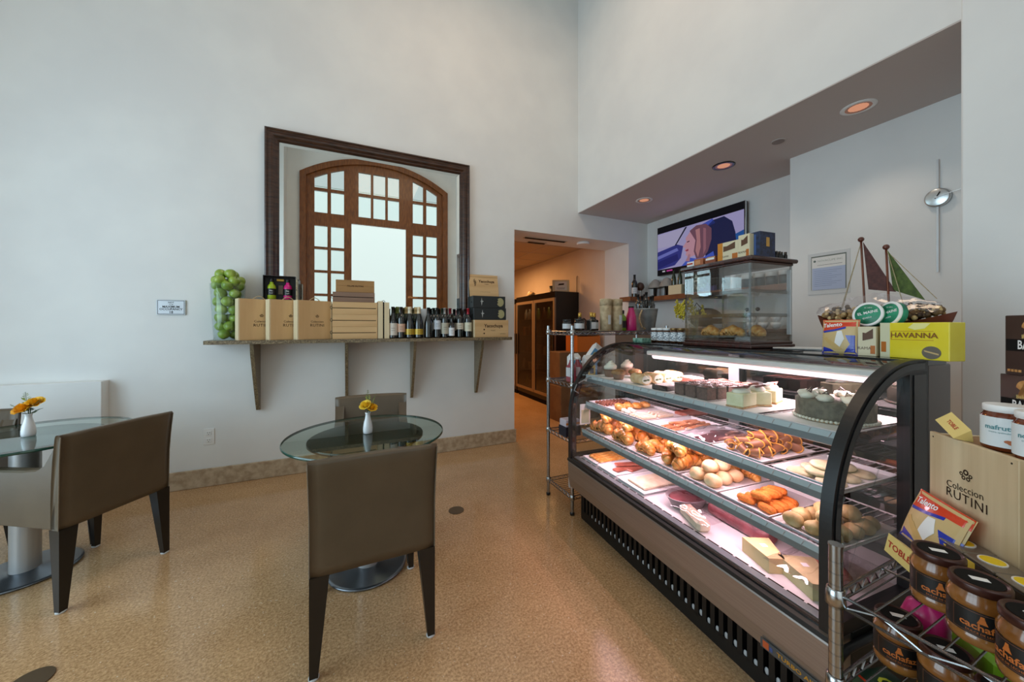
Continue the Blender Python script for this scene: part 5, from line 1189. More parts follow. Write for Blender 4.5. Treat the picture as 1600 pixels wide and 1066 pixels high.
# teal box at the far end
pbox(cs(.47, 2.01, TOP), FW, (.10, .08, .030), vary('teal_pattern', '#2f6e5e', '#8fb5a2', 40, .5), 'flat teal patterned box on the far end of the display case', 'box', 'box', None)
# papers on the counter
b = MB()
for k, (a, x, y) in enumerate(((6, 0, 0), (-9, .02, .03), (14, -.02, .05), (0, .03, -.02))): b.box(-.07, .07, -.10, .10, .0022 * k, .0022 * k + .0016, 'paper', T(x, y, 0) @ RZ(a))
b.thing('paper_stack', 'loose white papers lying on the counter between the cabinet and the snack boxes', 'papers', cs(.67, 1.04, TOP + .0003), (0, 0, R(20) - CA))
b = MB(); b.box(-.08, .08, -.012, .012, 0, .004, 'blackgloss', bev=.001); b.thing('black_ruler', 'thin dark strip lying beside the papers on the case top', 'strip', cs(.45, 1.02, TOP + .0003), (0, 0, R(70)))
# ================================================ SNACK BOXES ON THE CASE
M['redbag'] = mat('red_orange_wrapper', '#d4401c', .25, coat=.3); M['bluebag'] = mat('blue_wrapper', '#2436a6', .25, coat=.3); M['biscpic'] = mat('biscuit_picture', '#cbb07a', .4); M['yellowbox'] = vary('yellow_carton', '#e6d21e', '#efdf43', 8, .22, coat=.5); M['greypic'] = mat('grey_brown_cookie', '#6d675c', .4)
def talento(b, w_, h, X):       # wrapper artwork, drawn in x (width) / y (height), facing +z
    P = lambda pts, m, z=0: b.prism([(x * w_, y * h) for x, y in pts], z, z + .0004, m, X)
    P([(-.48, .02), (.48, .02), (.48, .98), (-.48, .98)], 'biscpic'); P([(-.5, .66), (-.1, .72), (.2, .80), (.5, .80), (.5, 1.0), (-.5, 1.0)], 'redbag', .0005)
    P([(-.5, .60), (-.1, .66), (.2, .74), (.2, .80), (-.1, .72), (-.5, .66)], 'bluebag', .0006); P([(.12, .0), (.5, .0), (.5, .55), (.2, .55), (.32, .30)], 'bluebag', .0005); P([(-.5, .0), (.0, .0), (-.2, .14), (-.5, .22)], 'bluebag', .0005)
    P([(-.10, .25), (.05, .20), (.18, .45), (.1, .68), (-.02, .66)], 'paper', .0007)
    for k in range(3): P([(-.42 + .12 * k, .44 - .08 * k), (-.34 + .12 * k, .50 - .08 * k), (.0 + .06 * k, .16), (-.08 + .06 * k, .12)], mat('ladyfinger', '#c9a868', .5), .0008)
    b.text('Talento', h * .16, 'white', X @ T(-.18 * w_, .84 * h, .0015) @ RZ(6), True)
def snack_bag(loc, rot, w_, h, label, group=None, depth=.035):
    t = thing('snack_bag', label, 'snack bag', loc, 0, group); t.rotation_euler = rot
    P = []; n1, n2 = 14, 12; b = MB()
    for sgn in (-1, 1):
        P = [[((i / n1 - .5) * w_ * (1 - .04 * math.sin(PI * j / n2)), sgn * (depth / 2 * (math.sin(PI * i / n1) ** .5) * (math.sin(PI * j / n2) ** .45) + .0006), h * j / n2) for j in range(n2 + 1)] for i in range(n1 + 1)]
        b.sheet(P, 'redbag' if sgn > 0 else 'biscpic')
    b.build('wrapper', t)
    a = MB(); talento(a, w_, h, IDT)
    bulge = lambda v: (v[0] * .97, -(depth / 2 * (math.sin(PI * min(max(v[0] / w_ + .5, 0), 1)) ** .5 if 0 < v[0] / w_ + .5 < 1 else 0) * (math.sin(PI * min(max(v[1] / h, .0), 1)) ** .45 if 0 < v[1] / h < 1 else 0) + .0012 + v[2] * 1.2), v[1])
    o = MB(); o.mats = a.mats; 
    # subdivide artwork by slicing into a fine grid so that it follows the bulge
    import bmesh
    bmm = bmesh.new(); me = a.mesh('tmp'); bmm.from_mesh(me)
    for k in range(1, 12):
        for co, no in (((w_ * (k / 12 - .5), 0, 0), (1, 0, 0)), ((0, h * k / 12, 0), (0, 1, 0))):
            bmesh.ops.bisect_plane(bmm, geom=bmm.verts[:] + bmm.edges[:] + bmm.faces[:], plane_co=co, plane_no=no)
    for v in bmm.verts: v.co = Vector(bulge(v.co))
    bmm.to_mesh(me); bmm.free(); me.name = 'printed_front'
    ob = bpy.data.objects.new('printed_front', me); COL.objects.link(ob); ob.parent = t
    return t
snack_bag(cs(.432, .805, TOP), (R(-4), 0, FW), .125, .140, 'red, blue and biscuit-coloured snack bag standing on the display case top')
pbox(cs(.442, .716, TOP), FW, (.055, .035, .112), 'creambox', 'cream chocolate carton between the snack bag and the yellow box', 'carton', 'carton', None, choc_deco)
def hav(b, w_, d, h):
    y = -d / 2 - .0006; X0 = T(0, y, 0) @ RX(90)
    b.box(-w_ * .5, -w_ * .34, y, y + .0009, 0, h, mat('pale_panel', '#d8d6b4', .4)); b.box(-w_ * .48, -w_ * .40, y - .0006, y, h * .15, h * .45, 'orangep')
    for a in ((-.32, .30, .52, .53), (-.32, .30, .76, .77), (-.32, -.315, .52, .77)): b.box(w_ * a[0], w_ * a[1], y - .0004, y, h * a[2], h * a[3], 'orangep')
    b.text('HAVANNA', h * .195, mat('brown_lettering', '#8a5a1c', .5), T(w_ * .015, y - .0009, h * .645) @ FACE_S @ SCL(1.12, 1, 1), True)
    b.prism([(w_ * .27 + w_ * .13 * math.cos(a), h * .20 + h * .17 * math.sin(a)) for a in [2 * PI * k / 24 for k in range(24)]], 0, .0006, 'greypic', X0); b.prism([(w_ * .17, h * .26), (w_ * .18, h * .22), (w_ * .37, h * .14), (w_ * .37, h * .18)], .0006, .001, 'biscpic', X0)
    b.prism([(-w_ * .06, h * .86), (w_ * .02, h * .98), (w_ * .26, h * .98), (w_ * .18, h * .84), (w_ * .04, h * .80)], 0, .0003, mat('pale_yellow_print', '#f3eea0', .15, coat=.8), X0)
pbox(cs(.437, .578, TOP), FW + R(-15), (.196, .060, .126), 'yellowbox', 'large glossy yellow alfajor box at the near end of the display case', 'carton', 'carton', None, hav, bev=.002)
# --- sailboat basket with nuts
M['hull'] = vary('reddish_hull_wood', '#4c2114', '#6e331e', 10, .35, coat=.2); M['sailred'] = vary('brown_sailcloth', '#462a28', '#5a3733', 60, .8); M['sailgreen'] = vary('green_sailcloth', '#3c4c22', '#55682e', 60, .8); M['nutshell'] = vary('mixed_nutshell', '#3b2a1c', '#c7a266', 6, .6, 2, lo=.38, hi=.6, c3='#8a6a42')
BO = cs(.60, .76, TOP)
bt = thing('sailboat_basket', 'wooden toy sailboat with brown and green sails, its hull filled with nuts', 'model sailboat', BO, -CA)
def hullsec(u):   # u along length -1..1 -> half width, sheer height
    return .058 * max(0, 1 - abs(u) ** 2.4) ** .6 + .0015, .062 + .045 * abs(u) ** 2.2
b = MB(); P = []; n = 20; HL = .215; HB = .068
for i in range(n + 1):
    u = i / n * 2 - 1; hw, sh = hullsec(u); row = []
    for j in range(11):
        v = j / 10 * 2 - 1; row.append((hw * v * (1 - .25 * (1 - abs(v)) ** 2), u * HL * (.78 + .22 * abs(v)), (sh - .015) * abs(v) ** 1.8 + .006))
    P.append(row)
b.sheet([[(p[0], p[1], p[2] + HB) for p in r_] for r_ in P], 'hull'); b.box(-.035, .035, -.14, .14, 0, HB + .004, 'hull', bev=.004); b.build('hull', bt)
mast = {}
def mastp(nm, y, lean, h, sail, pts, side):
    b = MB(); b.tube([(0, y, .03), (0, y + lean, h)], .004, 'hull', 8); b.ball((0, y + lean, h + .006), .011, 'hull', 10); b.build('mast', bt)
    b = MB(); b.add([(x + .0012, yy, z) for x, yy, z in pts] + [(x - .0012, yy, z) for x, yy, z in pts], [(0, 1, 2), (3, 5, 4), (0, 3, 4, 1), (1, 4, 5, 2), (2, 5, 3, 0)], sail); b.build('sail', bt)
mastp('a', .035, .02, .477, 'sailred', [(0, .048, .470), (0, .030, .268), (0, -.055, .250)], 1)
mastp('b', -.040, .015, .428, 'sailgreen', [(0, -.030, .418), (0, -.046, .258), (0, -.135, .212)], 1)
for (a, c) in (((0, .055, .470), (.03, .150, .150)), ((0, .055, .470), (-.02, .110, .190)), ((0, -.025, .42), (.0, -.165, .215)), ((0, -.028, .42), (-.03, -.10, .14))): MB().tube([a, c], .0013, 'rope', 5).build('rigging', bt)
b = MB(); r3 = random.Random(4)
for i in range(560):
    u = r3.uniform(-.93, .93); hw, sh = hullsec(u); v = r3.uniform(-1, 1); hp = .092 * (1 - abs(u) ** 3) * (1 - v * v * .8)
    lift = .055 if -.95 < u < -.45 else 0
    b.ball((hw * v * .95, u * HL * .9, HB + sh - .022 + hp * r3.uniform(.3, 1) + .03 * max(0, abs(u) - .4)), r3.uniform(.0065, .0105), 'nutshell' if i % 4 else 'biscpic', 7)
o = b.build('nuts', bt); o['kind'] = 'stuff'
b = MB(); P = [[(-.062 + .01 * noise.noise(Vector((i * .6, j * .6, 3))) + .004 * j, -.19 + .38 * i / 22, .17 + .08 * (j / 8) * (1 - .6 * abs(i / 11 - 1)) + .012 * noise.noise(Vector((i * .5, j * .7, 9)))) for j in range(9)] for i in range(23)]; b.sheet(P, 'wrap')
b.build('cellophane', bt)
M['cheesegreen'] = vary('green_cheese_box', '#0e6a4c', '#2f9a74', 30, .4)
for k, (L, W, rz, lb) in enumerate(((.742, .500, 0, 'round green and white cheese box leaning in front of the sailboat'), (.682, .516, -25, 'second round green cheese box, half hidden by the first'))):
    t = thing('cheese_box', lb, 'cheese box', cs(W, L, TOP + .1585), 0, 'round green cheese boxes'); XX = RX(78)
    MB().lathe([(.001, -.013), (.047, -.013), (.048, -.011), (.048, .012), (.046, .014), (.001, .014)], 'cheesegreen', 40, XX).build('box_body', t)
    b = MB(); b.lathe([(.0485, .008), (.0485, .0145), (.043, .0152), (.040, .0146)], 'white', 40, XX, cap=False); b.text('EL MAINE', .015, 'white', XX @ T(0, .006, .0150) @ RZ(14), True); b.text('queso', .012, 'white', XX @ T(0, -.014, .0150) @ RZ(14)); b.text('de cabra', .007, 'white', XX @ T(0, .026, .0150)); b.build('lid_print', t)
    t.rotation_euler = (0, 0, FW + R(rz))
b = MB(); b.box(-.035, .015, -.10, .08, 0, .1095, 'mahogany', bev=.003); b.thing('wooden_riser', 'small dark wooden riser under the cheese boxes behind the cartons', 'riser', cs(.515, .72, TOP + .0003), (0, 0, -CA))
# ================================================ WIRE RACK BESIDE THE CASE
M['chromewire'] = mat('chrome_wire', '#b9bcbe', .22, 1); M['chromepost'] = mat('chrome_post', '#aeb1b3', .25, 1)
def truss(b, p0, p1, z, h, m, n):
    p0, p1 = Vector(p0), Vector(p1)
    b.tube([(p0.x, p0.y, z), (p1.x, p1.y, z)], .0034, m, 6); b.tube([(p0.x, p0.y, z - h), (p1.x, p1.y, z - h)], .0034, m, 6)
    pts = [];
    for i in range(n + 1): q = p0.lerp(p1, i / n); pts.append((q.x, q.y, z - (h if i % 2 else 0)))
    b.tube(pts, .0022, m, 5, smooth=False)
def wire_rack(name, label, x0, x1, y0, y1, shelves, ztop, along='x', pitch=.026, post_r=.0125, trn=24):
    t = thing(name, label, 'wire rack', (0, 0, 0), 0)
    for (x, y) in ((x0, y0), (x1, y0), (x0, y1), (x1, y1)):
        b = MB(); b.cyl(post_r, .02, ztop, 'chromepost', 18)
        k = .05
        b.cyl(post_r + .001, ztop, ztop + .004, 'chromepost', 18)
        while k < ztop - .02: b.lathe([(post_r + .0003, k), (post_r - .0006, k + .001), (post_r + .0003, k + .002)], 'black', 18, cap=False); k += .0254
        p_ = b.build('post', t, (x, y, 0)); b = MB(); b.cyl(.016, 0, .022, 'black', 16, bev=.003); b.build('foot', p_)
    for z in shelves:
        b = MB(); a = post_r
        for (p, q, n) in (((x0 + a, y0), (x1 - a, y0), trn), ((x0 + a, y1), (x1 - a, y1), trn), ((x0, y0 + a), (x0, y1 - a), max(8, trn // 2)), ((x1, y0 + a), (x1, y1 - a), max(8, trn // 2))): truss(b, (p[0], p[1], 0), (q[0], q[1], 0), z - .004, .024, 'chromewire', n)
        if along == 'x':
            n = int((y1 - y0) / pitch)
            for i in range(1, n): yy = y0 + (y1 - y0) * i / n; b.tube([(x0, yy, z - .002), (x1, yy, z - .002)], .0018, 'chromewire', 5)
            for k in (1, 2): xx = x0 + (x1 - x0) * k / 3; b.tube([(xx, y0, z - .006), (xx, y1, z - .006)], .003, 'chromewire', 6)
        else:
            n = int((y1 - y0) / pitch)
            for i in range(1, n): yy = y0 + (y1 - y0) * i / n; b.tube([(x0, yy, z - .002), (x1, yy, z - .002)], .0019, 'chromewire', 5)
            for k in (1, 2, 3): xx = x0 + (x1 - x0) * k / 4; b.tube([(xx, y0, z - .006), (xx, y1, z - .006)], .003, 'chromewire', 6)
        for (x, y) in ((x0, y0), (x1, y0), (x0, y1), (x1, y1)): b.lathe([(post_r + .001, -.030), (post_r + .006, -.028), (post_r + .004, .006), (post_r + .001, .008)], 'chromewire', 18, T(x, y, z), cap=False)
        b.build('wire_shelf', t)
    return t
RX0, RX1, RY0, RY1 = 1.420, 2.33, 2.125, 2.46
RT = 1.300
wire_rack('wire_rack', 'tall chrome wire rack at the far end of the display case', RX0, RX1, RY0, RY1, (RT, .925, .53, .135), 1.335)
RS = RT + .0005
M['greylabel'] = mat('grey_white_label', '#c9cdd0', .5); M['darkjar'] = mat('dark_sauce', '#17120e', .15, coat=.5); M['goldcap'] = mat('gold_cap', '#c39a44', .3, .6); M['kraft'] = vary('kraft_tube', '#a08d6c', '#c0ad8b', 30, .7)
jar((1.463, 2.26, RS), 'small dark jar with grey-white label at the outer end of the rack top', .032, .085, 'darkjar', 'greylabel', 'black', 'dark jars on the rack', labz=(.2, .62)); jar((1.555, 2.235, RS), 'dark jar with grey-white label beside the gold-capped bottles', .036, .090, 'darkjar', 'greylabel', 'black', 'dark jars on the rack', labz=(.2, .62))
def square_bottle(loc, label):
    t = thing('dark_bottle', label, 'bottle', loc, 0, 'gold-capped dark bottles')
    b = MB(); b.box(-.028, .028, -.028, .028, 0, .085, 'darkjar', bev=.007); b.lathe([(.022, .084), (.012, .096), (.011, .108)], 'darkjar', 16); b.build('bottle_body', t)
    MB().cyl(.0135, .106, .140, 'goldcap', 16, bev=.002).build('cap', t); MB().box(-.021, .021, -.0290, -.0284, .015, .066, 'greylabel').build('label', t)
for (x, y, lb) in ((1.632, 2.335, 'gold-capped dark bottle behind the second dark jar'), (1.668, 2.235, 'gold-capped dark bottle with its label facing out, in the middle of the three'), (1.742, 2.30, 'gold-capped dark bottle next to the kraft tubes')): square_bottle((x, y, RS), lb)
for (x, y, h, lb) in ((1.795, 2.225, .245, 'tall kraft cardboard tube nearer the gold-capped bottles'), (1.893, 2.215, .245, 'tall kraft cardboard tube nearer the green bottle')):
    b = MB(); b.cyl(.044, 0, h, 'kraft', 32, bev=.002); b.lathe([(.0446, .05), (.0446, .12)], 'pinebrown', 32, cap=False) if 0 else None; b.lathe([(.0445, h - .05), (.0452, h - .05), (.0452, h), (.0440, h + .001)], 'kraft', 32, cap=False)
    b.box(-.012, .012, -.0452, -.044, .05, .12, 'greylabel'); b.thing('cardboard_tube', lb, 'cardboard tube', (x, y, RS), (0, 0, 0), 'kraft tubes')
M['limegreen'] = mat('bright_green_bottle', '#6f9a1e', .25, coat=.4); M['magenta'] = mat('magenta_bottle', '#c4226e', .3, coat=.3)
for (x, y, m, lb, s) in ((1.968, 2.24, 'limegreen', 'green squeeze bottle with black label and black cap on the rack', 1.12), (2.040, 2.215, 'magenta', 'magenta bottle with grey cap on the rack, beside the metal bucket', 1.30)):
    t = thing('squeeze_bottle', lb, 'bottle', (x, y, RS), 0, 'colourful squeeze bottles')
    MB().lathe([(.001, 0), (.029, 0), (.031, .004), (.031, .085), (.026, .10), (.015, .113), (.015, .122)] if m == 'limegreen' else [(.001, 0), (.030, 0), (.033, .005), (.030, .085), (.022, .112), (.017, .130), (.017, .14)], m, 28, SCL(s, s, s)).build('bottle_body', t)
    MB().cyl(.017 * s, .12 * s if m == 'limegreen' else .138 * s, .145 * s if m == 'limegreen' else .150 * s, 'black', 20, bev=.002).build('cap', t)
    if m == 'limegreen': MB().lathe([(.0316 * s, .02 * s), (.0316 * s, .07 * s)], 'black', 28, cap=False).build('label', t)
# metal bucket with bottles
M['galv'] = vary('galvanised_metal', '#8e9496', '#b4b8b8', 14, .4, 4, metal=.6)
bx, by = 2.262, 2.285
t = thing('metal_bucket', 'flared galvanised bucket with rope-wrapped handle holding dark bottles', 'bucket', (bx, by, RS), 0)
b = MB(); b.lathe([(.001, .002), (.070, 0), (.072, .003), (.098, .175), (.101, .180), (.098, .183), (.094, .178), (.069, .006), (.001, .006)], 'galv', 40); b.build('bucket_body', t)
b = MB(); b.tube([(-.080 - .030 * math.sin(PI * k / 14), -.045, .025 + .145 * k / 14) for k in range(15)], .007, 'rope', 8); b.tube([(-.066 + .01 * math.sin(k * 2.1), -.055 + .008 * math.cos(k), .01 + .006 * (k % 3)) for k in range(9)], .005, 'rope', 6); b.build('handle', t)
for i, (dx, dy, dz, tx, ty, kd) in enumerate(((-.055, -.02, .07, 2, -7, 'bordeaux'), (.0, -.058, .062, 6, 0, 'bordeaux'), (.055, -.02, .075, 2, 7, 'bordeaux'), (-.036, .048, .09, -5, -4, 'bordeaux'), (.036, .048, .095, -5, 4, 'bordeaux'), (.0, .0, .11, 0, 2, 'bordeaux'))):
    o = wine_bottle((bx + dx * .62, by + dy * .62, RS + .012 + dz * .8), ['dark bottle leaning to the handle side of the metal bucket', 'dark bottle standing foremost in the metal bucket', 'dark bottle leaning away from the handle in the metal bucket', 'dark bottle behind, on the handle side of the metal bucket', 'dark bottle behind, on the far side of the metal bucket', 'dark bottle rising tallest from the middle of the metal bucket'][i], kd, None, cap='#101012', group='bottles in the metal bucket', s=.74); o.rotation_euler = (R(tx), R(ty), 0)
# shelf two: milk cartons, juice bottles
M['bluecart'] = vary('blue_white_carton', '#7fb0cf', '#e8ebea', 16, .5, 2, lo=.45, hi=.5); M['pinkjuice'] = mat('red_juice', '#93404a', .2, coat=.4)
S2 = .9255
for (x, y, lb) in ((1.462, 2.20, 'red and white drink bottle on the second rack shelf, closer to the doorway'), (1.528, 2.215, 'red and white drink bottle on the second rack shelf, behind the front post')):
    t = thing('juice_bottle', lb, 'bottle', (x, y, S2), 0, 'drink bottles on the rack'); b = MB(); b.box(-.030, .030, -.030, .030, 0, .125, 'pinkjuice', bev=.010); b.lathe([(.026, .122), (.014, .15), (.013, .165)], 'pinkjuice', 18); b.build('bottle_body', t)
    MB().box(-.031, .012, -.031, .031, .035, .118, 'greylabel', bev=.010).build('label', t); MB().cyl(.015, .163, .18, 'white', 18, bev=.002).build('cap', t)
def milk(loc, rot, label):
    t = thing('snack_carton', label, 'carton', loc, 0, 'blue and white cartons'); t.rotation_euler = rot
    b = MB(); b.box(-.048, .048, -.032, .032, 0, .165, 'paper', bev=.004); b.prism([(-.032, .165), (.032, .165), (.0, .195)], -.048, .048, 'paper', Matrix(((0, 0, 1, 0), (1, 0, 0, 0), (0, 1, 0, 0), (0, 0, 0, 1)))); b.build('carton_body', t)
    b = MB(); b.box(-.046, .046, -.0328, -.0318, .02, .145, mat('sky_blue_print', '#5f9cc6', .5)); b.box(-.030, .030, -.0334, -.0326, .05, .12, mat('yellow_print', '#d9c06a', .5)); b.box(-.016, .016, -.0338, -.0332, .06, .10, mat('dark_print', '#3f4a60', .5)); b.build('printed_front', t)
milk((1.625, 2.20, S2), (0, 0, R(-8)), 'blue and white carton standing on the second rack shelf'); milk((1.665, 2.29, S2 + .10), (0, R(38), R(-8)), 'blue and white carton lying slanted above the standing one'); milk((1.60, 2.37, S2), (0, 0, R(15)), 'blue and white carton at the back of the second rack shelf')
# shelf three: small dark box with colourful label
b = MB(); b.box(-.065, .065, -.05, .05, 0, .070, mat('navy_display_box', '#141c2c', .5), bev=.002); b.box(-.060, .060, -.045, .045, .07, .12, mat('snack_packs', '#c9c4d0', .5), bev=.004); b.box(-.0605, .0605, -.0462, -.045, .085, .10, 'orangebox'); b.box(-.04, .03, -.0463, -.045, .10, .117, mat('violet_print', '#5b2f7a', .5))
b.thing('snack_display_box', 'small navy display box of snack packs on the third rack shelf', 'display box', (1.475, 2.24, .5305), (0, 0, 0))
# bottom shelf: white canister
b = MB(); b.cyl(.035, 0, .20, 'white', 24, bev=.003); b.cyl(.02, .20, .225, 'black', 20); b.thing('white_canister', 'white canister with black cap on the bottom shelf of the rack', 'canister', (1.505, 2.24, .1355), (0, 0, 0)); 
b = MB(); b.box(-.05, .05, -.04, .04, 0, .09, mat('yellow_pack', '#c99a3a', .5), bev=.004); b.thing('yellow_pack', 'small yellow pack on the bottom shelf of the rack', 'package', (1.60, 2.22, .1355), (0, 0, 0))

# ================================================ TELEVISION, CLOCK, NOTICE, WALL SHELF
t = thing('television', 'large wall television showing a woman driving a car', 'television', (3.677, 2.933, 2.315), R(-90))   # local x to the near side, local -y to the room
TW, TH_ = .576, .316
MB().box(-TW, TW, 0, .045, -TH_, TH_, 'black', bev=.004).build('tv_body', t)
MB().box(TW, TW + .004, 0, .02, -TH_, TH_, 'chrome').build('side_trim', t); MB().box(-.2, .2, .045, .079, -.15, .15, 'black').build('wall_mount', t)
b = MB(); sc = lambda c: emis('screen_' + c.strip('#'), c, .95)
y0 = -.001
def scr(pts, c, k):
    b.add([(x * TW * .985, y0 - .0002 * k, z * TH_ * .975) for x, z in pts], [tuple(range(len(pts)))], c)
sk = sc('#a9a6d8'); dk = sc('#0a0a12')
scr([(-1, -1), (1, -1), (1, 1), (-1, 1)], dk, 0); scr([(-1, -.78), (1, -.78), (1, .74), (-1, .74)], sc('#b9b2e4'), 1)
scr([(-1, .15), (-1, .70), (-.2, .70), (-.45, .10)], sc('#c3bde2'), 2); scr([(-1, -.02), (-.46, .12), (-.30, .0), (-.36, -.45), (-.52, -.70), (-1, -.78)], sc('#3b3f94'), 3); scr([(-1, -.2), (-.46, -.02), (-.42, -.14), (-1, -.34)], sc('#7d83d8'), 4); scr([(-1, -.44), (-.45, -.26), (-.42, -.5), (-1, -.74)], sc('#2c2f7c'), 4)
scr([(-.52, .10), (-.48, .10), (-.20, .72), (-.25, .72)], sc('#1d1c3c'), 5)
scr([(.22, -.78), (.25, .50), (.40, .68), (.62, .70), (.78, .45), (.84, .05), (.92, -.78)], sc('#262a56'), 5); scr([(.05, .60), (.38, .74), (.44, .55), (.2, .48)], sc('#4a5fd0'), 5); scr([(.84, -.02), (1, .06), (1, -.3), (.86, -.3)], sc('#2a63b0'), 6)
# face and hair
scr([(-.12, .50), (.0, .46), (.02, -.45), (-.16, -.50), (-.24, -.38), (-.22, -.26), (-.27, -.20), (-.24, -.10), (-.31, -.04), (-.22, .14), (-.24, .28)], sc('#d9a3b4'), 7)
scr([(-.14, .52), (.02, .66), (.24, .62), (.36, .40), (.36, .0), (.28, -.42), (.18, -.60), (.02, -.62), (-.04, -.3), (.0, .1), (-.08, .34)], sc('#80586a'), 8); scr([(.0, .50), (.10, .52), (.12, -.2), (.06, -.56), (.0, -.3), (.03, .1)], sc('#c98d92'), 9); scr([(.18, .50), (.24, .45), (.24, -.3), (.18, -.5)], sc('#a97382'), 9)
scr([(-.21, .13), (-.14, .15), (-.14, .11), (-.20, .09)], sc('#5c3a52'), 9); scr([(-.24, -.19), (-.17, -.16), (-.17, -.24), (-.23, -.24)], sc('#a8425c'), 9)
scr([(-.34, -.78), (-.16, -.50), (.05, -.62), (.20, -.60), (.40, -.45), (.44, -.78)], sc('#4c66d6'), 10); scr([(-.24, -.62), (-.16, -.36), (-.12, -.40), (-.14, -.66)], sc('#c08c9c'), 11)
scr([(-.86, -.90), (-.78, -.90), (-.78, -.84), (-.86, -.84)], sc('#d0d0d8'), 12); scr([(-.74, -.90), (-.58, -.90), (-.58, -.84), (-.74, -.84)], sc('#d44aa8'), 12); b.build('screen', t)
tvl = area('screen_glow', (3.66, 2.933, 2.315), (0, R(90), 0), .5, 1.0, 1.2, (.62, .62, 1.0))
# clock
t = thing('wall_clock', 'minimal brushed-metal clock with long vertical rod on the white wall', 'clock', (3.404, .957, 2.150), R(-90))
MB().lathe([(.001, -.030), (.050, -.030), (.056, -.027), (.058, -.018), (.058, .0), (.001, .0)], mat('brushed_disc', '#c7cbcc', .28, 1), 48, RX(90) @ SCL(1, 1, -1)).build('disc', t)
b = MB(); b.box(-.0045, .0045, -.018, -.012, .05, .243, 'pole'); b.box(-.0045, .0045, -.018, -.012, -.472, -.05, 'pole'); b.build('rod', t)
b = MB(); b.box(-.004, .0, -.036, -.034, -.01, .035, 'blackmatt', RY(28)); b.box(-.002, .0015, -.039, -.037, -.012, .130, 'chrome', RY(80)); b.cyl(.006, .030, .040, 'chrome', 16, RX(90)); b.build('hands', t)
# framed notice
t = thing('framed_notice', 'licence notice in a clear plastic sleeve on the white wall', 'notice', (3.404, 1.532, 1.755), R(-90))
MB().box(-.135, .135, -.004, 0, -.165, .165, mat('clear_sleeve_grey', '#d3d5d6', .25)).build('sleeve', t); b = MB(); b.box(-.113, .113, -.0055, -.004, -.130, .140, mat('notice_border', '#6d746c', .6)); b.box(-.108, .108, -.0065, -.005, -.130, .130, 'paper'); b.box(-.105, .108, -.0070, -.006, -.130, .045, mat('pale_blue_form', '#b3c0dc', .6)); b.text('NOVACLIPE INC', .022, mat('grey_print', '#a9b0a6', .6), T(.012, -.0072, .098) @ FACE_S); b.cyl(.009, 0, .0004, mat('seal_print', '#6f7c74', .6), 16, T(-.088, -.0068, .10) @ RX(90))
b.box(-.07, .09, -.0074, -.0070, .064, .066, 'inkblack')
for k in range(9): b.box(-.09, .085 - .03 * (k % 3), -.0074, -.0070, .02 - .015 * k, .022 - .015 * k, mat('form_line', '#7d8bb0', .6))
b.build('printed_sheet', t)
# timber wall shelf and what stands on it
WZ = 1.722
t = thing('wooden_wall_shelf', 'thick warm-wood shelf under the television, with glasses and bottles', 'shelf', (0, 0, 0))
b = MB(); b.box(3.53, 3.757, 1.82, 3.76, WZ - .058, WZ, 'shelfwood', bev=.003); b.box(3.26, 3.53, 3.56, 3.76, WZ - .058, WZ, 'shelfwood', bev=.003); b.build('board', t)
wz_ = WZ + .0005
p = at_x(1003, 440, 3.47); wine_bottle((3.435, 3.665, wz_), 'slim dark wine bottle with white label at the corner end of the wooden shelf', 'bordeaux', '#c9cdd2', (.05, .13), '#16181c', group='bottles on the wooden shelf', labw=200, rot=R(-40))
b = MB(); b.ball((0, 0, .15), (.052, .052, .058), mat('brown_ornament', '#4d2f22', .4), 14, noise_a=.15); b.lathe([(.03, 0), (.012, .02), (.012, .10)], 'chrome', 16); b.thing('brown_ornament', 'round brown ornament on a metal foot beside the slim bottle', 'ornament', (3.545, 3.675, wz_), (0, 0, 0))
for (y, lb) in ((3.50, 'grey dome-shaped glass cover on a chrome stem, closer to the corner'), (3.315, 'grey dome-shaped glass cover on a chrome stem, beside the champagne box')):
    t = thing('table_lamp', lb.replace('glass cover', 'lamp shade'), 'lamp', (3.635, y, wz_), 0, 'dome lamps on the wooden shelf')
    MB().lathe([(.092, .115), (.090, .13), (.070, .175), (.040, .215), (.014, .232), (.001, .234)], mat('grey_shade', '#9a958e', .5), 28, cap=False).build('lamp_shade', t); MB().lathe([(.045, 0), (.045, .006), (.028, .012), (.026, .14)], 'chrome', 24).build('stem', t)
q = thing('champagne_box', 'cream open carton holding green champagne bottles on the wooden shelf', 'carton', (3.63, 3.13, wz_), 0); MB().box(-.07, .07, -.095, .095, 0, .115, 'creambox', bev=.003).build('carton_body', q)
for k, (dx, dy, lb) in enumerate(((-.03, .045, 'green champagne bottle standing out of the cream carton, corner side'), (-.03, -.045, 'green champagne bottle standing out of the cream carton, cabinet side'))): wine_bottle((3.63 + dx, 3.13 + dy, wz_ + .116), lb, 'champagne', None, cap='#20301a', glassm='greenglass', group='champagne bottles', s=.60)
wine_bottle((3.62, 2.985, wz_), 'dark champagne bottle beside the cream carton on the wooden shelf', 'champagne', None, cap='#151a12', glassm='greenglass', group='champagne bottles', s=.98)
b = MB(); b.box(-.045, .045, -.06, .06, 0, .27, vary('teal_foil', '#1f4a44', '#cfe3dc', 25, .2, 3, lo=.45, hi=.6), bev=.02); b.thing('foil_bag', 'shiny teal and silver foil bag seen through the clear cabinet', 'bag', (3.62, 2.84, wz_), (0, 0, 0)); b = MB(); b.box(-.05, .05, -.08, .08, 0, .26, 'blackmatt', bev=.02); b.thing('black_bag', 'black bag behind the foil bag on the wooden shelf', 'bag', (3.68, 2.71, wz_), (0, 0, 0))
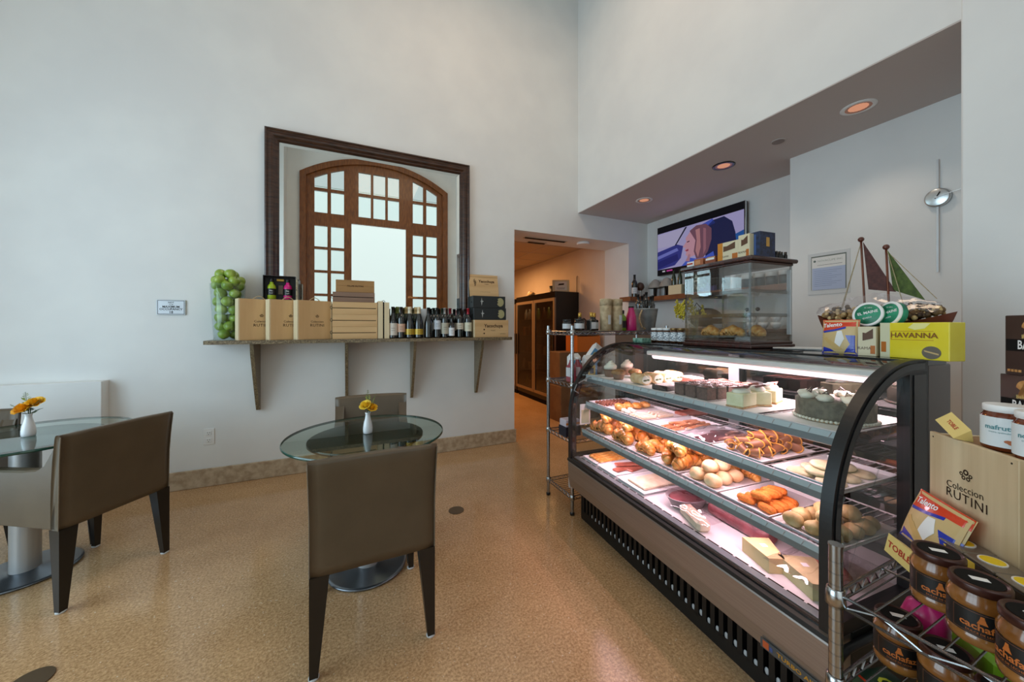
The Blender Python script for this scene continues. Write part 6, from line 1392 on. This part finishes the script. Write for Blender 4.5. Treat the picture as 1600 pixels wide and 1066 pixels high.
b = MB(); b.prism([(-.09, 0), (.09, 0), (.085, .05), (.03, .03), (.0, .09), (-.05, .035), (-.085, .06)], -.02, .02, mat('violet_pouch', '#3d3a78', .5), RZ(90) @ RX(90)); b.thing('violet_pouch', 'crumpled violet pouch on the wooden shelf', 'pouch', (3.58, 2.70, wz_), (0, 0, 0))
b = MB(); b.lathe([(.001, 0), (.032, 0), (.034, .01), (.026, .07), (.030, .12), (.018, .16), (.022, .19), (.001, .205)], 'porcelain', 22); b.thing('white_figurine', 'small white porcelain figurine on the wooden shelf', 'figurine', (3.62, 2.44, wz_), (0, 0, 0)); wine_bottle((3.64, 2.56, wz_), 'small clear bottle beside the white figurine', 'half', '#dfe3e6', (.02, .10), '#1c1c22', group='bottles on the wooden shelf', s=.7)
for k in range(4):
    b = MB(); b.cyl(.048, 0, .085, mat('dark_tin', '#3f4548', .35), 26, bev=.003); b.cyl(.049, .085, .128, 'white', 26, bev=.003); b.thing('lidded_tin', ['dark tin with tall white lid nearest the porcelain figurine', 'dark tin with tall white lid, second from the figurine', 'dark tin with tall white lid, third from the figurine', 'dark tin with tall white lid, last one before the clock wall'][k], 'tin', (3.62, 2.30 - .115 * k, wz_), (0, 0, 0), 'white-lidded tins')
# back counter with coffee machine, plates and cups
b = MB(); b.box(3.14, 3.755, 1.83, 3.70, 0, 1.285, mat('back_counter_body', '#5a534c', .6)); b.box(3.12, 3.755, 1.82, 3.71, 1.285, 1.315, 'darkwood', bev=.003); b.thing('back_counter', 'tall dark back counter under the wooden wall shelf', 'counter', (0, 0, 0))
BC = 1.3155
t = thing('coffee_machine', 'dark domed coffee machine on the back counter', 'coffee machine', (3.50, 2.66, BC), 0); b = MB(); b.ball((0, 0, .10), (.14, .17, .12), 'black', 20, flat=.83); b.build('housing', t); b = MB(); b.tube([(-.13, -.05, .20), (-.15, 0, .27), (-.13, .06, .20)], .006, 'black', 6); b.build('handle', t); MB().box(-.16, -.10, -.08, .08, .0, .02, 'chrome', bev=.003).build('drip_tray', t)
b = MB()
for k in range(7): b.lathe([(.03, .006 * k), (.075, .006 * k + .008), (.076, .006 * k + .010)], 'porcelain', 28, cap=False)
sp_ = b.thing('plate_stack', 'stack of white plates on the back counter beside the coffee machine', 'plates', (3.42, 2.44, BC), (0, 0, 0)); sp_['kind'] = 'stuff'
b = MB()
for k in range(9): b.lathe([(.03, .0065 * k), (.085, .0065 * k + .009), (.086, .0065 * k + .011)], 'porcelain', 28, cap=False)
sp_ = b.thing('plate_stack', 'taller stack of white plates on the back counter beside the cups', 'plates', (3.42, 2.27, BC), (0, 0, 0)); sp_['kind'] = 'stuff'
t = MB().lathe([(.001, .003), (.022, 0), (.038, .03), (.042, .055), (.040, .055), (.035, .03), (.001, .006)], 'porcelain', 24).thing('coffee_cup', 'white coffee cup among the stacked cups on the back counter', 'cup', (0, 0, 0), (0, 0, 0), 'stacked white cups'); k = 0
for i in range(3):
    for j in range(2):
        o = t if k == 0 else dup(t, (0, 0, 0)); o.location = (3.42 - .0 * j, 2.13 - .105 * i, BC + .056 * j); k += 1
# ================================================ CORRIDOR: FRIDGES AND CARTONS
FX, FXB = 2.97, 3.432
def fridge(y0, y1, doors, ztop, label):
    t = thing('display_fridge', label, 'display fridge', (0, 0, 0), 0, 'glass-door drinks fridges')
    b = MB(); b.box(FX + .03, FXB, y0, y0 + .03, .08, ztop, 'black'); b.box(FX + .03, FXB, y1 - .03, y1, .08, ztop, 'black'); b.box(FXB - .03, FXB, y0 + .03, y1 - .03, .08, ztop, 'black'); b.box(FX + .03, FXB - .03, y0 + .03, y1 - .03, ztop - .10, ztop, 'black'); b.box(FX + .03, FXB - .03, y0 + .03, y1 - .03, .08, .20, 'black'); b.box(FX + .005, FX + .03, y0, y1, ztop - .09, ztop, 'blackgloss'); b.build('cabinet', t)
    b = MB(); b.box(FX + .05, FXB, y0 + .02, y1 - .02, 0, .08, 'blackmatt'); b.build('plinth', t)
    for z in (.52, .84, 1.16, 1.46):
        b = MB(); b.box(FX + .06, FXB - .03, y0 + .03, y1 - .03, z, z + .006, mat('fridge_shelf', '#6e6a62', .5)); b.build('shelf', t)
    n = doors; w_ = (y1 - y0) / n
    for k in range(n):
        a, c = y0 + w_ * k + .006, y0 + w_ * (k + 1) - .006; f = .05
        b = MB(); b.box(FX, FX + .03, a, a + f, .16, ztop - .10, 'fframe'); b.box(FX, FX + .03, c - f, c, .16, ztop - .10, 'fframe'); b.box(FX, FX + .03, a + f, c - f, .16, .16 + f, 'fframe'); b.box(FX, FX + .03, a + f, c - f, ztop - .10 - f, ztop - .10, 'fframe'); d = b.build('door', t)
        MB().box(FX + .012, FX + .016, a + f, c - f, .16 + f, ztop - .10 - f, 'fridgeglass').build('door_glass', d); MB().box(FX - .02, FX - .002, c - f + .01 if k % 2 else a + .01, c - .01 if k % 2 else a + f - .01, .8, 1.2, 'black').build('handle', d)
M['fframe'] = mat('bronze_aluminium', '#93816e', .4, .5)
fridge(4.945, 6.42, 2, 1.905, 'black two-door glass fridge in the corridor, its side facing the doorway'); fridge(6.46, 7.95, 2, 1.885, 'second glass-door fridge further down the corridor, mostly hidden by the wall')
area('fridge_light', (3.08, 5.69, 1.78), (0, R(20), 0), .04, 1.3, 3.0, (1.0, .82, .5)); area('fridge_light', (3.08, 7.2, 1.78), (0, R(0), 0), .1, 1.3, 9, (1.0, .85, .5))
r4 = random.Random(21); cols = ['#7c8a3a', '#b0a890', '#6e3a28', '#8c7b55', '#35452a', '#a9753c', '#c8beb0', '#503428']
protos = []
for i, c_ in enumerate(cols):
    if i % 2: b = MB().box(-.05, .05, -.06, .06, 0, .12 + .02 * (i % 3), mat('pack_%d' % i, c_, .4), bev=.01)
    else: b = MB().lathe([(.001, 0), (.034, 0), (.036, .01), (.036, .12), (.016, .17), (.014, .20), (.001, .205)], mat('drink_%d' % i, c_, .25, coat=.4), 14)
    protos.append(b)
fp = None; cnt = 0
FL = ['on the lowest shelf of the corridor fridge', 'on the second shelf of the corridor fridge', 'on the third shelf of the corridor fridge', 'on the fourth shelf of the corridor fridge', 'on the top shelf of the corridor fridge']
made = {}
for si, z in enumerate((.205, .5265, .8465, 1.1665, 1.4665)):
    yy = 5.05
    while yy < 7.8:
        if not 6.34 < yy < 6.56:
            i = r4.randrange(8)
            nm, ct = (('food_pack', 'package') if i % 2 else ('drink_bottle', 'bottle'))
            cn = ['olive green', 'beige', 'brown-red', 'tan', 'dark green', 'amber', 'pale grey', 'dark brown'][i]
            lb = '%s %s %s' % (cn, 'pack' if i % 2 else 'bottle', FL[si])
            if i in made: o = dup(made[i], (FX + .13, yy, z), None, lb, 'goods ' + FL[si] + (', packs' if i % 2 else ', bottles') + ' ' + cn)
            else: o = protos[i].thing(nm, lb, ct, (FX + .13, yy, z), (0, 0, 0), 'goods ' + FL[si] + (', packs' if i % 2 else ', bottles') + ' ' + cn); made[i] = o
        yy += r4.uniform(.13, .22)
# on top of the fridge
b = MB(); b.box(-.14, .14, -.006, .006, 0, .21, 'creambox'); b.box(-.10, .10, -.0075, -.006, .03, .18, 'paper'); b.prism([(-.05, .115), (.05, .125), (.055, .15), (-.03, .145)], 0.0075, .0082, 'ink', RX(90)); b.box(-.07, .07, -.0080, -.0075, .07, .075, 'ink'); b.box(-.06, .06, -.0080, -.0075, .05, .055, 'ink')
b.thing('small_sign_board', 'small cream notice board leaning on top of the corridor fridge', 'sign', (3.16, 5.06, 1.906), (R(-10), 0, R(-28)))
b = MB(); b.lathe([(.05, 0), (.066, .13), (.064, .13), (.05, .005)], 'black', 20); b.thing('black_planter', 'black flared pot on the fridge beside the cream notice board', 'pot', (3.17, 5.33, 1.906), (0, 0, 0)); b = MB(); b.ball((0, 0, .04), (.07, .09, .045), 'rope', 14, noise_a=.4); b.ball((.0, .05, .07), (.04, .04, .04), 'porcelain', 12, noise_a=.3); b.thing('small_ornament', 'pale lumpy ornament on the far part of the fridge top', 'ornament', (3.10, 6.02, 1.906), (0, 0, 0))
b = MB(); b.tube([(0, 0, 0), (0, 0, .24), (.01, .01, .27), (.03, .0, .27), (.035, 0, .20)], .006, 'black', 6); b.thing('power_cable', 'black power cable looping above the fridge corner', 'cable', (3.415, 4.97, 1.906), (0, 0, 0))
M['cardboard'] = vary('cardboard', '#6e4f34', '#80603f', 5, .75); M['orangecard'] = mat('orange_crate', '#c86a1e', .5)
q = MB().box(-.33, .33, -.18, .18, 0, .50, 'cardboard', bev=.004); q.box(-.33, .33, -.004, .004, .5, .5008, 'tan' if 'tan' in M else 'kraft'); q.thing('cardboard_carton', 'large brown cardboard carton on the floor behind the wire rack', 'carton', (2.96, 4.42, .0), (0, 0, R(3)), 'cardboard cartons'); q = MB().box(-.32, .32, -.17, .17, 0, .47, 'cardboard', bev=.004); q.thing('cardboard_carton', 'brown cardboard carton stacked on the large one behind the wire rack', 'carton', (2.97, 4.42, .501), (0, 0, R(-2)), 'cardboard cartons')
t = thing('orange_crate', 'bright orange low crate on the stacked cardboard cartons', 'crate', (3.13, 4.40, .972), 0); b = MB(); b.box(-.20, .20, -.15, -.135, 0, .22, 'orangecard'); b.box(-.20, .20, .135, .15, 0, .25, 'orangecard'); b.box(-.20, -.185, -.135, .135, 0, .25, 'orangecard'); b.box(.185, .20, -.135, .135, 0, .25, 'orangecard'); b.box(-.185, .185, -.135, .135, 0, .012, 'orangecard'); b.build('crate_body', t)
b = MB(); b.prism([(-.22, 0), (.22, 0), (.22, .10), (.02, .24), (-.22, .12)], -.02, .02, vary('speckled_brown_bag', '#2c1d17', '#6a4a3a', 40, .5), RX(90)); b.box(-.22, .22, -.10, .10, 0, .02, 'blackmatt'); b.thing('dark_package', 'dark speckled package on top of the orange crate', 'package', (3.12, 4.40, 1.2225), (0, 0, 0))
# ================================================ WIRE RACK BEFORE THE NEAR END OF THE CASE
KX0, KX1, KY0, KY1 = .978, 1.60, -.52, .427
K1, K2, K3 = .745, .552, .352
wire_rack('wire_rack', 'low chrome wire rack of jars and crates at the near end of the display case', KX0, KX1, KY0, KY1, (K1, K2, K3), .845, pitch=.031, trn=30)
KA = Vector((1.445, .423, 0)); KD = Vector((-.646, -.763, 0)); KN = Vector((.763, -.646, 0)); KR = math.atan2(-.763, -.646)   # local x along the front, local y into depth
def kp(s, n, z): return KA + KD * s + KN * n + Vector((0, 0, z))
# local frame: x along KD, -y must face the viewer => y = KN ; (KD x KN) is +z up?
KZ = KD.cross(KN).z
def krack_crate(s, n, w_, d, h, label, mark=True):
    t = thing('wine_crate', label, 'wine crate', kp(s, n, K1), KR, 'pale crates on the wire rack')
    b = MB(); b.box(0, w_, 0, .012, 0, h, 'palecrate', bev=.0015); b.box(0, w_, d - .012, d, 0, h, 'palecrate', bev=.0015); b.build('front_board', t)
    b = MB(); b.box(0, .012, .0125, d - .0125, 0, h - .004, 'pineend'); b.box(w_ - .012, w_, .0125, d - .0125, 0, h - .004, 'pineend'); b.build('side_board', t)
    b = MB(); b.box(.0125, w_ - .0125, .0125, d - .0125, h - .014, h - .005, 'pinebrown', bev=.001); b.build('lid', t)
    if mark:
        b = MB(); b.text('RUTINI', .032, 'ink', T(w_ * .47, -.0008, h * .53) @ FACE_S, False, spacing=1.1); b.text('Coleccion', .024, 'ink', T(w_ * .45, -.0008, h * .61) @ FACE_S @ RZ(3)); emblem(b, T(w_ * .47, -.0008, h * .735) @ FACE_S, .024)
        for (x, z) in ((.012, h - .012), (w_ - .014, h - .012), (.012, .02)): b.lathe([(.0022, 0), (.0005, .0004)], 'inkblack', 8, T(x, -.0004, z) @ FACE_S, cap=False)
        b.build('printed_mark', t)
    return t
krack_crate(0, 0, .225, .225, .300, 'pale pine wine crate with a printed crest standing on the wire rack'); krack_crate(.232, .012, .19, .225, .298, 'plain pale pine crate edge at the border of the photo, beside the crested crate', mark=False)
CT = K1 + .3005
# caramel jars
M['caramelb'] = vary('caramel_spread', '#7a4a1e', '#9a6530', 12, .18, 3, coat=.7); M['brownlid'] = mat('brown_metal_lid', '#3f211a', .3, .3); M['blacklab'] = mat('black_label', '#0f0e0d', .45); M['orangepr'] = mat('orange_print', '#c46c2c', .5); M['copperb'] = mat('copper_border', '#8a5c44', .4, .3)
def caramel_jar(loc, rz, label, group):
    t = thing('caramel_jar', label, 'jar', loc, rz, group); r, h = .0405, .114
    MB().lathe([(.001, .003), (.030, 0), (.038, .004), (r, .012), (r, .020), (r - .0012, .022), (r - .0012, .070), (r, .072), (r + .0003, .080), (.036, .092), (.033, .098)], 'caramelb', 40).build('jar_body', t)
    b = MB(); b.lathe([(.034, .096), (.0365, .097), (.0385, .100), (.0385, .110), (.0370, .1135), (.034, .1138), (.033, .1125), (.001, .1125)], 'brownlid', 40); b.cyl(.030, .1126, .1130, 'blackmatt', 32); l = b.build('lid', t)
    b = MB(); b.box(-.012, .012, -.006, .006, .1131, .1134, 'white', RZ(20)); b.build('price_sticker', l)
    rb = r - .0004; b = MB(); n = 36; vs = []
    for z in (.024, .069):
        for i in range(n + 1): a = R(-90 - 118 + 236 * i / n); vs.append((rb * math.cos(a), rb * math.sin(a), z))
    b.add(vs, [(i, i + 1, n + 2 + i, n + 1 + i) for i in range(n)], 'blacklab', True)
    def wrap(v, dz=0): return (math.sin(v[0] / rb) * (rb + .0005), -math.cos(v[0] / rb) * (rb + .0005), v[1] + dz)
    b.text('cachafaz', .0165, 'orangepr', None, True, fn=lambda v: wrap(v, .042)); b.text('DULCE DE LECHE', .005, 'orangepr', None, fn=lambda v: wrap((v[0], v[1], 0), .031))
    for k, (w_, z) in enumerate(((.006, .061), (.009, .056), (.013, .0515))): b.add([(-w_ / 2, z - .0026, 0), (w_ / 2, z - .0026, 0), (w_ * .36, z + .0022, 0), (-w_ * .36, z + .0022, 0)], [(0, 1, 2, 3)], 'orangepr', fn=wrap)
    for a0, a1, z0, z1 in ((-.036, .036, .0265, .0272), (-.036, .036, .0660, .0667), (-.0365, -.0358, .0265, .0667), (.0358, .0365, .0265, .0667)):
        m_ = 12; vs = [(a0 + (a1 - a0) * i / m_, z, 0) for z in (z0, z1) for i in range(m_ + 1)]; b.add(vs, [(i, i + 1, m_ + 2 + i, m_ + 1 + i) for i in range(m_)], 'copperb', fn=wrap)
    b.build('label', t); return t
jf = math.atan2(-1.15, .33) + PI / 2    # label turned towards the room
for k, (x, y, lb) in enumerate(((1.128, .318, 'caramel spread jar with black label on the upper wire shelf, beside the chocolate bar'), (1.070, .250, 'caramel spread jar with black label on the upper wire shelf, in the middle of three'), (1.018, .180, 'caramel spread jar turned sideways on the upper wire shelf, at the frame edge'))):
    caramel_jar((x, y, K1 + .0005), math.atan2(y, x) - PI / 2 + (.08 if k < 2 else -.75), lb, 'caramel jars on the upper wire shelf')
for k, (x, y, lb) in enumerate(((1.147, .385, 'caramel spread jar on the lower wire shelf, closest to the display case'), (1.118, .304, 'caramel spread jar on the lower wire shelf, in the middle'), (1.088, .222, 'caramel spread jar on the lower wire shelf, cut by the photo border'))):
    caramel_jar((x, y, K2 + .0005), math.atan2(y, x) - PI / 2 + .05, lb, 'caramel jars on the lower wire shelf')
# yellow and black tins
M['tinyellow'] = vary('yellow_tin', '#c9b136', '#dcc64e', 30, .4); M['tinclear'] = mat('greyish_tin_top', '#6f675c', .2, coat=.5); M['disc'] = mat('yellow_disc', '#f0d418', .3)
for k, lb in enumerate(('yellow and black tin with a yellow disc, closest to the snack bag', 'yellow and black tin with a yellow disc, between its two neighbours', 'yellow and black tin with a yellow disc, at the border of the photo')):
    p = kp(.151 + .0715 * k, -.034, K1 + .0005); t = thing('spice_tin', lb, 'tin', p, KR, 'yellow and black tins')
    b = MB(); b.box(-.034, .034, -.030, .030, 0, .064, 'black', bev=.003); b.box(-.0345, -.006, -.0305, .0305, .002, .062, 'tinyellow', bev=.002); b.build('tin_body', t); b = MB(); b.box(-.035, .035, -.031, .031, .064, .070, 'tinclear', bev=.002); b.build('lid', t)
    b = MB(); b.cyl(.021, .070, .072, 'white', 28, T(-.008, 0, 0)); b.cyl(.018, .072, .0726, 'disc', 28, T(-.008, 0, 0)); b.build('disc', t)
# snack bag leaning, chocolate bars
snack_bag(kp(.082, -.066, K1 + .007), (R(-18), R(3), KR), .160, .138, 'red, blue and biscuit-coloured snack bag leaning on the crested crate', depth=.04)
M['barcream'] = mat('pale_yellow_wrapper', '#e2c77a', .4); M['barred'] = mat('red_lettering', '#b3301f', .5)
def choc_bar(loc, rot, L_, w_, label, text, size):
    t = thing('chocolate_bar', label, 'chocolate bar', loc, 0, 'triangular chocolate bars'); t.rotation_euler = rot
    h = w_ * .87; b = MB(); b.prism([(-w_ / 2, 0), (w_ / 2, 0), (0, h)], -L_ / 2, L_ / 2, 'barcream', Matrix(((0, 0, 1, 0), (1, 0, 0, 0), (0, 1, 0, 0), (0, 0, 0, 1)))); b.build('wrapper', t)
    b = MB(); X = T(0, -w_ / 4 - .0006, h / 2 + .0002) @ RX(60); b.text(text, size, 'barred', X, True); b.build('lettering', t); return t
choc_bar(Vector((1.212, .372, K1 + .020)), (R(24), R(8), math.atan2(-.82, -.57)), .13, .048, 'pale yellow triangular chocolate bar with red letters standing slanted beside the first jar', 'TOBLERONE', .021)
choc_bar(kp(.055, .012, CT + .016), (R(-12), R(24), KR + R(-8)), .075, .038, 'short triangular chocolate bar lying on top of the crested crate', 'TOBLE', .012)
# jars on the crate
M['appjam'] = mat('orange_brown_preserve', '#6b2f16', .15, coat=.6); M['pearjam'] = mat('brown_preserve', '#4d3324', .15, coat=.6); M['jlabel'] = mat('white_jar_label', '#dfe5e6', .5); M['tealprint'] = mat('teal_print', '#5a8f94', .5); M['almond'] = mat('almond_print', '#b5673c', .5); M['yellowlid'] = mat('gold_lid', '#c9a748', .35, .4)
def fj(txt):
    def d(b, r, h):
        f = lambda dz: (lambda v: (math.sin(v[0] / r) * (r + .0005), -math.cos(v[0] / r) * (r + .0005), v[1] + dz))
        b.text(txt, h * .14, 'tealprint', None, True, fn=f(h * .52)); b.text('crema spalmabile', h * .05, 'tealprint', None, fn=f(h * .42))
        for (x, z) in ((.012, .24), (.022, .27), (.017, .21)): b.add([(x + .007 * math.cos(a), .004 * math.sin(a), 0) for a in [2 * PI * i / 10 for i in range(10)]], [tuple(range(10))], 'almond', fn=f(h * z))
    return d
for k, (s, n, lid, bd, tx, lb) in enumerate(((.128, .058, 'white', 'appjam', 'mafrutta', 'amber preserve jar with white lid and white label on top of the crested crate'), (.172, .108, 'yellowlid', 'pearjam', 'pistacchio', 'brown preserve jar with gold lid behind the white-lidded one'), (.208, .052, 'white', 'appjam', 'nocciola', 'amber preserve jar at the very border of the photo, on the crate'))):
    p = kp(s, n, CT - .005); jar(p, lb, .039, .106, bd, 'jlabel', lid, 'preserve jars on the crate', labz=(.10, .74), deco=fj(tx), rz=math.atan2(p.y, p.x) - PI / 2 - .25)
# baguette chip boxes
M['bagbox'] = vary('dark_brown_carton', '#2a1a15', '#35221b', 6, .45); M['bagpic'] = vary('baguette_picture', '#a8713a', '#cf9c5c', 40, .6); M['bagpurple'] = mat('dark_plum_side', '#3a2038', .5)
for k, (z, s, lb) in enumerate(((CT + .0005, -.053, 'dark brown baguette crisp carton, the lower of two on the crate'), (CT + .1582, -.040, 'dark brown baguette crisp carton stacked on top of the other'))):
    t = thing('crisp_carton', lb, 'carton', kp(s, .185, z), KR, 'baguette crisp cartons'); w_, d, h = .245, .07, .1570
    b = MB(); b.box(0, w_, 0, d, 0, h, 'bagbox', bev=.0015); b.box(-.0006, .001, .002, d - .002, .002, h - .002, 'bagpurple'); b.build('carton_body', t)
    b = MB(); b.box(.004, w_ - .004, -.0008, 0, h * .40, h * .60, 'blackmatt'); b.text('BAGUETTE CHIPS', .028, 'white', T(.118, -.0014, h * .50) @ FACE_S @ SCL(.78, 1.15, 1), True); b.text("Baker's Choice", .014, 'yellow_s', T(.085, -.0014, h * .66) @ FACE_S @ RZ(4))
    b.prism([(.064 + .022 * math.cos(a), h * .80 + .020 * math.sin(a)) for a in [R(180 * i / 10) for i in range(11)]] + [(.088, h * .62), (.042, h * .62)], 0, .0008, 'bagpic', RX(90)); b.prism([(.07, h * .38), (.062, h * .22), (.07, h * .04), (.11, h * .04), (.11, h * .38)], 0, .0008, 'bagpic', RX(90))
    for q in range(4): b.box(.008 + .009 * q, .014 + .009 * q, -.0012, 0, h * .05, h * .09, 'bagpic')
    b.build('printed_front', t)
# lower shelves: bottle, green pack, cartons
t = thing('squeeze_bottle', 'magenta bottle with black cap on the lower wire shelf', 'bottle', (1.245, .372, K2 + .0005), 0, 'colourful squeeze bottles'); MB().lathe([(.001, 0), (.036, 0), (.040, .006), (.040, .085), (.030, .115), (.016, .125)], 'magenta', 28).build('bottle_body', t); MB().cyl(.022, .125, .170, 'black', 22, bev=.003).build('cap', t)
MB().box(-.055, .055, -.03, .03, 0, .115, M['limegreen'], bev=.01).thing('green_pack', 'bright green rounded pack behind the lower row of jars', 'package', (1.215, .270, K2 + .0005), (0, 0, KR), None)
M['darkgreen'] = mat('dark_green_carton', '#0f3a26', .4); M['lettery'] = mat('yellow_green_lettering', '#c3cf3e', .5)
for k, (x, y, rz, lb) in enumerate(((1.10, .355, -20, 'dark green carton with yellow lettering on the lowest wire shelf, closest to the corner post'), (1.19, .25, -24, 'dark green carton with yellow lettering on the lowest wire shelf, behind the first'))):
    b = MB(); b.box(-.075, .075, -.045, .045, 0, .165, 'darkgreen', bev=.002); b.text('Gluna', .045, 'lettery', T(0, 0, .1656), True); b.box(-.07, .07, -.043, -.036, .165, .1655, M['redbag']); b.text('Gluna', .04, 'lettery', T(0, -.0456, .09) @ FACE_S, True)
    b.thing('tea_carton', lb, 'carton', (x, y, K3 + .0005), (0, 0, R(rz) - PI / 2 + .1), 'dark green cartons')
MB().box(-.04, .04, -.03, .03, 0, .05, vary('red_berry_pack', '#5a0f12', '#a3262a', 60, .3), bev=.008).thing('red_pack', 'small dark red pack at the border of the photo on the lower wire shelf', 'package', (1.135, .105, K2 + .0005), (0, 0, KR))
